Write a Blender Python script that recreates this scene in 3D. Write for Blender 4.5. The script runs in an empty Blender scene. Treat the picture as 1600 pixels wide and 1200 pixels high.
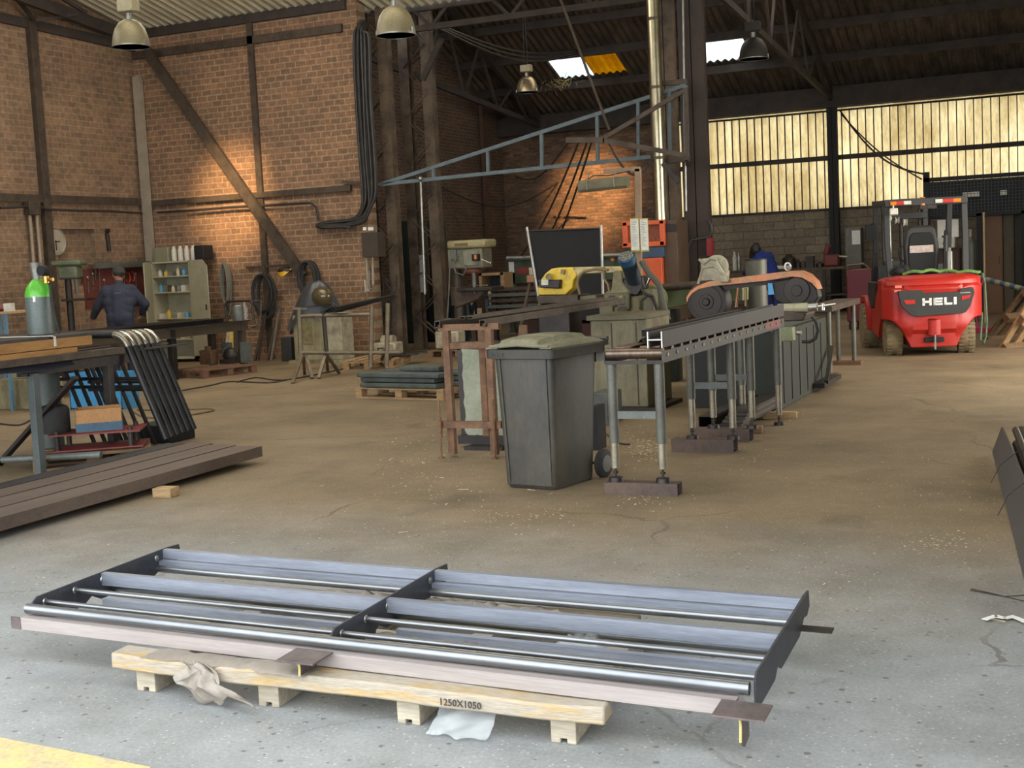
import bpy, math, random
from mathutils import Vector, Matrix, Quaternion
random.seed(7)
SC = bpy.context.scene
COL = SC.collection
PI = math.pi
# ---------------------------------------------------------------- camera
F = 2050.0; CH = 1.57
PITCH = math.atan(193 / F); ROLL = math.radians(2.8); YAW = math.radians(24.3)
FW = Vector((-math.sin(YAW) * math.cos(PITCH), math.cos(YAW) * math.cos(PITCH), -math.sin(PITCH)))
_r0 = FW.cross(Vector((0, 0, 1))).normalized(); _u0 = _r0.cross(FW)
CR = _r0 * math.cos(ROLL) - _u0 * math.sin(ROLL)
CU = _u0 * math.cos(ROLL) + _r0 * math.sin(ROLL)
CC = Vector((0, 0, CH))
cd = bpy.data.cameras.new('camera'); cam = bpy.data.objects.new('camera', cd); COL.objects.link(cam)
cd.sensor_width = 36; cd.lens = 36 * F / 1600; cd.clip_end = 200; cd.clip_start = 0.05
cam.matrix_world = Matrix(((CR.x, CU.x, -FW.x, 0), (CR.y, CU.y, -FW.y, 0), (CR.z, CU.z, -FW.z, CH), (0, 0, 0, 1)))
SC.camera = cam
# ---------------------------------------------------------------- world, light, exposure
SC.view_settings.view_transform = 'Standard'; SC.view_settings.look = 'None'
SC.view_settings.gamma = 1; SC.view_settings.exposure = 0.0
SC.view_settings.use_curve_mapping = False
W = bpy.data.worlds.new('world'); SC.world = W; W.use_nodes = True
bg = W.node_tree.nodes['Background']; bg.inputs[0].default_value = (0.90, 0.955, 1.0, 1); bg.inputs[1].default_value = 5.4

def light(name, kind, loc, energy, color=(1, 1, 1), size=1.0, sy=None, target=None, spot=None, blend=.5):
    d = bpy.data.lights.new(name, kind); o = bpy.data.objects.new(name, d); COL.objects.link(o)
    d.energy = energy; d.color = color; o.location = loc
    if kind == 'AREA':
        d.size = size
        if sy: d.shape = 'RECTANGLE'; d.size_y = sy
    else: d.shadow_soft_size = size
    if spot: d.spot_size = math.radians(spot); d.spot_blend = blend
    if target is not None:
        o.rotation_euler = (Vector(target) - Vector(loc)).to_track_quat('-Z', 'Y').to_euler()
    return o
light('fill_light_front', 'AREA', (-6.5, 10, 8.0), 470, (1, .93, .80), 9, 7, (-6.5, 10, 0))  # added warm fill under the front roof
light('fill_light_left', 'AREA', (-11.5, 15.5, 6.6), 330, (1, .91, .76), 5, 5, (-12.2, 16.2, 0))  # added fill without a body, brightens the left bay
light('fill_light_back', 'AREA', (-6, 24.5, 7.6), 210, (1, .90, .76), 8, 4, (-6, 24.5, 0))  # added fill for the dark back bay, no real source behind it
light('side_door_light', 'AREA', (2.3, 16.5, 2.2), 360, (1, .88, .68), 5, 3, (-1, 16.5, 0.2))
light('sunbeam_on_brick', 'SPOT', (-12.6, 13.5, 7.2), 8500, (1, .66, .33), .25, None, (-14.4, 20, 2.95), 15, 1)
light('sunbeam_on_back_wall', 'SPOT', (-9.5, 25.5, 6.9), 11000, (1, .58, .26), .3, None, (-11.9, 32, 3.1), 20, 1)
light('sunbeam_on_side_wall', 'SPOT', (-12.6, 22.0, 7.6), 700, (1, .85, .66), .1, None, (-14.4, 27.7, 5.6), 14, 1)
# ---------------------------------------------------------------- pixel ray helpers: where a surface of the place lies
def ray(px, py): return (FW * F + CR * (px - 800) + CU * (600 - py)).normalized()
def G(px, py, z=0.0): d = ray(px, py); return CC + d * ((z - CH) / d.z)
def PX(px, py, x): d = ray(px, py); return CC + d * (x / d.x)
def PY(px, py, y): d = ray(px, py); return CC + d * (y / d.y)
def AT(px, py, k): d = ray(px, py); return CC + d * (k / d.dot(FW))
# ---------------------------------------------------------------- mesh builder
def V(*a): return Vector(a)
class MB:
    def __init__(s): s.v = []; s.f = []
    def add(s, vs, fs):
        b = len(s.v); s.v += [Vector(v) for v in vs]; s.f += [tuple(b + i for i in f) for f in fs]; return s
    def box(s, c, d, rz=0.0, rx=0.0, ry=0.0):
        from mathutils import Euler
        R = Euler((rx, ry, rz)).to_matrix(); c = Vector(c); x, y, z = d[0] / 2, d[1] / 2, d[2] / 2
        vs = [c + R @ Vector(p) for p in ((-x, -y, -z), (x, -y, -z), (x, y, -z), (-x, y, -z), (-x, -y, z), (x, -y, z), (x, y, z), (-x, y, z))]
        return s.add(vs, [(0, 3, 2, 1), (4, 5, 6, 7), (0, 1, 5, 4), (1, 2, 6, 5), (2, 3, 7, 6), (3, 0, 4, 7)])
    def bb(s, a, b):
        return s.box([(a[i] + b[i]) / 2 for i in range(3)], [abs(a[i] - b[i]) for i in range(3)])
    def frame(s, p0, p1, up=(0, 0, 1)):
        z = (Vector(p1) - Vector(p0)); L = z.length; z.normalize(); u = Vector(up)
        if abs(z.dot(u)) > .97: u = Vector((0, 1, 0))
        x = z.cross(u).normalized(); y = x.cross(z)
        return z, x, y, L
    def extr(s, p0, p1, poly, up=(0, 0, 1), cap=True, taper=1.0):
        # poly: 2D outline (x = sideways, y = towards up), extruded from p0 to p1
        z, x, y, L = s.frame(p0, p1, up); n = len(poly); vs = []
        for P, k in ((Vector(p0), 1), (Vector(p1), taper)): vs += [P + x * (a * k) + y * (b * k) for a, b in poly]
        fs = [(i, (i + 1) % n, n + (i + 1) % n, n + i) for i in range(n)]
        if cap: fs += [tuple(range(n - 1, -1, -1)), tuple(range(n, 2 * n))]
        return s.add(vs, fs)
    def beam(s, p0, p1, w, h, up=(0, 0, 1)):
        return s.extr(p0, p1, [(-w / 2, -h / 2), (w / 2, -h / 2), (w / 2, h / 2), (-w / 2, h / 2)], up)
    def rhs(s, p0, p1, w, h, t=.004, up=(0, 0, 1)):      # hollow rectangular tube with open ends
        z, x, y, L = s.frame(p0, p1, up); vs = []
        for P in (Vector(p0), Vector(p1)):
            for (a, b) in ((w / 2, h / 2), (w / 2 - t, h / 2 - t)):
                vs += [P + x * (a * i) + y * (b * j) for i, j in ((-1, -1), (1, -1), (1, 1), (-1, 1))]
        fs = []
        for i in range(4):
            j = (i + 1) % 4
            fs += [(i, j, 8 + j, 8 + i), (4 + j, 4 + i, 12 + i, 12 + j), (j, i, 4 + i, 4 + j), (8 + i, 8 + j, 12 + j, 12 + i)]
        return s.add(vs, fs)
    def hbeam(s, p0, p1, w, h, t=.006, up=(0, 0, 1)):   # flanges vertical plates at both sides, web between
        a, b = w / 2, h / 2
        return s.extr(p0, p1, [(-a, -b), (-a + t, -b), (-a + t, -t / 2), (a - t, -t / 2), (a - t, -b), (a, -b), (a, b), (a - t, b), (a - t, t / 2), (-a + t, t / 2), (-a + t, b), (-a, b)], up)
    def ibeam(s, p0, p1, w, h, t=.008, up=(0, 0, 1)):
        a, b = w / 2, h / 2
        return s.extr(p0, p1, [(-a, -b), (a, -b), (a, -b + t), (t / 2, -b + t), (t / 2, b - t), (a, b - t), (a, b), (-a, b), (-a, b - t), (-t / 2, b - t), (-t / 2, -b + t), (-a, -b + t)], up)
    def chan(s, p0, p1, w, h, t=.006, up=(0, 0, 1)):    # channel, web at the -x side
        a, b = w / 2, h / 2
        return s.extr(p0, p1, [(-a, -b), (a, -b), (a, -b + t), (-a + t, -b + t), (-a + t, b - t), (a, b - t), (a, b), (-a, b)], up)
    def angle(s, p0, p1, w, h, t=.006, up=(0, 0, 1)):
        return s.extr(p0, p1, [(0, 0), (w, 0), (w, t), (t, t), (t, h), (0, h)], up)
    def cyl(s, p0, p1, r0, r1=None, n=16, cap=True):
        r1 = r0 if r1 is None else r1
        z, x, y, L = s.frame(p0, p1); vs = []
        for P, r in ((Vector(p0), r0), (Vector(p1), r1)):
            vs += [P + x * (r * math.cos(2 * PI * i / n)) + y * (r * math.sin(2 * PI * i / n)) for i in range(n)]
        fs = [(i, (i + 1) % n, n + (i + 1) % n, n + i) for i in range(n)]
        if cap: fs += [tuple(range(n - 1, -1, -1)), tuple(range(n, 2 * n))]
        return s.add(vs, fs)
    def pipe(s, p0, p1, r, t=.004, n=20):               # hollow round tube
        z, x, y, L = s.frame(p0, p1); vs = []
        for P in (Vector(p0), Vector(p1)):
            for q in (r, r - t): vs += [P + x * (q * math.cos(2 * PI * i / n)) + y * (q * math.sin(2 * PI * i / n)) for i in range(n)]
        fs = []
        for i in range(n):
            j = (i + 1) % n
            fs += [(i, j, 2 * n + j, 2 * n + i), (n + j, n + i, 3 * n + i, 3 * n + j), (j, i, n + i, n + j), (2 * n + i, 2 * n + j, 3 * n + j, 3 * n + i)]
        return s.add(vs, fs)
    def tube(s, pts, r, n=8, cap=True, rs=None):
        pts = [Vector(p) for p in pts]; m = len(pts); vs = []; fs = []
        T = [(pts[min(i + 1, m - 1)] - pts[max(i - 1, 0)]).normalized() for i in range(m)]
        x = T[0].orthogonal().normalized()
        for i in range(m):
            x = (x - T[i] * x.dot(T[i])).normalized(); y = T[i].cross(x); q = rs[i] if rs else r
            vs += [pts[i] + x * (q * math.cos(2 * PI * j / n)) + y * (q * math.sin(2 * PI * j / n)) for j in range(n)]
        for i in range(m - 1):
            for j in range(n):
                k = (j + 1) % n; fs.append((i * n + j, i * n + k, (i + 1) * n + k, (i + 1) * n + j))
        if cap: fs += [tuple(range(n - 1, -1, -1)), tuple(range((m - 1) * n, m * n))]
        return s.add(vs, fs)
    def lathe(s, prof, o, n=24, axis=(0, 0, 1), cap=True):   # prof: (radius, height along the axis)
        o = Vector(o); z = Vector(axis).normalized(); x = z.orthogonal().normalized(); y = z.cross(x); vs = []; fs = []; m = len(prof)
        for r, h in prof: vs += [o + z * h + x * (r * math.cos(2 * PI * i / n)) + y * (r * math.sin(2 * PI * i / n)) for i in range(n)]
        for i in range(m - 1):
            for j in range(n):
                k = (j + 1) % n; fs.append((i * n + j, i * n + k, (i + 1) * n + k, (i + 1) * n + j))
        if cap: fs += [tuple(range(n - 1, -1, -1)), tuple(range((m - 1) * n, m * n))]
        return s.add(vs, fs)
    def ball(s, c, r, n=14, m=9):
        r = (r, r, r) if not hasattr(r, '__len__') else r; c = Vector(c); vs = []; fs = []
        for i in range(m + 1):
            a = -PI / 2 + PI * i / m
            for j in range(n):
                b = 2 * PI * j / n; vs.append(c + Vector((r[0] * math.cos(a) * math.cos(b), r[1] * math.cos(a) * math.sin(b), r[2] * math.sin(a))))
        for i in range(m):
            for j in range(n):
                k = (j + 1) % n; fs.append((i * n + j, i * n + k, (i + 1) * n + k, (i + 1) * n + j))
        return s.add(vs, fs)
    def capsule(s, p0, p1, r0, r1, n=12):
        p0 = Vector(p0); p1 = Vector(p1); d = (p1 - p0); L = d.length; d = d / L; pts = []; rs = []
        for i in range(5):
            a = PI / 2 * i / 4; pts.append(p0 - d * r0 * math.cos(a)); rs.append(max(r0 * math.sin(a), .001))
        for i in range(5):
            a = PI / 2 * i / 4; pts.append(p1 + d * r1 * math.sin(a)); rs.append(max(r1 * math.cos(a), .001))
        return s.tube(pts, 0, n, True, rs)
    def grid(s, fn, nu, nv, closed=False):
        vs = [fn(i / nu, j / nv) for i in range(nu + 1) for j in range(nv + 1)]
        fs = [(i * (nv + 1) + j, (i + 1) * (nv + 1) + j, (i + 1) * (nv + 1) + j + 1, i * (nv + 1) + j + 1) for i in range(nu) for j in range(nv)]
        return s.add(vs, fs)
    def sheet(s, fn, nu, nv, off):                        # a grid with thickness: off(Vector) is the back surface
        n = (nu + 1) * (nv + 1)
        a = [Vector(fn(i / nu, j / nv)) for i in range(nu + 1) for j in range(nv + 1)]; b = [p + Vector(off) for p in a]
        q = [(i * (nv + 1) + j, (i + 1) * (nv + 1) + j, (i + 1) * (nv + 1) + j + 1, i * (nv + 1) + j + 1) for i in range(nu) for j in range(nv)]
        fs = q + [tuple(n + k for k in reversed(f)) for f in q]
        rim = [(i * (nv + 1)) for i in range(nu + 1)] + [nu * (nv + 1) + j for j in range(1, nv + 1)] + [i * (nv + 1) + nv for i in range(nu - 1, -1, -1)] + [j for j in range(nv - 1, 0, -1)]
        for i in range(len(rim)):
            u, w = rim[i], rim[(i + 1) % len(rim)]; fs.append((w, u, n + u, n + w))
        return s.add(a + b, fs)
    def slab(s, x0, x1, nx, nz, zb, zt, yb, yf):          # relief block: columns in x from zb(x) to zt(x), rear face yb(x,z), front yf(x,z)
        a = []; b = []
        for i in range(nx + 1):
            x = x0 + (x1 - x0) * i / nx; lo, hi = zb(x), zt(x)
            for j in range(nz + 1):
                z = lo + (hi - lo) * j / nz; a.append(Vector((x, yb(x, z), z))); b.append(Vector((x, yf(x, z), z)))
        nv = nz; n = len(a)
        q = [(i * (nv + 1) + j, (i + 1) * (nv + 1) + j, (i + 1) * (nv + 1) + j + 1, i * (nv + 1) + j + 1) for i in range(nx) for j in range(nv)]
        fs = q + [tuple(n + k for k in reversed(f)) for f in q]
        rim = [(i * (nv + 1)) for i in range(nx + 1)] + [nx * (nv + 1) + j for j in range(1, nv + 1)] + [i * (nv + 1) + nv for i in range(nx - 1, -1, -1)] + [j for j in range(nv - 1, 0, -1)]
        for i in range(len(rim)):
            u, w = rim[i], rim[(i + 1) % len(rim)]; fs.append((w, u, n + u, n + w))
        return s.add(a + b, fs)
    def plate(s, poly, y0, y1):                            # polygon in (x,z) extruded from y0 to y1
        n = len(poly); vs = [(a, y0, b) for a, b in poly] + [(a, y1, b) for a, b in poly]
        fs = [(i, (i + 1) % n, n + (i + 1) % n, n + i) for i in range(n)] + [tuple(range(n - 1, -1, -1)), tuple(range(n, 2 * n))]
        return s.add(vs, fs)
    def platex(s, poly, x0, x1):                           # polygon in (y,z) extruded from x0 to x1
        n = len(poly); vs = [(x0, a, b) for a, b in poly] + [(x1, a, b) for a, b in poly]
        fs = [(i, (i + 1) % n, n + (i + 1) % n, n + i) for i in range(n)] + [tuple(range(n - 1, -1, -1)), tuple(range(n, 2 * n))]
        return s.add(vs, fs)
    def platez(s, poly, z0, z1):
        n = len(poly); vs = [(a, b, z0) for a, b in poly] + [(a, b, z1) for a, b in poly]
        fs = [(i, (i + 1) % n, n + (i + 1) % n, n + i) for i in range(n)] + [tuple(range(n - 1, -1, -1)), tuple(range(n, 2 * n))]
        return s.add(vs, fs)
    def xf(s, M): s.v = [M @ v for v in s.v]; return s
WM = {}
SKEW = {}   # things that stand slightly out of square
def build(name, mb, m, parent=None, bevel=0, local=False, subsurf=0, mods=None):
    me = bpy.data.meshes.new(name)
    vs = mb.v
    if parent is not None and not local:
        inv = WM[parent.name].inverted(); vs = [inv @ v for v in vs]
    k_ = parent
    while k_ is not None and k_.name not in SKEW and k_.parent is not None: k_ = k_.parent
    if local and k_ is not None and k_.name in SKEW: q_ = SKEW[k_.name]; vs = [Vector((v[0] - q_ * v[1], v[1], v[2])) for v in vs]
    me.from_pydata([tuple(v) for v in vs], [], mb.f)
    import bmesh
    b = bmesh.new(); b.from_mesh(me); bmesh.ops.recalc_face_normals(b, faces=b.faces); b.to_mesh(me); b.free()
    me.materials.append(m)
    me.polygons.foreach_set('use_smooth', [True] * len(me.polygons))
    me.set_sharp_from_angle(angle=math.radians(35))
    o = bpy.data.objects.new(name, me); COL.objects.link(o)
    if parent is not None: o.parent = parent; WM[o.name] = WM[parent.name].copy()
    else: WM[o.name] = Matrix.Identity(4)
    if bevel:
        q = o.modifiers.new('bevel', 'BEVEL'); q.width = bevel; q.segments = 2; q.limit_method = 'ANGLE'; q.angle_limit = math.radians(50)
    if mods: mods(o)
    return o
def tag(o, label, cat, group=None, kind=None):
    if label: o['label'] = label
    if cat: o['category'] = cat
    if group: o['group'] = group
    if kind: o['kind'] = kind
    return o
def thing(name, label, cat, loc=(0, 0, 0), rz=0.0, group=None):
    o = bpy.data.objects.new(name, None); COL.objects.link(o); o.empty_display_size = .1
    o.location = loc; o.rotation_euler = (0, 0, rz)
    WM[o.name] = Matrix.Translation(Vector(loc)) @ Matrix.Rotation(rz, 4, 'Z')
    return tag(o, label, cat, group)
def single(name, mb, m, label, cat, group=None, bevel=0, kind=None):
    # a thing of one mesh, its origin at the middle of its base
    xs = [v.x for v in mb.v]; ys = [v.y for v in mb.v]; zs = [v.z for v in mb.v]
    c = Vector(((min(xs) + max(xs)) / 2, (min(ys) + max(ys)) / 2, min(zs)))
    mb.v = [v - c for v in mb.v]
    o = build(name, mb, m, None, bevel); o.location = c; WM[o.name] = Matrix.Translation(c)
    return tag(o, label, cat, group, kind)
def struct(name, mb, m, parent=None):
    o = build(name, mb, m, parent)
    if parent is None: o['kind'] = 'structure'
    return o
def dup(root, loc, rz=None, label=None, group=None):
    r = root.copy(); COL.objects.link(r); r.location = loc
    if rz is not None: r.rotation_euler = (0, 0, rz)
    if label: r['label'] = label
    if group: r['group'] = group
    for ch in list(root.children):
        c = ch.copy(); COL.objects.link(c); c.parent = r
        for g in list(ch.children):
            d = g.copy(); COL.objects.link(d); d.parent = c
    return r
# ---------------------------------------------------------------- materials
def lin(c):
    return tuple(((x / 255) / 12.92 if x / 255 <= .04045 else ((x / 255 + .055) / 1.055) ** 2.4) for x in c) + (1,)
MC = {}
def mat(name, c, rough=.6, metal=0.0, c2=None, scale=6.0, amt=.5, bump=.0, bscale=60, fine=.12, stretch=None, thr=(.4, .65), emit=0, alpha=1):
    if name in MC: return MC[name]
    m = bpy.data.materials.new(name); m.use_nodes = True; nt = m.node_tree; N = nt.nodes; L = nt.links
    p = N['Principled BSDF']; MC[name] = m
    tc = N.new('ShaderNodeTexCoord'); mp = N.new('ShaderNodeMapping'); L.new(tc.outputs['Object'], mp.inputs[0])
    if stretch: mp.inputs['Scale'].default_value = stretch
    n1 = N.new('ShaderNodeTexNoise'); n1.inputs['Scale'].default_value = scale; n1.inputs['Detail'].default_value = 6; n1.inputs['Roughness'].default_value = .65
    L.new(mp.outputs[0], n1.inputs[0])
    cr = N.new('ShaderNodeValToRGB'); cr.color_ramp.elements[0].position = thr[0]; cr.color_ramp.elements[1].position = thr[1]
    L.new(n1.outputs[0], cr.inputs[0])
    a = lin(c); b = lin(c2) if c2 else tuple(x * .6 for x in a[:3]) + (1,)
    b = tuple(a[i] + (b[i] - a[i]) * amt for i in range(3)) + (1,)
    cr.color_ramp.elements[0].color = a; cr.color_ramp.elements[1].color = b
    n2 = N.new('ShaderNodeTexNoise'); n2.inputs['Scale'].default_value = bscale; n2.inputs['Detail'].default_value = 4
    L.new(mp.outputs[0], n2.inputs[0])
    mx = N.new('ShaderNodeMix'); mx.data_type = 'RGBA'; mx.blend_type = 'MULTIPLY'; mx.inputs[0].default_value = 1
    mr = N.new('ShaderNodeMapRange'); mr.inputs[1].default_value = .3; mr.inputs[2].default_value = .7; mr.inputs[3].default_value = 1 - fine; mr.inputs[4].default_value = 1 + fine
    L.new(n2.outputs[0], mr.inputs[0]); L.new(cr.outputs[0], mx.inputs[6]); L.new(mr.outputs[0], mx.inputs[7])
    L.new(mx.outputs[2], p.inputs['Base Color'])
    p.inputs['Roughness'].default_value = rough; p.inputs['Metallic'].default_value = metal
    if alpha < 1: p.inputs['Alpha'].default_value = alpha
    if emit: L.new(mx.outputs[2], p.inputs['Emission Color']); p.inputs['Emission Strength'].default_value = emit
    if bump:
        bp = N.new('ShaderNodeBump'); bp.inputs['Strength'].default_value = bump; bp.inputs['Distance'].default_value = .01
        L.new(n2.outputs[0], bp.inputs['Height']); L.new(bp.outputs[0], p.inputs['Normal'])
    return m
def brickmat(name, c1, c2, mortar, bw, bh, plane, ms=.012, offset=.5, grime=(70, 60, 52), gamt=.55, bump=.6, spots=True):
    m = bpy.data.materials.new(name); m.use_nodes = True; nt = m.node_tree; N = nt.nodes; L = nt.links; p = N['Principled BSDF']
    tc = N.new('ShaderNodeTexCoord'); sp = N.new('ShaderNodeSeparateXYZ'); cb = N.new('ShaderNodeCombineXYZ')
    L.new(tc.outputs['Object'], sp.inputs[0]); L.new(sp.outputs[0 if plane == 'x' else 1], cb.inputs[0]); L.new(sp.outputs[2], cb.inputs[1])
    wn = N.new('ShaderNodeTexNoise'); wn.inputs['Scale'].default_value = 2.2; L.new(tc.outputs['Object'], wn.inputs[0])
    va = N.new('ShaderNodeVectorMath'); va.operation = 'MULTIPLY_ADD'; L.new(wn.outputs[1], va.inputs[0]); va.inputs[1].default_value = (.02, .02, 0); L.new(cb.outputs[0], va.inputs[2])
    br = N.new('ShaderNodeTexBrick'); L.new(va.outputs[0], br.inputs[0]); br.offset = offset
    br.inputs['Scale'].default_value = 1; br.inputs['Brick Width'].default_value = bw; br.inputs['Row Height'].default_value = bh
    br.inputs['Mortar Size'].default_value = ms; br.inputs['Mortar Smooth'].default_value = .35; br.inputs['Bias'].default_value = 0
    br.inputs['Color1'].default_value = lin(c1); br.inputs['Color2'].default_value = lin(c2); br.inputs['Mortar'].default_value = lin(mortar)
    n1 = N.new('ShaderNodeTexNoise'); n1.inputs['Scale'].default_value = .9; n1.inputs['Detail'].default_value = 7; n1.inputs['Roughness'].default_value = .7; L.new(tc.outputs['Object'], n1.inputs[0])
    r1 = N.new('ShaderNodeMapRange'); r1.inputs[1].default_value = .38; r1.inputs[2].default_value = .72; r1.inputs[4].default_value = gamt; L.new(n1.outputs[0], r1.inputs[0])
    m1 = N.new('ShaderNodeMix'); m1.data_type = 'RGBA'; L.new(r1.outputs[0], m1.inputs[0]); L.new(br.outputs[0], m1.inputs[6]); m1.inputs[7].default_value = lin(grime)
    n2 = N.new('ShaderNodeTexNoise'); n2.inputs['Scale'].default_value = 14; n2.inputs['Detail'].default_value = 5; L.new(tc.outputs['Object'], n2.inputs[0])
    r2 = N.new('ShaderNodeMapRange'); r2.inputs[1].default_value = .3; r2.inputs[2].default_value = .7; r2.inputs[3].default_value = .78; r2.inputs[4].default_value = 1.2; L.new(n2.outputs[0], r2.inputs[0])
    m2 = N.new('ShaderNodeMix'); m2.data_type = 'RGBA'; m2.blend_type = 'MULTIPLY'; m2.inputs[0].default_value = 1; L.new(m1.outputs[2], m2.inputs[6]); L.new(r2.outputs[0], m2.inputs[7])
    out = m2.outputs[2]
    if spots:   # pale mortar smears
        n3 = N.new('ShaderNodeTexNoise'); n3.inputs['Scale'].default_value = 1.7; n3.inputs['Detail'].default_value = 8; n3.inputs['Roughness'].default_value = .75; L.new(tc.outputs['Object'], n3.inputs[0])
        r3 = N.new('ShaderNodeMapRange'); r3.inputs[1].default_value = .62; r3.inputs[2].default_value = .74; r3.inputs[4].default_value = .5; L.new(n3.outputs[0], r3.inputs[0])
        m3 = N.new('ShaderNodeMix'); m3.data_type = 'RGBA'; L.new(r3.outputs[0], m3.inputs[0]); L.new(out, m3.inputs[6]); m3.inputs[7].default_value = lin((150, 138, 118)); out = m3.outputs[2]
    L.new(out, p.inputs['Base Color']); p.inputs['Roughness'].default_value = .9
    bp = N.new('ShaderNodeBump'); bp.inputs['Strength'].default_value = bump; bp.inputs['Distance'].default_value = .012
    sb = N.new('ShaderNodeMath'); sb.operation = 'MULTIPLY_ADD'; L.new(br.outputs['Fac'], sb.inputs[0]); sb.inputs[1].default_value = -1; L.new(n2.outputs[0], sb.inputs[2])
    L.new(sb.outputs[0], bp.inputs['Height']); L.new(bp.outputs[0], p.inputs['Normal'])
    return m
steel = mat('mill_scale_steel', (88, 92, 100), .38, .85, (60, 62, 68), 5, .7, .05, 90)
steel_lt = mat('bright_drawn_steel', (150, 156, 168), .3, .85, (104, 110, 122), 4, .7, .04, 90, stretch=(.3, 3, 3))
dark_steel = mat('dark_steel', (52, 48, 47), .5, .6, (74, 66, 60), 5, .6, .05)
black_steel = mat('black_painted_steel', (32, 31, 32), .42, .3, (48, 45, 44), 5, .6)
grimy_steel = mat('grimy_brown_steel', (86, 74, 62), .65, .35, (58, 50, 44), 6, .8, .1)
rust = mat('rusty_brown_steel', (128, 96, 70), .75, .25, (84, 60, 48), 7, .8, .15)
column_paint = mat('column_brown_paint', (106, 90, 72), .7, .1, (52, 42, 37), 3, .9, .1)
roof_steel = mat('sooty_roof_steel', (66, 57, 51), .8, .1, (44, 38, 35), 3, .8)
chrome = mat('chrome_steel', (205, 203, 196), .2, 1, (170, 165, 155), 8, .5)
galv = mat('galvanised_steel', (168, 166, 158), .38, .8, (130, 126, 118), 5, .7)
grey_paint = mat('grey_green_paint', (100, 103, 97), .5, .2, (78, 80, 76), 6, .8, .05)
cream = mat('grimy_cream_paint', (150, 142, 110), .55, .1, (92, 84, 60), 4, .9, .08, stretch=(1, 1, .35))
beige = mat('beige_machine_paint', (168, 160, 136), .55, .1, (110, 100, 80), 5, .8)
green_paint = mat('machine_green_paint', (74, 88, 68), .55, .1, (48, 54, 44), 4, .9, .05)
dkgreen = mat('dark_green_paint', (44, 58, 50), .6, .1, (30, 38, 34), 3, .8)
olive = mat('olive_green_paint', (122, 132, 90), .55, .1, (66, 68, 48), 4, .9)
rubber = mat('black_rubber', (34, 33, 33), .75, 0, (50, 47, 44), 8, .6)
cable_m = mat('black_cable', (44, 42, 42), .5, 0, (66, 62, 58), 8, .6)
wood = mat('pale_pallet_wood', (176, 146, 106), .8, 0, (136, 108, 74), 9, .8, .15, stretch=(.35, 3, 3))
wood_y = mat('weathered_pine', (172, 162, 142), .85, 0, (136, 126, 110), 7, .9, .25, 50, stretch=(.3, 2.5, 2.5))
wood_red = mat('red_brown_wood', (116, 84, 64), .85, 0, (84, 60, 46), 8, .8, .15, stretch=(.35, 3, 3))
wood_dark = mat('old_brown_wood', (126, 98, 70), .85, 0, (90, 68, 48), 8, .8, .15, stretch=(.35, 3, 3))
white = mat('off_white', (206, 202, 190), .6, 0, (170, 164, 148), 6, .6)
paper = mat('white_paper', (225, 223, 214), .8, 0, (200, 198, 188), 10, .4)
blackm = mat('matt_black', (22, 22, 23), .8, 0, (32, 31, 31), 5, .5)

def RC(px0, py0, px1, py1, y):    # a rectangle seen at depth plane y: x0, x1, z0, z1
    cx, cy = (px0 + px1) / 2, (py0 + py1) / 2
    return PY(px0, cy, y).x, PY(px1, cy, y).x, PY(cx, py1, y).z, PY(cx, py0, y).z
def BXR_(mb, r, y, d):
    x0, x1, z0, z1 = RC(*r, y); return mb.bb((x0, y, z0), (x1, y + d, z1))
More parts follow.
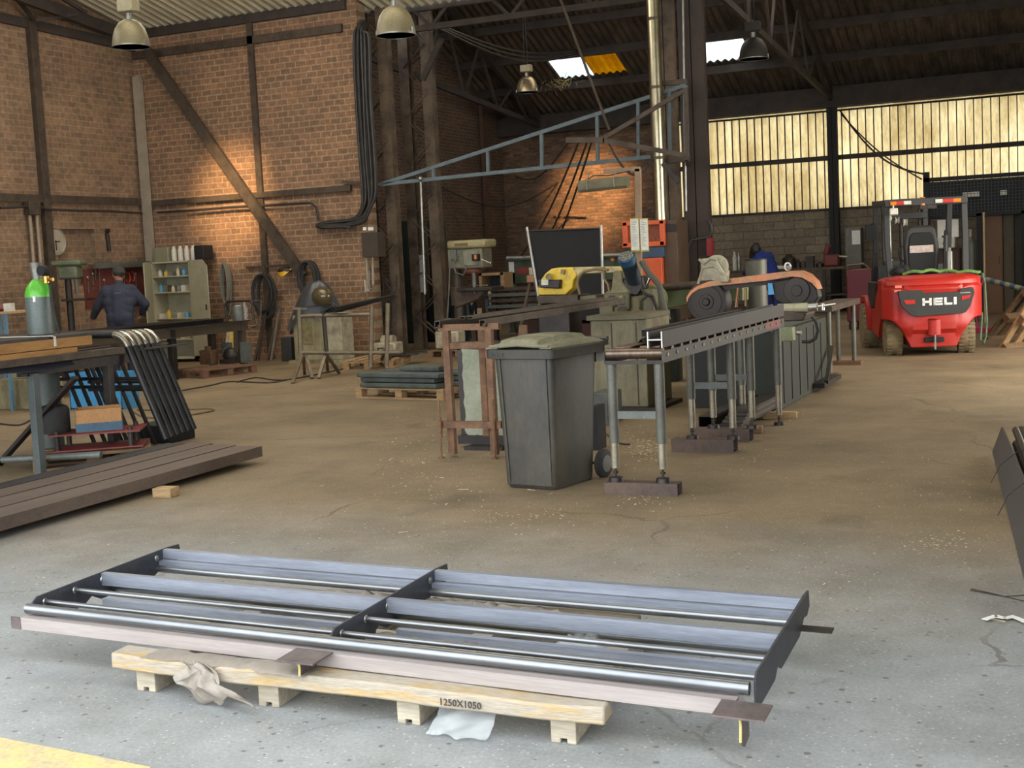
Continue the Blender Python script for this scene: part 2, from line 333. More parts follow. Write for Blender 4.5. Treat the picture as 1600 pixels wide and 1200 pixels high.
# ================================================================ the setting
brick_f = brickmat('brick_large', (152, 113, 84), (126, 96, 73), (164, 142, 116), .215, .105, 'x')
brick_l = brickmat('brick_large_left', (146, 114, 88), (122, 97, 76), (150, 128, 102), .215, .105, 'y')
brick_s = brickmat('brick_small_side', (104, 80, 64), (78, 64, 54), (118, 100, 82), .22, .082, 'y', .01, grime=(52, 46, 42))
brick_b = brickmat('brick_small_back', (138, 104, 78), (88, 70, 56), (110, 92, 74), .22, .075, 'x', .012, grime=(64, 54, 46), bump=1)
block = brickmat('concrete_block', (128, 116, 96), (112, 101, 84), (86, 77, 64), .5, .2, 'x', .012, grime=(88, 78, 64), bump=.3, spots=False)
def floor_mat():
    m = bpy.data.materials.new('concrete_floor'); m.use_nodes = True; nt = m.node_tree; N = nt.nodes; L = nt.links; p = N['Principled BSDF']
    tc = N.new('ShaderNodeTexCoord'); co = tc.outputs['Object']
    def noise(s, d=6, r=.6, v=None):
        n = N.new('ShaderNodeTexNoise'); n.inputs['Scale'].default_value = s; n.inputs['Detail'].default_value = d; n.inputs['Roughness'].default_value = r; L.new(v or co, n.inputs[0]); return n.outputs[0]
    def rng(x, a, b, c=0, d=1):
        n = N.new('ShaderNodeMapRange'); L.new(x, n.inputs[0])
        for i, q in enumerate((a, b, c, d)): n.inputs[1 + i].default_value = q
        return n.outputs[0]
    def mix(f, a, b, mode='MIX'):
        n = N.new('ShaderNodeMix'); n.data_type = 'RGBA'; n.blend_type = mode
        if isinstance(f, float): n.inputs[0].default_value = f
        else: L.new(f, n.inputs[0])
        for i, q in ((6, a), (7, b)):
            if isinstance(q, tuple): n.inputs[i].default_value = q
            else: L.new(q, n.inputs[i])
        return n.outputs[2]
    def mth(op, a, b):
        n = N.new('ShaderNodeMath'); n.operation = op
        for i, q in enumerate((a, b)):
            if isinstance(q, (int, float)): n.inputs[i].default_value = q
            else: L.new(q, n.inputs[i])
        return n.outputs[0]
    sp = N.new('ShaderNodeSeparateXYZ'); L.new(co, sp.inputs[0]); Y = sp.outputs[1]
    big = noise(.5, 7, .7)
    grey = mix(rng(noise(1.6, 8, .7), .35, .68), lin((142, 144, 143)), lin((117, 118, 115)))
    dirt = mix(rng(noise(.8, 8, .7), .35, .68), lin((138, 119, 91)), lin((106, 91, 67)))
    # brown dust trodden in from the machines, thinning towards the doorway
    dm = rng(mth('ADD', Y, mth('MULTIPLY', mth('SUBTRACT', big, .5), 3.0)), 4.9, 7.6)
    c = mix(dm, grey, dirt)
    vo = N.new('ShaderNodeTexVoronoi'); vo.inputs['Scale'].default_value = 24; vo.inputs['Randomness'].default_value = 1; L.new(co, vo.inputs[0])
    vc = N.new('ShaderNodeSeparateColor'); L.new(vo.outputs['Color'], vc.inputs[0])
    rad = mth('MULTIPLY', mth('GREATER_THAN', vc.outputs[0], .62), mth('MULTIPLY', vc.outputs[1], .30))
    dark = mth('LESS_THAN', vo.outputs['Distance'], rad)
    fade = rng(dm, 0, 1, .8, .25)
    c = mix(mth('MULTIPLY', dark, fade), c, lin((88, 80, 72)))
    vo2 = N.new('ShaderNodeTexVoronoi'); vo2.inputs['Scale'].default_value = 42; L.new(co, vo2.inputs[0])
    v2 = N.new('ShaderNodeSeparateColor'); L.new(vo2.outputs['Color'], v2.inputs[0])
    lt = mth('LESS_THAN', vo2.outputs['Distance'], mth('MULTIPLY', mth('GREATER_THAN', v2.outputs[2], .84), .17))
    c = mix(mth('MULTIPLY', lt, .6), c, lin((190, 186, 174)))
    # wandering cracks
    vo3 = N.new('ShaderNodeTexVoronoi'); vo3.feature = 'DISTANCE_TO_EDGE'; vo3.inputs['Scale'].default_value = .33
    wv = N.new('ShaderNodeVectorMath'); wv.operation = 'MULTIPLY_ADD'; nn = N.new('ShaderNodeTexNoise'); nn.inputs['Scale'].default_value = 2.5; nn.inputs['Detail'].default_value = 6; L.new(co, nn.inputs[0])
    L.new(nn.outputs[1], wv.inputs[0]); wv.inputs[1].default_value = (.35, .35, 0); L.new(co, wv.inputs[2]); L.new(wv.outputs[0], vo3.inputs[0])
    ck = mth('MULTIPLY', mth('LESS_THAN', vo3.outputs['Distance'], .0032), rng(noise(.9, 3), .45, .6, 0, .55))
    c = mix(ck, c, lin((74, 62, 48)))
    # dark oil stains
    st = rng(noise(1.1, 4, .5), .60, .72, 0, .45); c = mix(mth('MULTIPLY', st, dm), c, lin((66, 56, 44)))
    f = noise(70, 4); c = mix(1.0, c, mix(rng(f, .3, .7), (.82, .82, .82, 1), (1.14, 1.14, 1.14, 1)), 'MULTIPLY')
    L.new(c, p.inputs['Base Color']); L.new(rng(big, .3, .7, .55, .85), p.inputs['Roughness'])
    bp = N.new('ShaderNodeBump'); bp.inputs['Strength'].default_value = .25; bp.inputs['Distance'].default_value = .01
    L.new(mth('SUBTRACT', noise(35, 6), mth('MULTIPLY', ck, 2)), bp.inputs['Height']); L.new(bp.outputs[0], p.inputs['Normal'])
    return m
struct('floor', MB().bb((-20, -8, -.25), (5, 33, 0)), floor_mat())
ypaint = mat('worn_yellow_paint', (190, 168, 112), .75, 0, (160, 150, 124), 9, .8, .1)
a, b = G(-60, 1142), G(236, 1200); a2, b2 = G(-60, 1215), G(150, 1260)
struct('trim_1', MB().add([(a.x, a.y, .001), (b.x, b.y, .001), (b2.x, b2.y, .001), (a2.x, a2.y, .001), (a.x, a.y, .004), (b.x, b.y, .004), (b2.x, b2.y, .004), (a2.x, a2.y, .004)], [(0, 1, 2, 3), (4, 5, 6, 7), (0, 1, 5, 4), (1, 2, 6, 5), (2, 3, 7, 6), (3, 0, 4, 7)]), ypaint)
LX = -16.45
# left wall with a shallow recess beside the clock
wl = MB()
a, b = PX(86, 345, LX), PX(146, 345, LX)
z0, z1 = 1.5, PX(100, 358, LX).z
wl.bb((LX - .4, 2.5, 0), (LX, a.y, 7.2)).bb((LX - .4, b.y, 0), (LX, 20.3, 7.2)).bb((LX - .4, a.y, 0), (LX, b.y, z0)).bb((LX - .4, a.y, z1), (LX, b.y, 7.2)).bb((LX - .4, a.y, z0), (LX - .12, b.y, z1))
struct('wall_left', wl, brick_l)
EZ = 6.14; T1 = .22
struct('wall_back_left', MB().bb((LX, 20, 0), (-11.62, 20.3, EZ + .1)), brick_f)
struct('wall_side', MB().bb((-14.7, 20.3, 0), (-14.4, 32, 9.6)), brick_s)
BXR = -10.05; WB = 2.42; WT = 4.78
struct('wall_back_brick', MB().bb((-14.4, 32, 0), (BXR, 32.3, 5.35)), brick_b)
struct('wall_back_block', MB().bb((BXR, 32, 0), (4, 32.25, WB)), block)
struct('wall_right', MB().bb((2.6, 2.5, 0), (2.9, 14, 9)).bb((2.6, 19, 0), (2.9, 32, 9)).bb((2.6, 14, 4.4), (2.9, 19, 9)), block)
struct('wall_front', MB().bb((-16.8, 2.35, 0), (-12.5, 2.6, 10.3)).bb((1.7, 2.35, 0), (2.9, 2.6, 10.3)).bb((-12.5, 2.35, 4.9), (1.7, 2.6, 10.3)), block)
# translucent corrugated glazing of the back wall
def transl(name, c, c2, sc=9, spots=1):
    m = bpy.data.materials.new(name); m.use_nodes = True; nt = m.node_tree; N = nt.nodes; L = nt.links
    for n in list(N): N.remove(n)
    out = N.new('ShaderNodeOutputMaterial'); ad = N.new('ShaderNodeMixShader'); tr = N.new('ShaderNodeBsdfTranslucent'); df = N.new('ShaderNodeBsdfDiffuse')
    tc = N.new('ShaderNodeTexCoord'); mp = N.new('ShaderNodeMapping'); mp.inputs['Scale'].default_value = (1, 1, .35); L.new(tc.outputs['Object'], mp.inputs[0])
    n1 = N.new('ShaderNodeTexNoise'); n1.inputs['Scale'].default_value = sc; n1.inputs['Detail'].default_value = 8; n1.inputs['Roughness'].default_value = .8; L.new(mp.outputs[0], n1.inputs[0])
    n2 = N.new('ShaderNodeTexNoise'); n2.inputs['Scale'].default_value = 1.6; n2.inputs['Detail'].default_value = 4; L.new(mp.outputs[0], n2.inputs[0])
    av = N.new('ShaderNodeMath'); av.operation = 'ADD'; L.new(n1.outputs[0], av.inputs[0]); L.new(n2.outputs[0], av.inputs[1])
    cr = N.new('ShaderNodeValToRGB'); cr.color_ramp.elements[0].position = .8; cr.color_ramp.elements[1].position = 1.22
    cr.color_ramp.elements[0].color = c; cr.color_ramp.elements[1].color = c2
    mr = N.new('ShaderNodeMath'); mr.operation = 'MULTIPLY'; mr.inputs[1].default_value = 1.0
    L.new(av.outputs[0], mr.inputs[0])
    hf = N.new('ShaderNodeMath'); hf.operation = 'MULTIPLY'; hf.inputs[1].default_value = .5; L.new(mr.outputs[0], hf.inputs[0])
    cr.color_ramp.elements[0].position = .40; cr.color_ramp.elements[1].position = .62
    L.new(hf.outputs[0], cr.inputs[0]); L.new(cr.outputs[0], tr.inputs[0]); df.inputs[0].default_value = (c[0] * .6, c[1] * .6, c[2] * .5, 1)
    ad.inputs[0].default_value = .92; L.new(df.outputs[0], ad.inputs[1]); L.new(tr.outputs[0], ad.inputs[2]); L.new(ad.outputs[0], out.inputs[0])
    return m
KW = .66
tr_win = transl('dirty_translucent_sheet', (.92 * KW, .83 * KW, .62 * KW, 1), (.62 * KW, .51 * KW, .32 * KW, 1), 16)
def corr_x(x0, x1, y, z0, z1, per, amp, th):          # upright corrugated sheet with vertical flutes
    n = int((x1 - x0) / per * 8)
    return MB().sheet(lambda u, v: (x0 + (x1 - x0) * u, y + amp * math.sin(2 * PI * (x0 + (x1 - x0) * u) / per), z0 + (z1 - z0) * v), n, 1, (0, th, 0))
XP = PX(1305, 300, 0)
pcol = PY(1305, 300, 32).x
wn = 0
for x0, x1 in ((BXR, PY(1112, 300, 32).x), (PY(1112, 300, 32).x, pcol), (pcol, 4)):
    wn += 1
    w = struct('window_%d' % wn, corr_x(x0, x1, 32.1, WB - .02, WT + .05, .19, .02, .004), tr_win)
    g = MB(); sp_ = .185; k = int((x1 - x0) / sp_)
    for i in range(1, k + 1): g.bb((x0 + i * sp_ - .010, 32.0, WB), (x0 + i * sp_ + .010, 32.06, WT - .06))
    build('window_bars', g, roof_steel, w)
    g = MB(); g.bb((x0, 31.93, 3.57), (x1, 32.05, 3.68)).bb((x0, 31.96, WT - .075), (x1, 32.03, WT - .035)).bb((x0, 31.96, WB - .03), (x1, 32.05, WB + .02))
    build('window_rail', g, roof_steel, w)
# fascia beam under the back eave and the roofs
struct('trim_2', MB().bb((-14.4, 31.7, WT + .01), (4, 32.3, 5.26)), roof_steel)
T2 = .42; E2 = 5.3
def roofz2(y): return E2 + T2 * (32 - y)
def ROOF(px, py):   # ray onto the back roof plane
    d = ray(px, py); # z = E2 + T2*(32-y)
    t = (E2 + T2 * 32 - CH) / (d.z + T2 * d.y); return CC + d * t
def dark_sheet_mat():
    return mat('sooty_corrugated_sheet', (98, 85, 72), .85, 0, (58, 50, 44), 2.2, 1, .1, 30, .25, stretch=(3, .5, 1))
roof_dark = dark_sheet_mat()
roof_pale = mat('dusty_pale_corrugated_sheet', (206, 198, 170), .85, 0, (168, 160, 132), 2.5, .8, .05, 40, .1, stretch=(3, .4, 1))
SK = []
for (l, r, t, b) in (((852, 89), (908, 81), (852, 89), (872, 124)), ((905, 82), (958, 76), (905, 82), (925, 117)), ((1078, 56), (1155, 46), (1078, 56), (1082, 101))):
    A, B, D = ROOF(*l), ROOF(*r), ROOF(*b); SK.append([A.x, B.x, D.y, A.y])
SK[0][1] = SK[1][0]; SK[1][2:] = SK[0][2:]
yA = sum(s[3] for s in SK) / 3; yB = sum(s[2] for s in SK) / 3
if yA > yB: yA, yB = yB, yA
def corr_roof(x0, x1, y0, y1, zf, per, amp, th):
    n = max(8, int((x1 - x0) / per * 8))
    return MB().sheet(lambda u, v: (x0 + (x1 - x0) * u, y0 + (y1 - y0) * v, zf(y0 + (y1 - y0) * v) + amp * math.sin(2 * PI * (x0 + (x1 - x0) * u) / per)), n, 1, (0, 0, th))
rb = MB()
def addroof(x0, x1, y0, y1, lift=0):
    q = corr_roof(x0, x1, y0, y1, lambda y: roofz2(y) + lift, .177, .028, .012); rb.add(q.v, q.f)
addroof(-14.7, 3.2, 19.5, yA + .02, .02); addroof(-14.7, 3.2, yB - .05, 32.4)
xs = [-14.7, SK[0][0], SK[1][1], SK[2][0], SK[2][1], 3.2]
for i in (0, 2, 4): addroof(xs[i], xs[i + 1], yA, yB)
struct('ceiling_back', rb, roof_dark)
sk_w = transl('clear_skylight_sheet', (.85, .88, .88, 1), (.55, .58, .58, 1), 5)
sk_y = transl('amber_skylight_sheet', (.36, .22, .02, 1), (.26, .15, .012, 1), 5)
for i, m_ in ((0, sk_w), (1, sk_y), (2, sk_w)):
    wn += 1
    struct('window_%d' % wn, corr_roof(SK[i][0], SK[i][1], yA, yB, roofz2, .177, .028, .004), m_)
# pale sloping ceiling of the front bay
struct('ceiling', corr_roof(LX - .4, 3.2, 2.3, 20.6, lambda y: EZ + .02 + T1 * (20 - y), .177, .028, .012), roof_pale)
struct('wall_clerestory', MB().bb((-11.78, 20.35, 6.35), (3, 20.5, 10.2)), roof_dark)
# purlins of the back roof: each a channel along the building
yy = 31.45; k = 3
for y_ in (30.6, 29.3, 28.05, 26.8, 25.5):
    struct('trim_%d' % k, MB().beam((-14.4, y_, roofz2(y_) - .12), (2.6, y_, roofz2(y_) - .12), .12, .18), roof_steel); k += 1
# ridge rafters (roof trusses) of the back bay
for X in (-13.2, pcol):
    t = MB().beam((X, 31.7, roofz2(31.7) - .28), (X, 20.6, roofz2(20.6) - .28), .1, .16)
    t.beam((X, 31.75, 5.0), (X, 20.7, 5.9), .08, .12)
    for i in range(6):
        ya = 31 - i * 1.8; t.beam((X, ya, 5.0 + (31.75 - ya) * .081), (X, ya - .9, roofz2(ya - .9) - .3), .05, .06).beam((X, ya - .9, roofz2(ya - .9) - .3), (X, ya - 1.8, 5.0 + (31.75 - ya + 1.8) * .081), .05, .06)
    struct('trim_%d' % k, t, roof_steel); k += 1
# steel sections on the brick walls
def wallstrip(p0, p1, w, h, m_=grimy_steel):
    global k
    o = struct('trim_%d' % k, MB().beam(p0, p1, w, h), m_); k += 1; return o
wallstrip((LX, 19.98, EZ - .06), (-11.8, 19.98, EZ - .06), .10, .16, roof_steel)
wallstrip((LX, 19.97, 5.70), (-11.9, 19.97, 5.70), .05, .14)
wallstrip((LX, 19.96, 2.96), (-11.9, 19.96, 2.96), .08, .10)
x_ = PY(395, 100, 20).x
wallstrip((x_, 19.97, 0), (x_, 19.97, EZ - .1), .12, .05)
# left wall: truss chord, post, tray
wallstrip((LX + .03, 12, 6.05), (LX + .03, 20, 5.86), .06, .16, roof_steel)
wallstrip((LX + .04, 12, 3.0), (LX + .04, 20, 3.0), .08, .13)
y_ = PX(66, 300, LX).y
wallstrip((LX + .05, y_, 0), (LX + .05, y_, 6.0), .10, .17)
# corner post, pale, and the long diagonal brace across the brick wall
c_ = PY(230, 300, 19.9)
wallstrip((c_.x - .02, 19.88, 0), (c_.x - .02, 19.88, 5.3), .16, .10, mat('pale_grey_post', (158, 146, 130), .6, .1, (130, 118, 102), 4))
b0 = PY(228, 78, 19.8); b1 = PY(474, 432, 19.8)
dg = MB().chan(b0, b1, .19, .08, .012, up=(0, -1, 0))
struct('trim_%d' % k, dg, grimy_steel); k += 1
# dark trusses above the left wall: rafter, struts and the beams in the upper left corner
tr = MB().beam(PX(0, -18, -15.9), PX(205, 58, -16.3), .10, .2).beam(PX(28, 0, -16.2), PX(52, 30, -16.3), .05, .06).beam(PX(55, 32, -16.2), PX(120, 22, -16.0), .04, .05).beam(PX(95, -4, -16.2), PX(135, 20, -16.1), .05, .06)
struct('trim_%d' % k, tr, roof_steel); k += 1
# valley girder between the bays: two chords with V struts
gy = 20.7
lo = PY(652, 45, gy).z; hi = PY(645, 14, gy).z
gd = MB().beam((-11.6, gy, hi), (3, gy, hi), .1, .12).beam((-11.6, gy, lo), (3, gy, lo), .08, .1)
for i in range(9):
    X = -10.9 + i * 1.5; gd.beam((X, gy, hi), (X + .35, gy, lo), .04, .05).beam((X + .7, gy, hi), (X + .35, gy, lo), .04, .05)
gd.beam((-11.6, 20.9, hi + .5), (3, 20.9, hi + .5), .5, .3)
struct('trim_%d' % k, gd, roof_steel); k += 1
# knee braces at the head of the left column
kb = MB().beam(PY(512, 5, 20.2), PY(580, 105, 20.4), .06, .10).beam(PY(500, 2, 20.0), PY(548, 62, 20.1), .05, .07).beam(PY(690, 60, 21.2), PY(660, 125, 21.2), .06, .1)
struct('trim_%d' % k, kb, roof_steel); k += 1
# ---------------------------------------------------------------- columns
def laced_column(px0, px1, y, top, label, m_=column_paint, strap=True, base=0):
    a = PY(px0, 400, y).x; b = PY(px1, 400, y).x
    t = thing('steel_column', label, 'column', ((a + b) / 2, y, 0))
    w = (b - a) * (.30 if strap else .48)
    for x, s in ((a + w / 2, 1), (b - w / 2, -1)):
        fl = MB()
        fl.bb((x - w / 2, y - .09, base), (x + w / 2, y - .075, top)).bb((x - w / 2, y + .075, base), (x + w / 2, y + .09, top)).bb((x - .006 - s * w * .4, y - .08, base), (x + .006 - s * w * .4, y + .08, top))
        build('channel', fl, m_, t)
    if strap:
        lc = MB(); n = int((top - base) / .45)
        for i in range(n):
            z = base + .2 + i * .45; s = 1 if i % 2 else -1
            for yy in (y - .095, y + .085): lc.beam((a + w * .5 if s > 0 else b - w * .5, yy, z), (b - w * .5 if s > 0 else a + w * .5, yy, z + .4), .01, .05, up=(0, 1, 0))
        build('lacing', lc, m_, t)
    pl = MB().bb((a - .05, y - .14, base), (b + .05, y + .14, base + .03))
    build('base_plate', pl, m_, t)
    return t
laced_column(577, 626, 20.55, 6.9, 'brown laced steel column at the right end of the brick wall, cable bundle beside it')
laced_column(643, 692, 21.6, 8.2, 'brown laced steel column in front of the dark green locker, left of the pillar drill')
laced_column(1036, 1066, 20.9, 8.5, 'brown steel column between the shiny flue pipe and the central column', strap=False)
laced_column(1074, 1112, 20.3, 8.5, 'darker central steel column at the left edge of the bright window wall', mat('dark_column_paint', (66, 54, 48), .7, .1, (44, 38, 35), 3), strap=False)
laced_column(1298, 1313, 31.8, 5.3, 'black steel column dividing the bright window wall', blackm, strap=False)
# ================================================================ foreground: welded frame on a pallet
def text_mb(txt, size, depth, M, bold=0.0):
    cu = bpy.data.curves.new('t', 'FONT'); cu.body = txt; cu.size = size; cu.extrude = depth; cu.offset = bold; cu.resolution_u = 2
    o = bpy.data.objects.new('t', cu); COL.objects.link(o)
    dg = bpy.context.evaluated_depsgraph_get(); me = o.evaluated_get(dg).to_mesh()
    mb = MB().add([v.co.copy() for v in me.vertices], [tuple(p.vertices) for p in me.polygons]); mb.xf(M)
    o.evaluated_get(dg).to_mesh_clear(); bpy.data.objects.remove(o); bpy.data.curves.remove(cu)
    return mb
tubem = mat('blue_grey_tube_steel', (152, 157, 168), .42, .6, (116, 120, 130), 5, .8, .03, 70, .1, stretch=(.25, 4, 4))
pinkm = mat('pinkish_grey_tube_steel', (158, 148, 143), .55, .2, (136, 127, 123), 6, .8, .03, 60, .1, stretch=(.2, 6, 6))
platem = mat('dark_blue_plate_steel', (66, 68, 74), .48, .5, (48, 50, 55), 6, .7, .03)
pipem = mat('burnished_pipe_steel', (132, 134, 136), .36, .9, (92, 94, 96), 3, .7, .02, 60, .06, stretch=(.4, 3, 3))
weld = mat('weld_bead', (150, 146, 138), .35, .8, (110, 108, 104), 40, .8, .3)
FX, FY, FRZ, FL = -4.077, 3.99, math.radians(-3.4), 3.10
fr = thing('welded_steel_frame', 'long blue-grey steel railing frame lying flat on the weathered pallet in the foreground', 'steel frame', (FX, FY, 0), FRZ)
fr.rotation_euler = (.012, 0, FRZ); fr.location = (FX, FY, .002)
B0 = .150
SKEW[fr.name] = .10
build('front_square_tube', MB().rhs((0, .025, B0 + .025), (FL - .04, .025, B0 + .025), .05, .05), pinkm, fr, local=True)['label'] = 'pinkish grey square tube along the front edge'
build('front_round_tube', MB().pipe((.0, .045, B0 + .076), (FL - .005, .045, B0 + .076), .0215, .003, 24), pipem, fr, local=True)
def endplate(x, y0, y1, tail):
    p = [(y0, B0 + .10), (y0 + .03, B0 + .118), (y1, B0 + .118), (y1 + tail, B0 + .112), (y1 + tail + .01, B0 + .05), (y1 + tail - .05, B0 + .03), (y1 - .02, B0 + .04), (y1 - .12, B0 - .0), (y0 + .42, B0 + .0), (y0 + .36, B0 + .03), (y0 + .30, B0 - .0), (y0, B0 - .0)]
    return MB().platex(p, x - .004, x + .004)
for x in (.02, 1.53, FL + .01):
    e = build('cross_plate', endplate(x, .055, .96, .10), platem, fr, bevel=.001, local=True)
    for y, z in ((.125, .085), (.31, .085), (.49, .085), (.88, .085)):
        for s in (-1, 1):
            if (x < .1 and s < 0) or (x > 2 and s > 0): continue
            build('weld', MB().ball((x + s * .006, y, B0 + z), (.006, .016, .016), 8, 5), weld, e, local=True)
for xa, xb in ((.024, 1.526), (1.534, FL + .006)):
    build('thin_rod', MB().cyl((xa, .125, B0 + .085), (xb, .125, B0 + .085), .0105, n=16), pipem, fr, local=True)
    build('thin_rod', MB().cyl((xa, .31, B0 + .085), (xb, .31, B0 + .085), .0105, n=16), pipem, fr, local=True)
    build('middle_rail', MB().rhs((xa, .50, B0 + .087), (xb, .50, B0 + .087), .03, .055), tubem, fr, local=True)
    build('lower_rail', MB().rhs((xa + .1, .385, B0 + .018), (xb, .385, B0 + .018), .03, .032), tubem, fr, local=True)
    build('lower_pipe', MB().pipe((xa, .57, B0 + .028), (xb, .57, B0 + .028), .017), pipem, fr, local=True)
    build('rear_rail', MB().rhs((xa, .945, B0 + .094), (xb, .945, B0 + .094), .03, .042), tubem, fr, local=True)
    build('rear_rail', MB().rhs((xa, .915, B0 + .058), (xb, .915, B0 + .058), .04, .022), tubem, fr, local=True)
    build('rear_pipe', MB().pipe((xa, .885, B0 + .034), (xb, .885, B0 + .034), .0165), pipem, fr, local=True)
def bracket(x0, x1, y0, y1, z, name='mounting_bracket', leg=.085):
    b = MB().bb((x0, y0, z), (x1, y1, z + .006))
    xm = (x0 + x1) / 2
    b.platex([(y0 + .035, z), (y1, z), (y1, z - leg + .01), (y0 + .075, z - leg), (y0 + .035, z - leg + .03)], xm - .004, xm + .004)
    o = build(name, b, mat('warm_plate_steel', (112, 100, 98), .45, .55, (80, 72, 72), 9, .8), fr, bevel=.0008, local=True)
    w = MB().tube([(xm, y0 + .031, z - .0), (xm + .002, y0 + .031, z - .03), (xm, y0 + .031, z - leg + .03)], .0045, 6).tube([(xm - .02, y0 + .034, z - .002), (xm, y0 + .031, z - .004), (xm + .02, y0 + .034, z - .002)], .004, 6)
    build('weld', w, mat('yellow_weld_flux', (206, 190, 120), .6, .1, (170, 150, 90), 30, .7), o, local=True)
bracket(1.41, 1.57, -.145, .0, B0 + .052)
bracket(FL - .08, FL + .08, -.16, -.02, B0 + .052, leg=.11)
b = MB().bb((-.055, -.002, B0 - .0), (-.0, .004, B0 + .05)); build('end_tab', b, mat('warm_plate_steel', (112, 100, 98)), fr, local=True)
b = MB().bb((FL + .014, .84, B0 + .02), (FL + .13, .90, B0 + .026)); build('end_tab', b, dark_steel, fr, local=True)
# pallet
pr_ = math.radians(-1.4)
pa = thing('long_pallet', 'long weathered timber pallet under the steel frame in the foreground, stencilled front board', 'pallet', (FX, FY, 0), pr_)
SKEW[pa.name] = .13
end_grain = mat('end_grain_pine', (196, 176, 140), .85, 0, (150, 128, 92), 22, .8, .2, 90)
def plank(x0, x1, y0, y1, z0, z1, sd, wav=.006):
    random.seed(sd); ph = random.random() * 9
    n = 40
    def top(u): return z1 + wav * .3 * math.sin(u * 17 + ph)
    mb = MB(); vs = []
    for i in range(n + 1):
        u = i / n; x = x0 + (x1 - x0) * u; dy = wav * math.sin(u * 11 + ph) + wav * .5 * math.sin(u * 31 + ph)
        vs += [(x, y0 + dy, z0), (x, y0 + dy * 1.3, top(u)), (x, y1 + dy * .5, top(u)), (x, y1 + dy * .5, z0)]
    fs = [(4 * i + j, 4 * i + (j + 1) % 4, 4 * i + 4 + (j + 1) % 4, 4 * i + 4 + j) for i in range(n) for j in range(4)] + [(0, 1, 2, 3), (4 * n + 3, 4 * n + 2, 4 * n + 1, 4 * n)]
    return mb.add(vs, fs)
pb = build('front_board', plank(.59, 2.62, -.156, -.036, .088, .147, 3, .007), mat('yellowed_rough_pine', (152, 142, 126), .85, 0, (166, 138, 88), 5, .8, .3, 45, .15, stretch=(.5, 2, 4), thr=(.48, .6)), pa, bevel=.008, local=True)
pb['label'] = 'thick yellowed front board with a stencilled number'
build('deck_board', plank(.48, 2.56, .31, .45, .088, .144, 4), wood_y, pa, bevel=.005, local=True)
build('deck_board', plank(.40, 2.50, .78, .92, .088, .144, 5), wood_y, pa, bevel=.005, local=True)
for x in (.73, 1.30, 1.885, 2.465):
    s = MB().platex([(0.02, 0), (1.12, 0), (1.12, .105), (.02, .105)], 0, 1); w = .045
    pr = [(-w, 0), (-.012, 0), (-.012, .016), (.012, .016), (.012, 0), (w, 0), (w, .0875), (-w, .0875)]
    n = len(pr); mb = MB(); vs = [(x + a, -.115, b) for a, b in pr] + [(x + a, 1.02, b) for a, b in pr]
    mb.add(vs, [(i, (i + 1) % n, n + (i + 1) % n, n + i) for i in range(n)] + [tuple(range(n - 1, -1, -1)), tuple(range(n, 2 * n))])
    build('skid', mb, wood_y, pa, bevel=.003, local=True)
M_ = Matrix.Translation((2.03, -.1655, .102)) @ Matrix.Rotation(PI / 2, 4, 'X')
build('stencil', text_mb('1250X1050', .034, .0015, M_), mat('faded_black_ink', (60, 54, 50), .9), pb, local=True)
# crumpled plastic wrap left on the boards
def plastic_mat(name, col, rough=.3, al=.5):
    m = mat(name, col, rough, 0, None, 20, .1, .3, 60, .1, alpha=al); return m
plas = plastic_mat('dusty_plastic_film', (150, 140, 128), .45, .68)
plas2 = plastic_mat('clear_plastic_bag', (205, 210, 210), .15, .24)
def crumple(name, cx, cy, z, lx, ly, h, sd, m_, label, parent=None):
    random.seed(sd); R = [[random.random() for _ in range(60)] for _ in range(14)]
    nu = max(8, int(lx / .022)); nv = max(5, int(ly / .022)); nu = min(nu, 90)
    ca, sa = math.cos(FRZ), math.sin(FRZ)
    def fn(u, v):
        r = R[int(v * nv) % 14][int(u * nu) % 60]; x = cx + (u - .5) * lx + (r - .5) * .012; y = cy + (v - .5) * ly * (.8 + .4 * R[int(u * nu * .6) % 14][3]) + (r - .5) * .015
        e = min(1, 4 * min(u, 1 - u)) * math.sin(PI * v) ** .5 if 0 < v < 1 else 0
        zz = z + h * e * (.35 + .65 * R[int(u * nu * .37 + v * 3) % 14][int(u * nu) % 60])
        return (FX + x * ca - y * sa, FY + x * sa + y * ca, zz)
    mb = MB().sheet(fn, nu, nv, (0, 0, -.002))
    return single(name, mb, m_, label, 'plastic film')
crumple('plastic_wrap', 1.5, .825, .146, 1.95, .17, .045, 11, plas, 'crumpled dusty plastic film along the rear board of the foreground pallet')
crumple('plastic_wrap', 1.6, .345, .146, 1.8, .17, .035, 12, plas, 'crumpled dusty plastic film along the middle board of the foreground pallet')
crumple('plastic_wrap', 1.15, -.07, .150, .75, .11, .014, 13, plas, 'shreds of plastic film stuck on the left half of the front pallet board')
crumple('plastic_wrap', 2.3, .55, .15, .20, .10, .055, 14, plas2, 'clear plastic scrap poking up between the rails of the foreground frame')
def rag():
    mb = MB(); pts = []
    def fn(u, v):
        a = u * 1.0; x = .98 + (.10 + .25 * v) * u + .03 * math.sin(v * 9); y = -.166 - .03 * math.sin(PI * v) - .01 * math.sin(u * 14) - .045 * u * (v > .5) * v
        z = .152 - (.095 + .05 * math.sin(u * 5)) * v + .008 * math.sin(u * 21 + v * 7)
        if u > .6: z = max(.012, z - (u - .6) * .22 * v)
        ca, sa = math.cos(pr_), math.sin(pr_)
        return (FX + x * ca - y * sa, FY + x * sa + y * ca, max(.006, z))
    return mb.sheet(fn, 26, 10, (0, -.002, 0))
single('plastic_wrap', rag(), plas, 'torn dirty plastic hanging over the front pallet board down to the floor', 'plastic film')
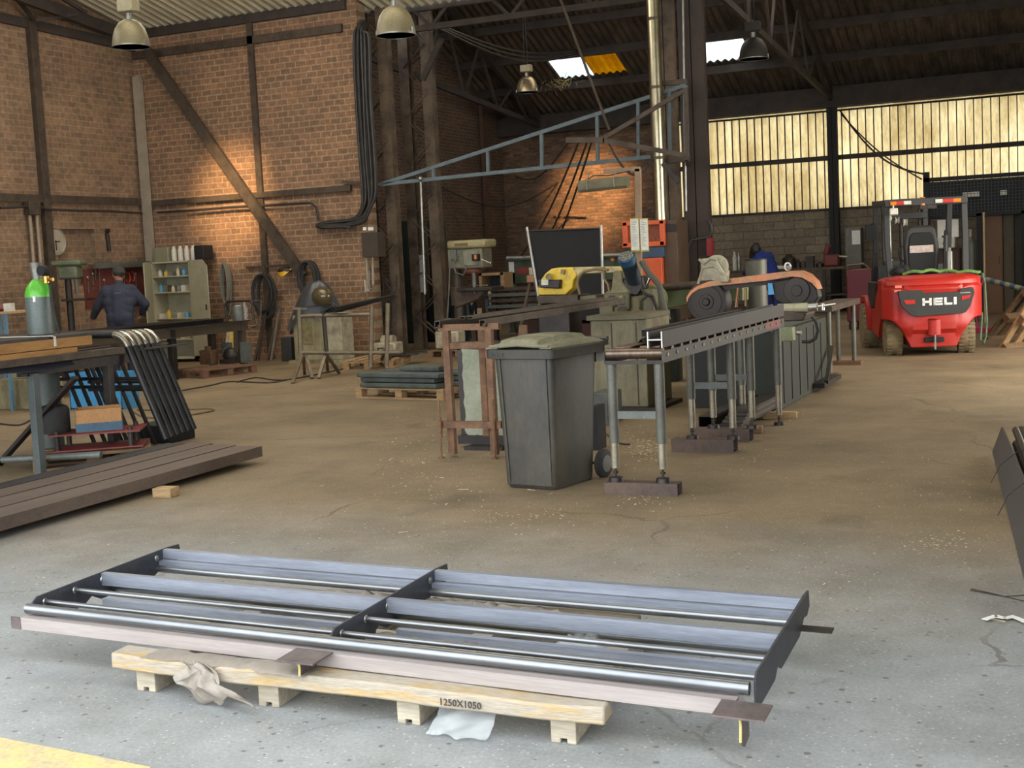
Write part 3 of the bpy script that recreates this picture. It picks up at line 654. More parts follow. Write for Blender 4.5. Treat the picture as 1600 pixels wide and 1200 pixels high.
def bag():
    ca, sa = math.cos(pr_), math.sin(pr_)
    def fn(u, v):
        x = 2.02 + .22 * u; y = -.10 - .10 * v + .012 * math.sin(u * 11 + v * 5); z = .07 * (1 - v) ** 1.2 + .008 + .008 * abs(math.sin(u * 9 + v * 8))
        return (FX + x * ca - y * sa, FY + x * sa + y * ca, z)
    return MB().sheet(fn, 18, 10, (0, 0, -.002))
single('plastic_bag', bag(), plas2, 'clear plastic bag sticking out on the floor under the front pallet board', 'plastic bag')
# ================================================================ wheelie bin
binm = mat('dusty_grey_plastic', (60, 58, 54), .36, 0, (84, 78, 66), 3.5, .7, .05, 40, .12, stretch=(1, 1, .4))
lidm = mat('dusty_lid_plastic', (104, 104, 82), .6, 0, (132, 124, 98), 5, .8, .05, 40)
bn = thing('wheelie_bin', 'dusty dark grey wheelie bin with a closed lid beside the roller conveyor', 'bin', (-3.80, 8.19, 0), math.radians(-11))
def ringrect(w, d, y0, z, r=.05, cx=.22, n=5):
    pts = []
    for (sx, sy, a0) in ((1, -1, -PI / 2), (1, 1, 0), (-1, 1, PI / 2), (-1, -1, PI)):
        for i in range(n):
            a = a0 + PI / 2 * i / (n - 1); pts.append((cx + sx * (w / 2 - r) + r * math.cos(a), y0 + d / 2 + sy * (d / 2 - r) + r * math.sin(a), z))
    return pts
def loft(mb, rings, cap0=True, cap1=True):
    n = len(rings[0]); vs = [p for r in rings for p in r]; fs = []
    for k in range(len(rings) - 1):
        for i in range(n):
            j = (i + 1) % n; fs.append((k * n + i, k * n + j, (k + 1) * n + j, (k + 1) * n + i))
    if cap0: fs.append(tuple(range(n - 1, -1, -1)))
    if cap1: fs.append(tuple(range((len(rings) - 1) * n, len(rings) * n)))
    return mb.add(vs, fs)
BB = MB()
loft(BB, [ringrect(.40, .50, .02, .004), ringrect(.42, .52, .0, .03), ringrect(.44, .54, -.005, .30), ringrect(.485, .60, -.03, .93)])
for x, s in ((.06, 1), (.40, 1)): BB.beam((x, .0, .04), (x - .02 * (1 if x < .2 else -1), -.034, .92), .012, .012)
build('body', BB, binm, bn, local=True)
RM = MB(); loft(RM, [ringrect(.50, .62, -.045, .90), ringrect(.56, .68, -.07, .905), ringrect(.565, .69, -.075, .965), ringrect(.54, .66, -.06, .97)])
RM.box((.22, .67, .955), (.50, .08, .03)).box((.0, .62, .90), (.03, .12, .14)).box((.44, .62, .90), (.03, .12, .14)); RM.cyl((-.03, .70, .985), (.47, .70, .985), .018)
rm = build('rim', RM, binm, bn, local=True)
LD = MB()
def lidf(u, v):
    x = -.045 + .53 * u; y = -.06 + .68 * v; e = math.sin(PI * min(1, max(0, u))) ** .22 * math.sin(PI * min(1, max(.0, v))) ** .22
    c_ = .026 if .2 < u < .8 and v < .86 else 0
    return (x, y, .978 + .038 * e + c_ + .016 * math.sin(PI * u) * math.sin(PI * v) - .014 * (abs(v - .30) < .03) * e)
LD.sheet(lidf, 24, 24, (0, 0, -.006)); LD.tube([(-.02, -.05, .985), (.1, -.062, .992), (.22, -.066, 1.0), (.34, -.062, .992), (.46, -.05, .985)], .013, 8)
build('lid', LD, lidm, bn, local=True)
build('embossed_mark', text_mb('ACCT', .045, .001, Matrix.Translation((-.01, -.0775, .918)) @ Matrix.Rotation(PI / 2, 4, 'X')), binm, rm, local=True)
for x in (-.015, .455):
    w = build('wheel', MB().lathe([(.02, -.028), (.085, -.028), (.1, -.018), (.1, .018), (.085, .028), (.02, .028)], (x, .60, .1), 28, (1, 0, 0)), rubber, bn, local=True)
    build('hub', MB().lathe([(.012, -.034), (.06, -.03), (.06, .03), (.012, .034)], (x, .60, .1), 20, (1, 0, 0)), grey_paint, w, local=True)
build('axle', MB().cyl((-.02, .60, .1), (.46, .60, .1), .011), dark_steel, bn, local=True)
# ================================================================ roller conveyor
XR, XL, CY0, CY1 = -2.57, -2.965, 8.05, 11.62
cv = thing('roller_conveyor', 'long steel roller conveyor running back to the bandsaw, steel beams lying on it', 'conveyor', (-2.77, CY0, 0))
railm = mat('dark_conveyor_rail', (70, 66, 58), .55, .2, (54, 50, 45), 5, .8, .05)
for x, s in ((XR, -1), (XL, 1)):
    r = MB().bb((x - .003, CY0, .87), (x + .003, CY1, .942)).bb((min(x, x + s * .035), CY0, .865), (max(x, x + s * .035), CY1, .871))
    rr = build('side_rail', r, railm, cv)
    for i in range(17): build('bolt', MB().cyl((x - s * .003, CY0 + .10 + i * .21, .915), (x - s * .012, CY0 + .10 + i * .21, .915), .011, n=8), galv, rr)
rollm = mat('worn_roller_steel', (112, 96, 82), .35, .7, (84, 72, 62), 8, .8, .02, 60, .15, stretch=(6, 1, 1))
for i in range(17):
    build('roller', MB().cyl((XL + .006, CY0 + .045 + i * .21, .928), (XR - .006, CY0 + .045 + i * .21, .928), .036, n=20), rollm, cv)
build('end_plate', MB().bb((XL, CY0 + .0, .862), (XR, CY0 + .03, .872)).bb((XL, CY0, .872), (XR, CY0 + .004, .885)), dark_steel, cv)
legm = mat('grey_leg_paint', (100, 99, 90), .5, .25, (80, 78, 70), 4, .8, .05)
leg_b = mat('bare_leg_tube', (156, 148, 130), .38, .6, (120, 112, 96), 6, .7)
def leg(x, y, ztop, zsplit, zb, pad=.05, parent=None, br_=.034):
    l = build('leg', MB().cyl((x, y, zsplit), (x, y, ztop), br_, n=18), legm, parent)
    build('inner_tube', MB().cyl((x, y, zb + .09), (x, y, zsplit + .01), br_ * .82, n=16), leg_b, l)
    build('threaded_foot', MB().cyl((x, y, zb + .02), (x, y, zb + .1), .008, n=8).cyl((x, y, zb + .055), (x, y, zb + .068), .017, n=6).cyl((x, y, zb), (x, y, zb + .028), pad, pad * .9, n=18), dark_steel, l)
    return l
for y, zb in ((8.10, .082), (9.90, .105), (10.52, .105)):
    for x in (XR + .01 - .05, XL + .05 - .02): leg(x, y, .866, .34 + (.08 if y > 9 else 0), zb, parent=cv)
    build('cross_bar', MB().bb((XL + .04, y - .012, .50), (XR - .05, y + .012, .55)), grey_paint, cv)
for x in (XR - .04, XL + .03): leg(x, CY1 - .12, .866, .36, .0, parent=cv)
build('sticker', MB().bb((XR - .001 + .003, 10.9, .885), (XR + .0045, 11.45, .945)), mat('faded_red_sticker', (142, 62, 62), .6, 0, (110, 60, 56), 6, .8), cv)
# tubes used as plinths under the legs
def plinth(x0, x1, y, w, h, label):
    return single('steel_plinth', MB().rhs((x0, y, h / 2), (x1, y, h / 2), w, h, .005), mat('brown_tube_plinth', (96, 78, 68), .6, .3, (72, 60, 54), 6, .8, .05), label, 'steel tube', 'tube plinths under the conveyor legs')
plinth(-3.00, -2.50, 8.10, .11, .082, 'brown square steel tube on the floor under the front legs of the conveyor')
plinth(-3.10, -2.60, 9.93, .14, .105, 'brown steel tube on the floor under the middle legs of the conveyor')
plinth(-3.12, -2.62, 10.52, .14, .105, 'brown steel tube behind the middle one under the conveyor legs')
# beams on the conveyor
hb = single('steel_beam', MB().hbeam((-2.612, CY0 + .02, 1.018), (-2.612, 11.6, 1.018), .10, .105, .006), mat('grey_brown_beam', (62, 56, 51), .62, .1, (52, 47, 43), 4, .8, .03), 'grey-brown wide flange steel beam lying along the conveyor, pale cut end', 'steel beam')
build('cut_end', MB().hbeam((0, -1.797, .0525), (0, -1.791, .0525), .101, .106, .0075), mat('pale_cut_steel', (226, 222, 208), .4, .2), hb, local=True)['label'] = 'pale freshly sawn end'
single('flat_bar', MB().bb((-2.91, CY0 + .06, .966), (-2.80, 11.3, .972)), mat('reddish_flat_steel', (108, 84, 72), .5, .4, (86, 70, 62), 4, .8), 'reddish flat steel bar lying on the conveyor rollers', 'steel bar')
single('angle_bar', MB().extr((-2.83, 8.42, .974), (-2.83, 11.2, .974), [(-.03, 0), (-.026, 0), (0, .026), (.026, 0), (.03, 0), (0, .03)]), dark_steel, 'steel angle bar lying like a roof on the conveyor', 'steel bar')
single('channel_bar', MB().chan((-2.83, 8.50, 1.032), (-2.83, 11.1, 1.032), .05, .05, .004, up=(0, 0, 1)), dark_steel, 'dark steel channel resting on top of the angle bar on the conveyor', 'steel bar')
# stock under the conveyor
single('square_tube_stock', MB().rhs((-3.10, 10.85, .10), (-3.10, 13.0, .10), .12, .12, .006), dark_steel, 'open dark square tube on the floor under the conveyor', 'steel tube')
for i in range(5):
    single('flat_stock', MB().bb((-2.99 + i * .012, 10.9 + i * .05, .062 + i * .026), (-2.80 + i * .006, 12.4, .086 + i * .026)), grimy_steel if i % 2 else dark_steel,
           ['lowest', 'second lowest', 'middle', 'second from top', 'topmost'][i] + ' bar of the flat steel stack on the floor under the conveyor', 'steel bar', 'flat bars stacked under the conveyor')
single('wood_block', MB().box((-2.72, 10.98, .031), (.16, .09, .062), .1), wood_dark, 'small wooden block at the front of the flat bars under the conveyor', 'wood block', bevel=.003)
single('wood_block', MB().box((-2.70, 11.95, .031), (.30, .09, .062), .1), wood, 'small wooden block beside the flat bars near the green saw base', 'wood block', bevel=.003)
# ================================================================ brown trestle with long rails
tr_ = thing('infeed_trestle', 'brown square-tube trestle with threaded feet behind the wheelie bin', 'trestle', (-4.75, 9.55, 0))
def T(px, py, y=9.5): return PY(px, py, y)
xa, xb = T(704, 600).x, T(770, 600).x
for x in (xa, xb):
    build('leg', MB().bb((x - .028, 9.45, .02), (x + .028, 9.505, 1.03)), rust, tr_)
    build('leg', MB().bb((x - .028 + .08, 9.95, .02), (x + .028 + .08, 10.0, 1.03)), rust, tr_)
build('cross_rail', MB().bb((xa, 9.46, .88), (xb, 9.50, .93)), rust, tr_)
build('foot_rail', MB().rhs((xa - .09, 9.42, .27), (xb + .10, 9.42, .27), .05, .055), rust, tr_)
for x in (xa - .055, xb + .045):
    build('threaded_foot', MB().cyl((x, 9.38, .0), (x, 9.38, .48), .009, n=8).cyl((x, 9.38, .17), (x, 9.38, .33), .018, n=10).cyl((x, 9.38, 0), (x, 9.38, .006), .03, n=12), rust, tr_)
build('top_bar', MB().rhs((xa - .06, 9.47, 1.055), (xb + .1, 9.47, 1.055), .05, .05), rust, tr_)
for x in (T(692, 508).x, T(762, 508).x):
    build('long_rail', MB().rhs((x, 9.40, 1.085), (x - .15, 13.2, 1.085), .05, .055, .006), dark_steel if x < -4.7 else grimy_steel, tr_)
build('funnel_plate', MB().plate([(T(735, 515).x, .93), (T(768, 515).x, .935), (T(757, 515).x, .80), (T(750, 515).x, .80)], 9.55, 9.6), rust, tr_)
for i, (pa_, pb_) in enumerate((((722, 497), (850, 470)), ((735, 499), (905, 474)))):
    A = PY(*pa_, 9.45); A.z = 1.13; B = V(A.x - .08 + .1 * i, 12.9, 1.13)
    single('steel_strip', MB().rhs(A, B, .04, .022, .003), grimy_steel, ('left' if i == 0 else 'right') + ' one of two thin rectangular tubes lying on the rails of the brown trestle', 'steel tube', 'thin tubes on the brown trestle')
# pale slab in a rusty frame
sl = thing('framed_panel', 'pale green-grey panel with a torn edge in a dark frame behind the brown trestle', 'panel', (-4.72, 10.0, 0))
S0, S1 = PY(717, 545, 10.0), PY(800, 700, 10.0)
random.seed(5)
pts = [(S0.x + .02, S0.z)]
for i in range(14): pts.append((S0.x + .02 + i * .035, S0.z + random.uniform(-.012, .006)))
for i in range(10): pts.append((S1.x, S0.z - i * .08))
for i in range(13, -1, -1): pts.append((S0.x + .03 + i * .035, .10 + random.uniform(-.01, .015)))
for i in range(12): pts.append((S0.x + .02 + random.uniform(-.008, .012), .14 + i * .06))
build('sheet', MB().plate(pts, 10.0, 10.012), mat('pale_green_grey_sheet', (150, 152, 130), .6, .1, (124, 128, 108), 3, .8, .05, 30, .1), sl)
build('frame', MB().bb((S0.x - .03, 10.02, .03), (S0.x + .02, 10.06, .88)).bb((S0.x - .03, 10.02, .83), (S1.x, 10.06, .90)).bb((S0.x - .03, 9.95, .03), (S1.x, 10.06, .10)).bb((S0.x + .1, 9.8, .0), (S1.x, 10.1, .03)), dark_steel, sl)
# ================================================================ wood pallet with folded brackets
def pallet(name, label, loc, rz, L, Wd, m_, H=.13, group=None, nb=5):
    p = thing(name, label, 'pallet', loc, rz, group)
    for i in range(nb): build('deck_board', MB().bb((0, i * (Wd - .09) / (nb - 1), H - .02), (L, i * (Wd - .09) / (nb - 1) + .09, H)), m_, p, bevel=.002, local=True)
    for j in range(3):
        x = j * (L - .1) / 2
        build('stringer', MB().bb((x, 0, H - .04), (x + .1, Wd, H - .021)), m_, p, local=True)
        for i in range(3): build('block', MB().bb((x, i * (Wd - .1) / 2, .018), (x + .1, i * (Wd - .1) / 2 + .1, H - .041)), m_, p, local=True)
    for i in range(3): build('bottom_board', MB().bb((0, i * (Wd - .1) / 2, 0), (L, i * (Wd - .1) / 2 + .1, .018)), m_, p, local=True)
    return p
A, B = G(556, 622), G(693, 626); rz = math.atan2(B.y - A.y, B.x - A.x)
pallet('euro_pallet', 'pale wooden pallet carrying a stack of folded grey-green steel sections', A, rz, (B - A).length, .9, wood)
ca, sa = math.cos(rz), math.sin(rz)
def PL(x, y, z): return (A.x + x * ca - y * sa, A.y + x * sa + y * ca, z)
gs = mat('grey_green_section_paint', (96, 104, 100), .5, .25, (72, 78, 74), 6, .8, .05)
names = ['lowest left', 'lowest right', 'middle left', 'middle right', 'upper left', 'upper right', 'topmost']
for i, (x0, x1, y, z, w) in enumerate(((.10, 1.28, .10, .165, .12), (.12, 1.9, .42, .165, .12), (.08, 1.22, .14, .225, .12), (.12, 1.9, .46, .225, .12), (.06, 1.32, .10, .285, .12), (.12, 1.8, .45, .285, .12), (.55, 1.15, .3, .345, .1))):
    o = MB()
    prof = [(-w, -.026), (w, -.026), (w * 1.05, 0), (w, .026), (-w, .026), (-w * 1.05, 0)]
    o.extr(PL(x0, y, z), PL(x1, y, z), prof)
    for q in (x0 + .02, (x0 + x1) / 2, x1 - .06): o.cyl(PL(q, y - w - .008, z), PL(q, y - w + .01, z), .018, n=10)
    single('folded_section', o, gs, names[i] + ' folded grey-green steel section stacked on the pale pallet', 'steel section', 'folded sections on the pale pallet', bevel=.004)
# ================================================================ forklift
red = mat('forklift_red', (172, 36, 26), .38, 0, (134, 32, 22), 2.5, .4, 0, 50, .05)
fgrey = mat('forklift_dark_grey', (48, 48, 47), .5, 0, (38, 38, 37), 5, .6)
tire = mat('dusty_tyre', (134, 118, 88), .9, 0, (96, 86, 66), 7, .8, .2)
glassm = mat('dark_tinted_plastic', (30, 30, 30), .12)
fk = thing('forklift', 'red and dark grey electric forklift seen from behind, white lettering on its rear', 'forklift', (-2.17, 18.92, 0), math.radians(16))
def zb(x):
    a = abs(x)
    if a < .30: return .12
    if a < .40: return .12 + (a - .30) / .10 * .22
    if a < .60: return .34 + math.sin((a - .40) / .20 * PI / 2) * .17
    return .51
def zt(x): a = abs(x); return 1.10 - .06 * (a / .66) ** 6
def ybk(x, z):
    y = -.42 + .20 * abs(x / .66) ** 3.5
    if z > .95: y += .05
    if z < .5: y += .0
    if .52 < z < .90 and abs(x) < .5: y += .015
    if z < .34: y += .05
    y += .10 * max(0, (z - 1.03) / .07) ** 2
    return y
def W2(z): return .62 + .04 * math.sin(min(1, max(0, (z - .45) / .5)) * PI)
cw = MB().slab(-.66, .66, 44, 16, zb, zt, ybk, lambda x, z: .18)
build('counterweight', cw, red, fk, bevel=.012, local=True)
build('top_ledge', MB().slab(-.61, .61, 30, 5, lambda x: .955, lambda x: 1.085 - .04 * abs(x / .61) ** 4, lambda x, z: ybk(x, z) - .03 + .06 * ((z - .955) / .13) ** 2, lambda x, z: -.1), red, fk, bevel=.015, local=True)
P = [(-.46, .90), (-.15, .90), (-.11, .86), (.35, .86), (.39, .90), (.54, .91), (.56, .84), (.50, .66), (.44, .58), (.40, .57), (-.22, .545), (-.30, .575), (-.42, .70)]
pn = MB(); P = [(a * .98 - .02, b) for a, b in P]
pn.plate(P, -.437, -.36)
rp = build('rear_panel', pn, fgrey, fk, bevel=.004, local=True)
wl_ = mat('white_lettering', (236, 234, 228), .5); lt = MB(); yl = -.437
def bx(x0, z0, x1, z1): lt.bb((x0, yl - .004, z0), (x1, yl + .002, z1))
x = -.155; h0, h1 = .69, .79; t = .032
bx(x, h0, x + t, h1); bx(x + .09, h0, x + .09 + t, h1); bx(x, h0 + .035, x + .12, h0 + .065); x += .145
bx(x, h0, x + t, h1); bx(x, h0, x + .12, h0 + .026); bx(x, h0 + .037, x + .115, h0 + .063); bx(x, h1 - .026, x + .12, h1); x += .14
bx(x, h0, x + t, h1); bx(x, h0, x + .105, h0 + .028); x += .125
bx(x, h0, x + t + .004, h1)
build('lettering', lt, wl_, rp, local=True)
build('model_code', text_mb('CPD35-Z', .032, .001, Matrix.Translation((.33, -.4385, .835)) @ Matrix.Rotation(PI / 2, 4, 'X')) if 0 else MB().bb((.34, -.4395, .835), (.47, -.436, .85)), mat('grey_small_print', (150, 148, 142), .6), rp, local=True)
rl = mat('red_lamp_lens', (190, 48, 40), .3, 0, (150, 30, 28), 30, .4)
build('tail_lamp', MB().plate([(-.40, .775), (-.25, .775), (-.25, .72), (-.37, .72)], -.442, -.43), rl, rp, local=True)
build('tail_lamp', MB().plate([(.36, .80), (.48, .81), (.46, .77), (.36, .745)], -.442, -.43), rl, rp, local=True)
# drawbar boss and slot
build('drawbar_boss', MB().slab(-.085, .085, 10, 8, lambda x: .28, lambda x: .50, lambda x, z: -.45 + .03 * (x / .085) ** 2, lambda x, z: -.3).cyl((-.0, -.42, .50), (.0, -.42, .515), .075, n=20), red, fk, bevel=.008, local=True)
build('slot', MB().bb((-.13, -.405, .19), (.13, -.33, .255)), blackm, fk, bevel=.01, local=True)
build('drawbar_pin', MB().cyl((0, -.44, .09), (0, -.44, .29), .014, n=10).box((0, -.44, .15), (.03, .03, .07)), galv, fk, local=True)
bf = MB()
for x, z in ((-.50, .94), (-.51, .88)): bf.bb((x, ybk(x, z) - .035, z), (x + .09, ybk(x, z) - .02, z + .035))
build('reflective_sticker', bf, mat('pale_red_reflector', (232, 120, 100), .4, 0, (220, 100, 84), 10, .4), fk, local=True)
# side body, step, floor, fenders
for s in (-1, 1):
    x0 = s * .56; x1 = s * .64
    sb = MB().platex([(.16, 1.02), (.55, .80), (.70, .62), (1.15, .62), (1.2, .30), (.35, .22), (.22, .40), (.0, .56), (.0, 1.0)], min(x0, x1), max(x0, x1))
    o = build('side_panel', sb, red, fk, bevel=.008, local=True)
    build('side_cover', MB().platex([(.45, 1.0), (1.3, 1.0), (1.35, .62), (.72, .64), (.56, .82)], min(x0, x1) + .01 * s, max(x0, x1) + .004 * s), fgrey, fk, bevel=.01, local=True)
    build('front_fender', MB().platex([(1.15, .30), (1.12, .66), (1.3, .78), (1.75, .78), (1.98, .60), (2.0, .42), (1.9, .42), (1.85, .60), (1.7, .69), (1.4, .69), (1.24, .58)], min(s * .50, s * .70), max(s * .50, s * .70)), red, fk, bevel=.01, local=True)
build('chassis', MB().bb((-.50, .15, .25), (.50, 1.5, .60)).bb((-.55, .1, .85), (.55, .7, 1.04)).bb((-.45, -.1, .15), (.45, .2, .3)), blackm, fk, bevel=.01, local=True)
build('rear_axle', MB().cyl((-.42, 0, .24), (.42, 0, .24), .05, n=14).box((0, 0, .26), (.3, .2, .12)), dark_steel, fk, local=True)
def wheel(name, x, y, r, w, steer=0):
    d = V(math.cos(steer), math.sin(steer), 0); c = V(x, y, r)
    prof = [(r * .60, -w / 2), (r * .93, -w / 2), (r, -w * .36), (r, w * .36), (r * .93, w / 2), (r * .60, w / 2)]
    o = build(name, MB().lathe(prof, c, 40, d), tire, fk, local=True)
    n = 26
    for s in (-1, 1):
        tm = MB()
        for i in range(n):
            a = 2 * PI * i / n; u = d.orthogonal().normalized(); v_ = d.cross(u); rad = u * math.cos(a) + v_ * math.sin(a); tan = d.cross(rad)
            p = c + rad * (r * .985) + d * (s * w * .30)
            tm.extr(p - tan * .011, p + tan * .011, [(-w * .17, -.012), (w * .17, -.012), (w * .17, .012), (-w * .17, .012)], up=rad)
        t_ = build('tread', tm, tire, o, local=True)
    hb = MB().lathe([(.02, -w * .30), (r * .35, -w * .34), (r * .6, -w * .42), (r * .6, w * .42), (r * .35, w * .34), (.02, w * .30)], c, 28, d)
    build('hub', hb, dark_steel, o, local=True)
wheel('rear_wheel', -.49, .02, .245, .22); wheel('rear_wheel', .49, .02, .245, .22, -.12)
wheel('front_wheel', -.60, 1.58, .33, .25); wheel('front_wheel', .60, 1.58, .33, .25)
# overhead guard
gd_ = MB()
for s in (-1, 1):
    q = [V(s * .50, .02, 1.02), V(s * .52, .12, 1.55), V(s * .52, .16, 2.08)]
    build('guard_post', MB().beam(q[0], q[1], .075, .075).beam(q[1] - V(0, 0, .01), q[2], .075, .075), fgrey, fk, bevel=.006, local=True)
    build('guard_post', MB().beam((s * .54, 1.62, .62), (s * .52, 1.35, 1.45), .075, .085).beam((s * .52, 1.36, 1.43), (s * .52, 1.22, 2.10), .075, .085), fgrey, fk, bevel=.006, local=True)
    build('roof_rail', MB().beam((s * .52, .10, 2.10), (s * .52, 1.4, 2.14), .07, .08), fgrey, fk, bevel=.006, local=True)
build('roof_crossbar', MB().beam((-.55, .10, 2.10), (.55, .10, 2.10), .09, .10), fgrey, fk, bevel=.008, local=True)
build('roof_crossbar', MB().beam((-.55, 1.38, 2.14), (.55, 1.38, 2.14), .08, .07), fgrey, fk, bevel=.008, local=True)
for i in range(6): build('roof_bar', MB().beam((-.40 + .16 * i, .12, 2.12), (-.40 + .16 * i, 1.38, 2.15), .03, .04), fgrey, fk, local=True)
orl = mat('orange_lamp_lens', (226, 120, 30), .3, 0, (200, 90, 20), 20, .4)
for s in (-1, 1):
    for i, (m_, x0, x1) in enumerate(((orl, .48, .40), (rl, .40, .30), (white, .30, .20)) if s < 0 else ((white, .12, .22), (rl, .22, .36), (orl, .36, .46))):
        build('rear_lamp', MB().bb((s * x0 if s < 0 else x0, .035, 2.07), (s * x1 if s < 0 else x1, .06, 2.12)), m_, fk, bevel=.004, local=True)
build('beacon', MB().lathe([(.05, 0), (.05, .02), (.045, .03), (.045, .09), (.03, .11), (.005, .115)], (-.04, .10, 2.05), 16), orl, fk, local=True)
build('beacon_bracket', MB().bb((-.08, .06, 2.0), (.14, .14, 2.05)), dark_steel, fk, local=True)
build('work_light', MB().box((-.44, .02, 1.98), (.11, .07, .09), 0, -.2).cyl((-.44, .04, 2.02), (-.44, .06, 2.08), .012), white, fk, bevel=.01, local=True)
build('work_light', MB().lathe([(.01, 0), (.05, .01), (.05, .05), (.01, .06)], (-.30, 1.5, 1.92), 14, (0, 1, 0)), white, fk, local=True)
# seat
def seat(u, v):
    x = -.215 + .43 * u; k = 1 - .35 * max(0, v - .75) ** 1.5
    return (x * k, .50 + .10 * (v) - .03 * math.sin(PI * u), 1.14 + .62 * v)
sx = -.03
P = [(-.26, 1.10), (.22, 1.10), (.24, 1.5), (.20, 1.74), (.14, 1.80), (-.18, 1.80), (-.24, 1.74), (-.28, 1.5)]
build('seat_back', MB().plate([(a * .92, b * .97 + .03) for a, b in P], .40, .50), fgrey, fk, bevel=.03, local=True)
build('seat_back_pad', MB().plate([(a * .74 - .0, 1.2 + (b - 1.2) * .80) for a, b in P], .385, .42), blackm, fk, bevel=.015, local=True)
build('seat_plate', MB().bb((-.18, .375, 1.40), (.14, .39, 1.50)), mat('silver_seat_label', (196, 186, 176), .35, .3, (160, 90, 84), 26, .5), fk, local=True)
build('seat_cushion', MB().bb((-.24, .45, 1.05), (.22, .92, 1.18)), blackm, fk, bevel=.03, local=True)
build('steering_wheel', MB().tube([(-.05 + .16 * math.cos(a), 1.2 + .08 * math.sin(a), 1.38 + .14 * math.sin(a)) for a in [i * PI / 8 for i in range(17)]], .014, 8).cyl((-.05, 1.22, 1.38), (-.05, 1.35, 1.0), .03), blackm, fk, local=True)
build('dashboard', MB().bb((-.5, 1.30, .75), (.5, 1.45, 1.22)), fgrey, fk, bevel=.02, local=True)
build('grab_handle', MB().tube([(.30, .42, 1.1), (.32, .42, 1.62), (.34, .5, 1.68)], .03, 8), fgrey, fk, local=True)
build('extinguisher', MB().cyl((.34, .30, 1.12), (.34, .30, 1.40), .05, n=14).cyl((.34, .30, 1.40), (.34, .30, 1.45), .025, n=10), galv, fk, local=True)
# mast behind
for s in (-1, 1):
    build('mast_channel', MB().chan((s * .30, 1.95, .1), (s * .30, 2.02, 2.20), .07, .13, .014, up=(0, 1, 0)), fgrey, fk, local=True)
    build('lift_cylinder', MB().cyl((s * .22, 1.92, .3), (s * .22, 1.97, 1.3), .04, n=14).cyl((s * .22, 1.97, 1.3), (s * .22, 2.0, 2.05), .022, n=12), dark_steel if s > 0 else galv, fk, local=True)
build('mast_crossbar', MB().bb((-.32, 1.9, 1.9), (.32, 2.05, 2.0)), fgrey, fk, bevel=.01, local=True)
build('mast_crossbar', MB().bb((-.32, 1.9, 1.2), (.32, 2.05, 1.28)), fgrey, fk, bevel=.01, local=True)
build('hose_guide', MB().lathe([(.02, -.03), (.07, -.03), (.045, 0), (.07, .03), (.02, .03)], (.0, 1.95, 1.86), 16, (1, 0, 0)).lathe([(.02, -.03), (.07, -.03), (.045, 0), (.07, .03), (.02, .03)], (-.12, 1.95, 1.9), 16, (1, 0, 0)), white, fk, local=True)
build('centre_ram', MB().cyl((-.06, 1.9, 1.0), (-.06, 1.95, 1.85), .035, n=14), dark_steel, fk, local=True)
build('mirror', MB().box((-.62, 1.15, 1.72), (.14, .03, .22), .2).tube([(-.52, 1.25, 1.85), (-.60, 1.18, 1.84)], .01, 6), blackm, fk, bevel=.02, local=True)
build('fork_carriage', MB().bb((-.5, 2.06, .1), (.5, 2.12, .5)), fgrey, fk, local=True)
for s in (-1, 1): build('fork', MB().bb((s * .3 - .06, 2.1, .03), (s * .3 + .06, 3.1, .07)).bb((s * .3 - .06, 2.1, .03), (s * .3 + .06, 2.15, .5)), dark_steel, fk, local=True)
# green strap lying over the back of the truck
sp_ = []
for i in range(40):
    u = i / 39; x = -.35 + 1.02 * u; sp_.append((x, -.08 - .05 * math.sin(u * 9), 1.115 + .025 * abs(math.sin(u * 13)) + .02 * math.sin(u * 5)))
Mx = WM[fk.name]
hang = [(.68, -.05, 1.08), (.70, -.1, .95), (.70, -.14, .7), (.71, -.14, .45), (.70, -.12, .22), (.66, -.14, .12), (.62, -.16, .2), (.64, -.14, .4), (.655, -.12, .55)]
st_ = MB().tube([Mx @ Vector(p) for p in sp_], .022, 6); single('green_strap', st_, mat('green_webbing', (106, 140, 70), .8, 0, (70, 100, 56), 20, .7), 'green webbing strap bunched on top of the forklift behind its seat', 'strap')
single('hanging_rope', MB().tube([Mx @ Vector((p[0] + .03, p[1], p[2])) for p in hang], .014, 6), mat('green_rope', (92, 116, 88), .8, 0, (60, 80, 62), 20, .7), 'green rope hanging in a loop down the right side of the forklift', 'rope')
single('black_glove', MB().add(*(lambda q: (q.v, q.f))(MB().ball(Mx @ V(-.40, -.02, 1.16), (.09, .07, .06)).ball(Mx @ V(-.31, .0, 1.18), (.07, .06, .07)).ball(Mx @ V(-.46, .0, 1.14), (.05, .05, .04)))), blackm, 'crumpled black cloth lying on the left rear top of the forklift', 'cloth')
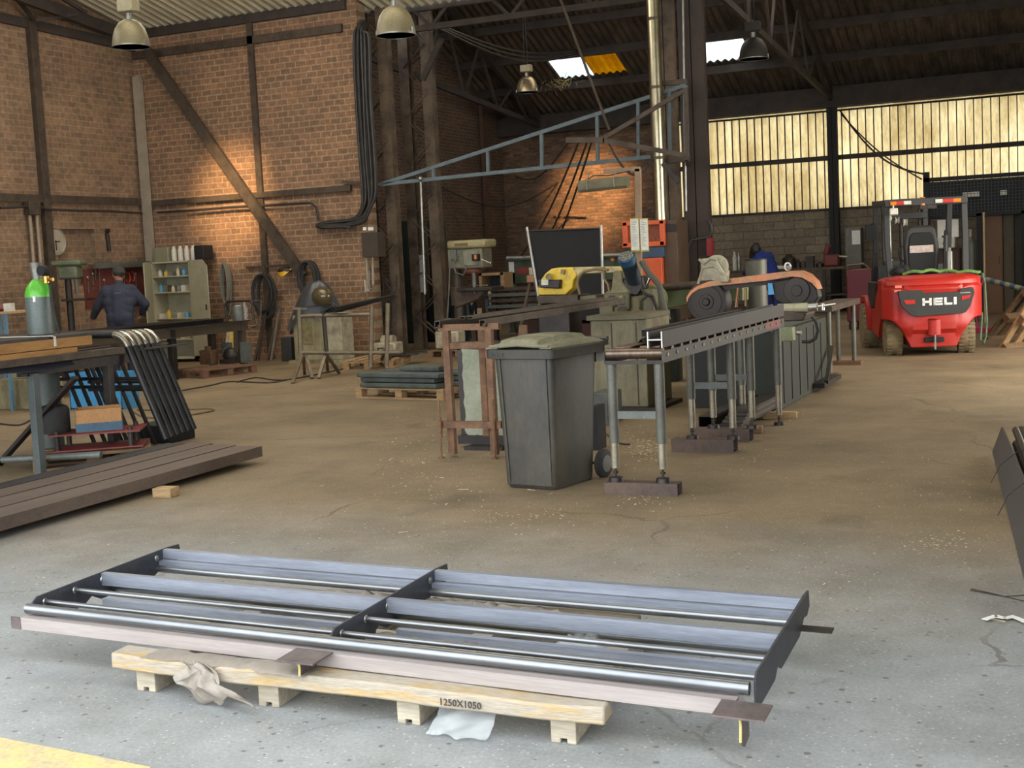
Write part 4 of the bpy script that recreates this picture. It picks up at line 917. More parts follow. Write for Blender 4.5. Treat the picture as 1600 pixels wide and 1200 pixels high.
# ================================================================ left side
def human(name, label, o, rz, pose, M_cloth, M_skin, cap=None, capm=None, suit='overalls', parts=None):
    t = thing(name, label, 'person', o, rz)
    def rem(vs, sm=4):
        def f(ob):
            r = ob.modifiers.new('remesh', 'REMESH'); r.mode = 'VOXEL'; r.voxel_size = vs; r.use_smooth_shade = True
            s = ob.modifiers.new('smooth', 'SMOOTH'); s.iterations = sm; s.factor = .5
        return f
    J = {k: Vector(v) for k, v in pose.items()}
    def body(g):          # g: how far cloth stands off the body
        b = MB()
        pel, ch, nk = J['pelvis'], J['chest'], J['neck']
        b.capsule(pel + V(-.07, 0, 0), pel + V(.07, 0, 0), .125 + g, .125 + g)
        mid = pel.lerp(ch, .5)
        for k, (wx, r) in enumerate(((.08, .115), (.10, .115), (.125, .12), (.135, .115))):
            c = pel.lerp(ch, k / 3 * 1.0); b.capsule(c + V(-wx, 0, 0), c + V(wx, 0, 0), r + g * .8, r + g * .8)
        b.capsule(J['lsho'], J['rsho'], .075 + g, .075 + g)
        b.capsule(pel, ch, .14 + g, .15 + g)
        b.capsule(ch + V(0, 0, .05), nk, .10 + g * .6, .065 + g * .6)
        for s in 'lr':
            b.capsule(J[s + 'sho'], J[s + 'elb'], .062 + g * 1.3, .048 + g * 1.2).capsule(J[s + 'elb'], J[s + 'wri'], .047 + g * 1.2, .033 + g)
            b.capsule(J[s + 'hip'], J[s + 'kne'], .092 + g, .062 + g).capsule(J[s + 'kne'], J[s + 'ank'], .062 + g, .045 + g * 1.3)
        return b
    b = body(0)
    hd = J['head']; nk = J['neck']
    b.capsule(nk - V(0, 0, .03), hd - (hd - nk).normalized() * .05, .058, .056)
    b.ball(hd, (.078, .098, .118), 18, 14)
    fw = (J['face'] - hd).normalized(); up = (hd - nk).normalized(); sd = fw.cross(up).normalized()
    b.ball(hd + fw * .055 - up * .055, (.045, .045, .05), 12, 8)
    b.capsule(hd + fw * .095 + up * .0, hd + fw * .118 - up * .03, .010, .014, 8)
    for s in (-1, 1): b.ball(hd + sd * s * .078 - up * .01, (.016, .026, .034), 10, 7)
    for s in (-1, 1):
        b.ball(hd + fw * .085 + sd * s * .03 + up * .012, .013, 8, 6)
    b.capsule(hd + fw * .098 - up * .055 - sd * .022, hd + fw * .098 - up * .055 + sd * .022, .008, .008, 8)
    for s in 'lr':
        w = J[s + 'wri']; d = (J[s + 'han'] - w).normalized(); q = d.cross(V(0, 0, 1)).normalized(); n = q.cross(d); sg = 1 if s == 'l' else -1
        for i in range(4):
            a = w + q * ((i - 1.5) * .019); kk = w + d * (.085 - .004 * abs(i - 1.2)) + q * ((i - 1.5) * .021)
            L = (.040, .046, .043, .034)[i]
            b.capsule(a, kk, .017, .012, 8); m1 = kk + d * L * .8 - n * L * .35; b.capsule(kk, m1, .0105, .0095, 8); b.capsule(m1, m1 + d * L * .35 - n * L * .7, .0092, .008, 8)
        tb = w + d * .03 + q * sg * .03; b.capsule(tb, tb + d * .035 + q * sg * .03 - n * .01, .013, .011, 8).capsule(tb + d * .035 + q * sg * .03 - n * .01, tb + d * .065 + q * sg * .032 - n * .025, .0105, .009, 8)
    for s in 'lr': b.capsule(J[s + 'ank'] + V(0, -.02, -.03), J[s + 'ank'] + V(0, .14, -.045), .042, .038)
    bo = build('body', b, M_skin, t, local=True, mods=rem(.0085, 2))
    bo['label'] = 'bare skin of face, neck and hands'
    build(suit, body(.022), M_cloth, t, local=True, mods=rem(.014, 5))
    col = MB().lathe([(.085, -.03), (.08, .0), (.075, .03), (.068, .028), (.07, -.03)], nk - up * .012, 20, up); build('collar', col, M_cloth, t, local=True)
    bt = MB()
    for s in 'lr': build('boot', MB().capsule(J[s + 'ank'] + V(0, -.03, -.025), J[s + 'ank'] + V(0, .17, -.04), .055, .048).capsule(J[s + 'ank'] + V(0, -.02, -.03), J[s + 'ank'] + V(0, -.01, .08), .052, .055), rubber, t, local=True, mods=rem(.012, 3))
    hr = MB().ball(hd - fw * .012 + up * .02, (.085, .100, .112), 18, 12); build('hair', hr, mat('dark_hair', (44, 36, 30), .8), t, local=True)
    if cap: build(*cap(hd, fw, up, sd), capm, t, local=True)
    return t
navy = mat('navy_work_cloth', (48, 52, 68), .85, 0, (36, 38, 50), 7, .8, .15, 40)
skinm = mat('skin', (172, 122, 98), .55, 0, (150, 98, 78), 12, .5)
pxy = AT(188, 500, 20.8)
pose = dict(pelvis=(0, 0, .98), chest=(0, .05, 1.33), neck=(0, .08, 1.50), head=(-.0, .12, 1.645), face=(-.04, .22, 1.60), lsho=(-.19, .05, 1.40), rsho=(.19, .05, 1.40),
            lelb=(-.36, .10, 1.16), lwri=(-.47, .24, 1.00), lhan=(-.52, .32, .95), relb=(.38, .12, 1.16), rwri=(.28, .34, 1.02), rhan=(.20, .42, .98),
            lhip=(-.10, 0, .93), rhip=(.10, 0, .93), lkne=(-.12, .05, .50), rkne=(.12, .02, .50), lank=(-.14, .0, .075), rank=(.14, -.02, .075))
def cap1(hd, fw, up, sd):
    mb = MB().lathe([(.104, -.0), (.107, .03), (.102, .075), (.075, .105), (.03, .118), (.002, .12)], hd + up * .005 - fw * .01, 24, up)
    mb.slab(-.07, .07, 8, 1, lambda x: -.004, lambda x: .004, lambda x, z: 0, lambda x, z: .07 - .6 * x * x * 10)
    n = 2 * 9; M_ = Matrix((( -sd.x, fw.x, up.x, 0), (-sd.y, fw.y, up.y, 0), (-sd.z, fw.z, up.z, 0), (0, 0, 0, 1)))
    k = len(mb.v) - 36
    for i in range(k, len(mb.v)): mb.v[i] = hd + up * .025 + fw * .085 + (M_ @ mb.v[i])
    return 'cap', mb
pr = human('person', 'person seen from behind in navy work jacket and dark cap at the left table', (pxy.x, pxy.y, 0), math.radians(28), pose, navy, skinm, cap1, mat('charcoal_cap', (58, 56, 52), .9, 0, (44, 42, 40), 20), suit='jacket_and_trousers')
mk = MB().box((.02, -.128, 1.36), (.10, .004, .008)); build('back_print', mk, grey_paint, pr, local=True)

# --- steel table the person works at
t2 = thing('steel_work_table', 'dark steel work table behind the leaning railings, in front of the person', 'table', (-13.25, 16.2, 0))
TX0, TX1, TY0, TY1, TZ = -13.65, -12.88, 13.6, 18.1, .80
build('table_top', MB().bb((TX0, TY0, TZ - .015), (TX1, TY1, TZ)), dark_steel, t2, bevel=.002)
build('apron', MB().chan((TX1 - .03, TY0, TZ - .09), (TX1 - .03, TY1, TZ - .09), .06, .14, .008), mat('brown_table_steel', (84, 72, 58), .7, .2, (60, 52, 44), 5), t2)
for y in (14.0, 16.15, 17.95):
    for x in (TX0 + .08, TX1 - .08): build('leg', MB().bb((x - .05, y - .05, 0), (x + .05, y + .05, TZ - .02)), mat('brown_table_steel', (84, 72, 58)) if y > 17 else black_steel, t2, bevel=.003)
for i in range(6):
    x = TX1 - .05 - i * .115; z = TZ + .035 + (.06 if i in (1, 3) else 0)
    single('black_channel', MB().chan((x, 13.7 + .1 * i, TZ + .036), (x, 17.5 - .25 * (i % 3), TZ + .036), .09, .07, .006), black_steel,
           ['nearest', 'second nearest', 'third nearest', 'fourth nearest', 'second farthest', 'farthest'][i] + ' of six black steel channels lying on the work table', 'steel channel', 'black channels on the work table')
def onT(px, y): return PY(px, 500, y).x
cn = thing('canister', 'grey-green canister standing on the right end of the steel work table', 'canister', (-13.0, 17.95, TZ))
build('body', MB().lathe([(.01, 0), (.09, .0), (.09, .22), (.08, .24), (.01, .24)], (-13.0, 17.95, TZ), 20), grey_paint, cn)
build('lid', MB().lathe([(.01, .24), (.085, .24), (.085, .255), (.01, .26)], (-13.0, 17.95, TZ), 20), galv, cn)
single('clear_bottle', MB().lathe([(.01, 0), (.05, 0), (.055, .02), (.055, .18), (.03, .24), (.018, .26), (.018, .29), (.005, .3)], (-12.95, 18.07 - .0, TZ), 16), plas2, 'clear plastic bottle beside the grey canister on the steel work table', 'bottle')
ch_ = thing('tube_handle_frame', 'bent chrome tube frame clamped to the far end of the steel work table', 'frame', (-12.8, 18.2, TZ))
build('hoop', MB().tube([PY(356, 506, 18.05), PY(352, 478, 18.1), PY(355, 471, 18.1), PY(390, 470, 18.1), PY(394, 474, 18.1), V(PY(396, 500, 18.05).x, 18.05, TZ)], .022, 8), dark_steel, ch_)
build('handle', MB().tube([PY(398, 470, 18.2), PY(408, 470, 18.2), PY(407, 492, 18.2), PY(402, 510, 18.2), PY(393, 512, 18.2)], .018, 8), chrome, ch_)
# pallet and scrap under the table
A, B = G(318, 592), G(402, 582); rz = math.atan2(B.y - A.y, B.x - A.x)
pallet('pallet_under_table', 'red-brown pallet on the floor beneath the right end of the steel work table', A, rz, (B - A).length, .8, wood_red)
sc_ = lambda px, py: PY(px, py, 17.6)
single('clamp_block', MB().bb((sc_(330, 560).x, 17.3, .131), (sc_(347, 560).x, 17.5, .36)).cyl((sc_(338, 560).x, 17.4, .30), (sc_(338, 560).x, 17.4, .42), .05), rust, 'rusty clamp block standing on the red-brown pallet under the table', 'clamp')
single('grey_offcut', MB().bb((sc_(347, 545).x, 17.6, .131), (sc_(360, 545).x, 17.66, .46)), grey_paint, 'upright grey plate on the red-brown pallet left of the dark casting', 'steel plate')
single('grey_offcut', MB().bb((sc_(375, 545).x, 17.6, .131), (sc_(390, 545).x, 17.66, .46)), grey_paint, 'upright grey plate on the red-brown pallet right of the dark casting', 'steel plate')
single('dark_casting', MB().ball((sc_(366, 555).x, 17.5, .26), (.13, .1, .13)).bb((sc_(355, 570).x, 17.4, .131), (sc_(376, 570).x, 17.6, .2)), dark_steel, 'dark lumpy casting on the red-brown pallet between two grey plates', 'casting')
# --- gas cylinder with green shoulder
def cylinder(name, label, p, r, h, body, top, cat='gas cylinder'):
    t = thing(name, label, cat, (p.x, p.y, 0))
    build('body', MB().lathe([(.01, 0), (r * .95, .0), (r, .03), (r, h * .88), (r * .99, h * .89)], (p.x, p.y, 0), 28), body, t)
    build('shoulder', MB().lathe([(r * 1.0, h * .885), (r * .98, h * .905), (r * .86, h * .935), (r * .62, h * .962), (r * .36, h * .98), (.01, h * .985)], (p.x, p.y, 0), 28), top, t)
    build('valve_guard', MB().lathe([(r * .32, h * .96), (r * .42, h * 1.0), (r * .5, h * 1.045), (r * .58, h * 1.07), (r * .5, h * 1.07), (r * .40, h * 1.03), (r * .28, h * .97)], (p.x, p.y, 0), 20), galv, t)
    return t
gp = AT(62, 480, 11.6)
cyg = mat('cylinder_grey', (96, 104, 100), .45, .1, (76, 82, 78), 3, .6); grn = mat('bright_green_gloss', (96, 178, 58), .3, 0, (74, 150, 48), 4, .4)
gc = cylinder('gas_cylinder', 'grey gas cylinder with a bright green shoulder behind the timber pack at the left', gp, .118, 1.64, cyg, grn)
build('regulator', MB().cyl((gp.x + .03, gp.y, 1.60), (gp.x + .18, gp.y, 1.60), .016, n=10).cyl((gp.x + .12, gp.y - .02, 1.57), (gp.x + .12, gp.y - .02, 1.63), .028, n=12), mat('brass', (190, 150, 80), .3, .8), gc)
build('gauge', MB().cyl((gp.x + .10, gp.y - .06, 1.68), (gp.x + .10, gp.y + .0, 1.68), .045, n=18), blackm, gc)
build('hose', MB().tube([(gp.x + .14, gp.y, 1.56), (gp.x + .17, gp.y - .02, 1.35), (gp.x + .22, gp.y - .03, 1.15), (gp.x + .26, gp.y - .05, .95)], .012, 6), rubber, gc)
build('label_sticker', MB().bb((gp.x - .01, gp.y - .112, 1.41), (gp.x + .06, gp.y - .095, 1.46)), paper, gc)
# --- rack with timber pack and stock
RX = -8.02
rk = thing('stock_rack', 'grey-blue steel rack at the left edge carrying a timber pack and dark bars', 'rack', (-8.6, 8.6, 0))
blg = mat('blue_grey_rack_paint', (82, 88, 86), .5, .2, (62, 68, 70), 5, .7)
lp = G(62, 742)
build('leg', MB().bb((lp.x - .035, lp.y - .02, 0), (lp.x + .035, lp.y + .05, .84)), blg, rk, bevel=.003)
q1 = PX(205, 560, RX)
build('leg', MB().bb((RX - .035, q1.y - .35, 0), (RX + .035, q1.y - .28, .84)), dark_steel, rk, bevel=.003)
build('leg', MB().bb((RX - 1.2, lp.y, 0), (RX - 1.13, lp.y + .07, .84)), blg, rk, bevel=.003)
build('leg', MB().bb((RX - 1.2, lp.y + .5, 0), (RX - 1.13, lp.y + .57, .84)), dark_steel, rk, bevel=.003)
build('brace', MB().beam(PY(-25, 752, 8.5), PY(118, 590, 8.5), .03, .07, up=(0, 1, 0)), dark_steel, rk)
build('side_rail', MB().bb((RX - .03, lp.y - .1, .82), (RX + .03, q1.y + .05, .90)), dark_steel, rk)
build('side_rail', MB().bb((RX - 1.2, lp.y - .1, .82), (RX - 1.14, q1.y + .05, .90)), grimy_steel, rk)
build('shelf', MB().bb((RX - 1.2, 7.2, .895), (RX + .0, q1.y, .905)), dark_steel, rk)
build('low_tube', MB().cyl((lp.x - .5, lp.y + .1, .1), (lp.x + .35, lp.y + .35, .12), .03), grey_paint, rk)
yE = PX(125, 530, RX + .02).y
tp = thing('timber_pack', 'strapped pack of dark sheets on orange-brown timber bearers at the left edge', 'timber', (RX - .5, 8, .95))
ob = mat('orange_brown_timber', (158, 116, 66), .75, 0, (120, 84, 46), 6, .8, .1, stretch=(3, .4, 3))
zz = lambda py, px=60: PX(px, py, RX + .02).z
build('bearer', MB().bb((RX - .6, 7.0, 1.02), (RX + .02, yE + .15, 1.10)), ob, tp, bevel=.004)
build('bearer', MB().bb((RX - .5, 7.0, .93), (RX + .03, yE - .05, 1.015)), ob, tp, bevel=.004)
build('sheets', MB().bb((RX - .9, 7.0, 1.102), (RX + .0, yE + .2, 1.125)), dark_steel, tp)
ys = PX(82, 520, RX + .02).y
build('strap', MB().bb((RX - .92, ys, 1.124), (RX + .03, ys + .025, 1.130)).bb((RX + .024, ys, 1.04), (RX + .03, ys + .025, 1.13)), white, tp)
single('dark_tarp', MB().sheet(lambda u, v: (RX - .75 + .84 * v, 7.1 + 1.5 * u, .985 - .05 * (v > .93) - .07 * (v > .97) + .01 * math.sin(u * 9 + 4 * v)), 24, 8, (0, 0, -.004)), mat('dark_blue_tarp', (34, 36, 46), .6, 0, (24, 25, 32), 6), 'dark blue-black sheet crumpled beneath the timber pack', 'tarp')
rt = PX(70, 572, RX + .1)
single('rectangular_tube', MB().rhs((RX + .06, 7.75, .945), (RX + .06, 9.2, .945), .10, .055, .004), grimy_steel, 'open-ended rectangular tube on the rack edge below the timber pack', 'steel tube')
for i in range(4):
    single('thin_bar', MB().beam((RX - .10 - .05 * i, 7.6, .925 + .018 * i), (RX + .02 - .12 * i, 10.2 - .15 * i, .925 + .018 * i), .035, .016), grimy_steel if i % 2 else dark_steel,
           ['lowest', 'second lowest', 'second highest', 'highest'][i] + ' of four thin flat bars fanned out on the rack below the timber pack', 'steel bar', 'thin bars on the stock rack')
# --- bent railings leaning at the rack
for i in range(6):
    y = 9.30 + .13 * i
    el = PY(192 + 9.5 * i, 523 - 1.0 * i, y); ft = PY(262 + 10 * i, 692, y); z0 = .135
    k = (el.z - z0) / max(.01, el.z - ft.z); ft = el.lerp(ft, k)
    nm = ['nearest', 'second nearest', 'third nearest', 'fourth nearest', 'second farthest', 'farthest'][i]
    t = thing('bent_railing', nm + ' of six black bent tube railings leaning on the floor beams, bright welded elbows', 'railing', (ft.x, ft.y, 0), 0, 'bent tube railings at the left')
    d = (ft - el).normalized(); r = .029
    L0 = V(el.x - 1.5, y, el.z); e0 = V(el.x - .10, y, el.z)
    build('top_rail', MB().pipe(L0, e0, r), black_steel, t)
    arc = [e0.lerp(el, s) .lerp(el.lerp(el + d * .12, s), s) for s in [j / 7 for j in range(8)]]
    build('elbow', MB().tube(arc, r * 1.04, 12), chrome if i in (1, 3, 5) else mat('tarnished_elbow', (150, 142, 126), .35, .8, (110, 100, 86), 12), t)['label'] = 'bright welded elbow'
    build('leg', MB().pipe(el + d * .12, ft, r), black_steel, t)
    if i in (0, 4):
        m0 = el.lerp(ft, .42 + .02 * i)
        for dz in (0, -.075): build('lower_rail', MB().cyl(m0 + V(-.95, 0, dz), m0 + V(0, 0, dz), .016), black_steel, t)
        for j in range(4): p0 = m0 + V(-.92 + .13 * j, 0, .19); build('baluster', MB().beam(p0, p0 + d * .85, .035, .02), black_steel, t)
# --- beams on the floor
bw = mat('brown_beam_top', (104, 90, 80), .5, .4, (82, 72, 66), 4, .7, stretch=(4, .4, 1)); bs = mat('dark_beam', (62, 60, 62), .5, .5, (46, 44, 46), 4)
for i, (xa, xb, y1) in enumerate(((-6.31, -6.57, 8.98), (-6.60, -6.87, 9.02), (-6.90, -7.15, 9.1), (-7.17, -7.36, 9.08))):
    xc = (xa + xb) / 2; w = xa - xb
    single('floor_beam', MB().chan((xc + .13, 4.6, .095), (xc - .05, y1, .095), .085, w, .010, up=(1, 0, 0)), bs if i == 3 else bw,
           ['nearest', 'second nearest', 'third nearest', 'farthest'][i] + ' of four wide steel beams lying on the floor at the left', 'steel beam', 'beams on the floor at the left')
p_ = G(252, 779); single('wood_block', MB().box((p_.x - .02, p_.y + .08, .034), (.15, .12, .068), .12), wood, 'small wood block under the nearest floor beam at the left', 'wood block', bevel=.004)
single('wood_block', MB().box((-6.7, 5.3, .026), (.9, .09, .052), .05), wood_dark, 'wood bearer under the near ends of the floor beams at the left', 'wood block')
# --- pallet with motor, box
A, B = G(52, 738), G(238, 722); rz = math.atan2(B.y - A.y, B.x - A.x)
pallet('small_pallet', 'brown pallet under the rack carrying a red gearbox and a cardboard box', A, rz, (B - A).length, .75, wood_dark, .12)
ca, sa = math.cos(rz), math.sin(rz)
def PP(x, y, z): return (A.x + x * ca - y * sa, A.y + x * sa + y * ca, z)
gb = thing('red_plate_jig', 'jig of two red plates with bolts lying on the brown pallet under the rack', 'jig', PP(.5, .3, .12))
dred = mat('dull_red_paint', (128, 54, 48), .6, .1, (96, 44, 40), 8, .8)
build('plate', MB().platez([PP(.15, .1, 0)[:2], PP(.9, .05, 0)[:2], PP(.95, .5, 0)[:2], PP(.2, .55, 0)[:2]], .135, .147), dred, gb)
build('plate', MB().platez([PP(.12, .12, 0)[:2], PP(.88, .02, 0)[:2], PP(.95, .5, 0)[:2], PP(.2, .55, 0)[:2]], .27, .282), dred, gb)
for x, y in ((.2, .15), (.8, .1), (.85, .45), (.28, .5)): build('spacer', MB().cyl(PP(x, y, .12), PP(x, y, .31), .022, n=10), dark_steel, gb)
cb = thing('cardboard_box', 'open cardboard box with a blue band on top of the red plate jig', 'box', PP(.6, .3, .283))
cm = mat('cardboard', (168, 124, 80), .85, 0, (144, 106, 70), 6, .5); 
def wallbox(mb, x0, x1, y0, y1, z0, z1, t):
    for q in (((x0, y0), (x1, y0 + t)), ((x0, y1 - t), (x1, y1)), ((x0, y0), (x0 + t, y1)), ((x1 - t, y0), (x1, y1))):
        c = ((q[0][0] + q[1][0]) / 2, (q[0][1] + q[1][1]) / 2); mb.box(PP(c[0], c[1], (z0 + z1) / 2), (abs(q[0][0] - q[1][0]), abs(q[0][1] - q[1][1]), z1 - z0), rz)
    return mb
build('walls', wallbox(MB(), .36, .74, .15, .48, .285, .475, .006), cm, cb)
build('blue_band', wallbox(MB(), .357, .743, .147, .483, .287, .36, .003), mat('blue_grey_print', (70, 94, 112), .8, 0, (56, 76, 92), 8), cb)
build('base', MB().box(PP(.55, .315, .288), (.37, .32, .006), rz), cm, cb)
single('black_drum', MB().lathe([(.01, 0), (.12, 0), (.13, .03), (.13, .2), (.11, .23), (.04, .25), (.01, .25)], PP(.18, .33, .283), 24), rubber, 'black rounded drum beside the cardboard box on the red plate jig', 'drum')
bb_ = G(150, 640)
bt = thing('blue_crate', 'bright blue plastic crate on the floor behind the black railings', 'crate', (bb_.x, bb_.y, 0))
x0, x1, z0, z1 = RC(108, 583, 190, 640, bb_.y); blu = mat('bright_blue_plastic', (70, 148, 196), .5, 0, (56, 124, 172), 4, .5)
build('front', MB().bb((x0, bb_.y, .0), (x1, bb_.y + .015, z1)), blu, bt, bevel=.004)
build('shell', MB().bb((x0, bb_.y + .3, 0), (x1, bb_.y + .315, z1)).bb((x0, bb_.y, 0), (x0 + .015, bb_.y + .3, z1)).bb((x1 - .015, bb_.y, 0), (x1, bb_.y + .3, z1)).bb((x0, bb_.y, 0), (x1, bb_.y + .3, .015)), blu, bt)
build('rim', MB().bb((x0 - .02, bb_.y - .02, z1 - .03), (x1 + .02, bb_.y, z1)), blu, bt)
# dark bin beside the railing feet, stool with blue legs, grey cabinet under
single('black_tray', MB().bb(tuple(PY(205, 690, 9.9))[:2] + (0,), (PY(264, 690, 9.9).x, 10.3, .17)), blackm, 'matt black box on the floor behind the feet of the bent railings', 'box', bevel=.01)
q = AT(18, 500, 16.5)
wb_ = thing('workbench_stool', 'small bench with blue legs and papers at the far left edge', 'bench', (q.x, q.y, 0))
zt_ = AT(18, 486, 16.5).z; bl2 = mat('light_blue_steel', (96, 130, 150), .5, .1, (76, 106, 124), 6)
build('top', MB().bb((q.x - .6, q.y - .2, zt_ - .03), (q.x + .10, q.y + .4, zt_)), wood, wb_, bevel=.003)
for x, y in ((.07, -.17), (.07, .36), (-.57, -.17), (-.57, .36)): build('leg', MB().bb((q.x + x - .02, q.y + y - .02, 0), (q.x + x + .02, q.y + y + .02, zt_ - .03)), bl2, wb_)
single('parts_box', MB().box((q.x - .02, q.y, zt_ + .05), (.1, .1, .10), .3), white, 'small white box standing on the blue-legged bench', 'box')
single('rag_heap', MB().ball((q.x - .18, q.y, zt_ + .035), (.1, .08, .04)), dred, 'crumpled reddish rag on the blue-legged bench', 'rag')
q = G(35, 640); single('cream_tank', MB().bb((q.x - .5, q.y, 0), (q.x + .32, q.y + .4, .38)).bb((q.x - .3, q.y + .1, .38), (q.x + .1, q.y + .3, .44)), cream, 'stained cream metal box on the floor under the left rack', 'tank', bevel=.01)
# --- left drill press by the wall
dp = thing('old_drill_press', 'old grey-green drill press against the left brick wall beside the clock', 'drill press', tuple(AT(103, 500, 21.8))[:2] + (0,))
def D(px, py, k=21.8): return AT(px, py, k)
gg = mat('old_machine_green', (104, 112, 88), .55, .1, (74, 80, 64), 5, .8)
h0 = D(108, 411); build('belt_cover', MB().box((h0.x, h0.y, h0.z), (.50, .36, .09), .35), gg, dp, bevel=.03)
h0 = D(110, 426); build('head', MB().box((h0.x, h0.y, h0.z), (.34, .30, .22), .35), gg, dp, bevel=.04)
a = D(106, 436); base_z = 0
build('column', MB().cyl((a.x, a.y, 0), (a.x, a.y, a.z + .1), .055), dark_steel, dp)
b_ = D(120, 436); build('quill', MB().cyl((b_.x, b_.y - .02, b_.z), (b_.x, b_.y - .02, b_.z - .22), .03).cyl((b_.x, b_.y - .02, b_.z - .22), (b_.x, b_.y - .02, b_.z - .30), .018), grey_paint, dp)
c = D(122, 468); build('table', MB().box((c.x, c.y, c.z), (.44, .36, .04), .35), dark_steel, dp, bevel=.005)
build('feed_handle', MB().cyl(D(133, 432), D(147, 448), .010, n=8), dark_steel, dp); build('base', MB().box((a.x + .05, a.y, .04), (.5, .4, .08), .35), dark_steel, dp, bevel=.01)
# --- clock on the left wall
ck = PX(95, 377, LX + .12); ck.x = LX
cl = thing('wall_clock', 'round dusty wall clock in the shallow recess of the left brick wall', 'clock', (ck.x, ck.y, ck.z))
build('case', MB().lathe([(.01, -.1), (.24, -.1), (.25, .0), (.235, .02), (.215, .0), (.01, .0)], (LX + .0, ck.y, ck.z), 36, (1, 0, 0)), mat('dusty_grey_clock', (146, 138, 122), .6, 0, (120, 112, 98), 5), cl)
build('dial', MB().lathe([(.01, 0), (.205, 0), (.205, .006), (.01, .006)], (LX, ck.y, ck.z), 36, (1, 0, 0)), mat('dusty_dial', (166, 158, 140), .5, 0, (140, 132, 114), 6), cl)
hd_ = MB().beam((LX + .01, ck.y, ck.z + .02), (LX + .01, ck.y, ck.z - .15), .01, .016).beam((LX + .01, ck.y - .02, ck.z), (LX + .01, ck.y + .10, ck.z), .01, .02)
build('hands', hd_, blackm, cl)
# --- red tool board, shelf and tools
y0, y1 = PX(130, 440, LX).y, PX(222, 440, LX).y; zb_, zt2 = PX(175, 480, LX).z, PX(175, 419, LX).z
tb = thing('red_tool_board', 'dull red perforated tool board on the left brick wall behind the person', 'tool board', (LX, (y0 + y1) / 2, zb_))
build('panel', MB().bb((LX, y0, zb_), (LX + .03, y1, zt2)), mat('dull_red_board', (112, 52, 44), .7, .05, (84, 42, 38), 5, .8, .2, 90), tb)
build('shelf', MB().bb((LX, y0 + .1, zt2 + .0), (LX + .22, y1, zt2 + .02)).bb((LX + .2, y0 + .1, zt2 + .02), (LX + .22, y1, zt2 + .10)), grey_paint, tb)
random.seed(3)
tools = [('spanner', 137, 446), ('spanner', 145, 440), ('long_wrench', 155, 440), ('pliers', 163, 450), ('c_clamp', 200, 434), ('c_clamp', 207, 432), ('hammer', 148, 425), ('pliers', 212, 440), ('long_wrench', 194, 432)]
words = ['leftmost', 'second', 'third', 'fourth', 'sixth', 'seventh', 'topmost left', 'rightmost', 'fifth']
for (n, px, py), w in zip(tools, words):
    p = PX(px, py, LX + .05); m = MB()
    if n == 'c_clamp': m.tube([p + V(0, .06 * math.cos(a), .10 * math.sin(a)) for a in [i * PI / 5 - PI * .9 for i in range(9)]], .014, 6)
    else:
        L = .14 if n != 'long_wrench' else .24
        m.beam(p + V(0, 0, -L), p + V(0, .02, L), .01, .022).ball(p + V(0, .02, L), (.012, .03, .03), 8, 6)
        if n == 'hammer': m.beam(p + V(0, -.06, L), p + V(0, .08, L), .03, .035)
    single(n, m, mat('bright_red_tool', (170, 58, 44), .4) if n == 'c_clamp' else galv, w + ' tool hanging on the dull red tool board, ' + {'c_clamp': 'a red clamp', 'spanner': 'a spanner', 'long_wrench': 'a long wrench', 'pliers': 'a pair of pliers', 'hammer': 'a hammer'}[n], 'tool', 'tools on the red tool board')
# wall gauge, junction box, conduits, cable
p = PX(166, 378, LX); single('wall_gauge', MB().cyl(p + V(.03, 0, .16), p + V(.03, .03, -.16), .035).cyl(p + V(.03, 0, .2), p + V(.08, 0, .2), .04), dark_steel, 'rusty pipe fitting on the left brick wall right of the clock', 'fitting')
jb = PX(51, 325, LX + .1)
single('junction_box', MB().box((jb.x, jb.y, jb.z), (.12, .26, .24)), grimy_steel, 'square grimy junction box on the left wall above two conduits', 'junction box', bevel=.008)
for i, px in enumerate((47, 58)):
    p = PX(px, 345, LX + .08); single('conduit', MB().cyl((p.x, p.y, jb.z - .12), (p.x, p.y, .6), .032), mat('pale_conduit', (150, 136, 116), .5, .2, (120, 106, 90), 5), ('left' if i == 0 else 'right') + ' one of two vertical conduits below the junction box on the left wall', 'conduit', 'conduits on the left wall')
def droop(a, b, n, sag): return [Vector(a).lerp(Vector(b), i / n) - V(0, 0, sag * math.sin(PI * i / n)) for i in range(n + 1)]
c1 = [PX(x_, y_, LX + .12) for x_, y_ in ((0, 325), (25, 324), (45, 322), (58, 321), (72, 327), (120, 329), (170, 330), (222, 333))]
single('wall_cable', MB().tube(c1, .022, 6), cable_m, 'dusty black cable running along the left brick wall through the junction box', 'cable')
c2 = [PY(x_, y_, 19.9) for x_, y_ in ((246, 332), (300, 329), (360, 324), (420, 321), (465, 318), (485, 317), (494, 324), (498, 345))]
single('wall_cable', MB().tube(c2, .022, 6), cable_m, 'dusty black cable running along the front brick wall below the steel rail', 'cable')
# --- metal cabinet with open doors
y = 19.5; x0, x1, _, z1 = RC(241, 408, 300, 560, y)
cbm = mat('pale_cream_cabinet', (182, 176, 150), .5, .1, (150, 144, 122), 3, .6)
cbn = thing('storage_cabinet', 'pale cream metal cabinet with both doors open and shelves of bottles against the brick wall', 'cabinet', ((x0 + x1) / 2, y, 0))
build('carcass', MB().bb((x0, y, .06), (x0 + .02, y + .42, z1)).bb((x1 - .02, y, .06), (x1, y + .42, z1)).bb((x0, y, z1 - .03), (x1, y + .42, z1)).bb((x0, y, .06), (x1, y + .42, .10)).bb((x0, y + .40, .06), (x1, y + .42, z1)), cbm, cbn)
def CZ(py): return PY(270, py, y).z
shz = [CZ(431), CZ(456), CZ(497), CZ(530)]
for z in shz: build('shelf', MB().bb((x0 + .02, y + .01, z - .02), (x1 - .02, y + .40, z)), cbm, cbn)
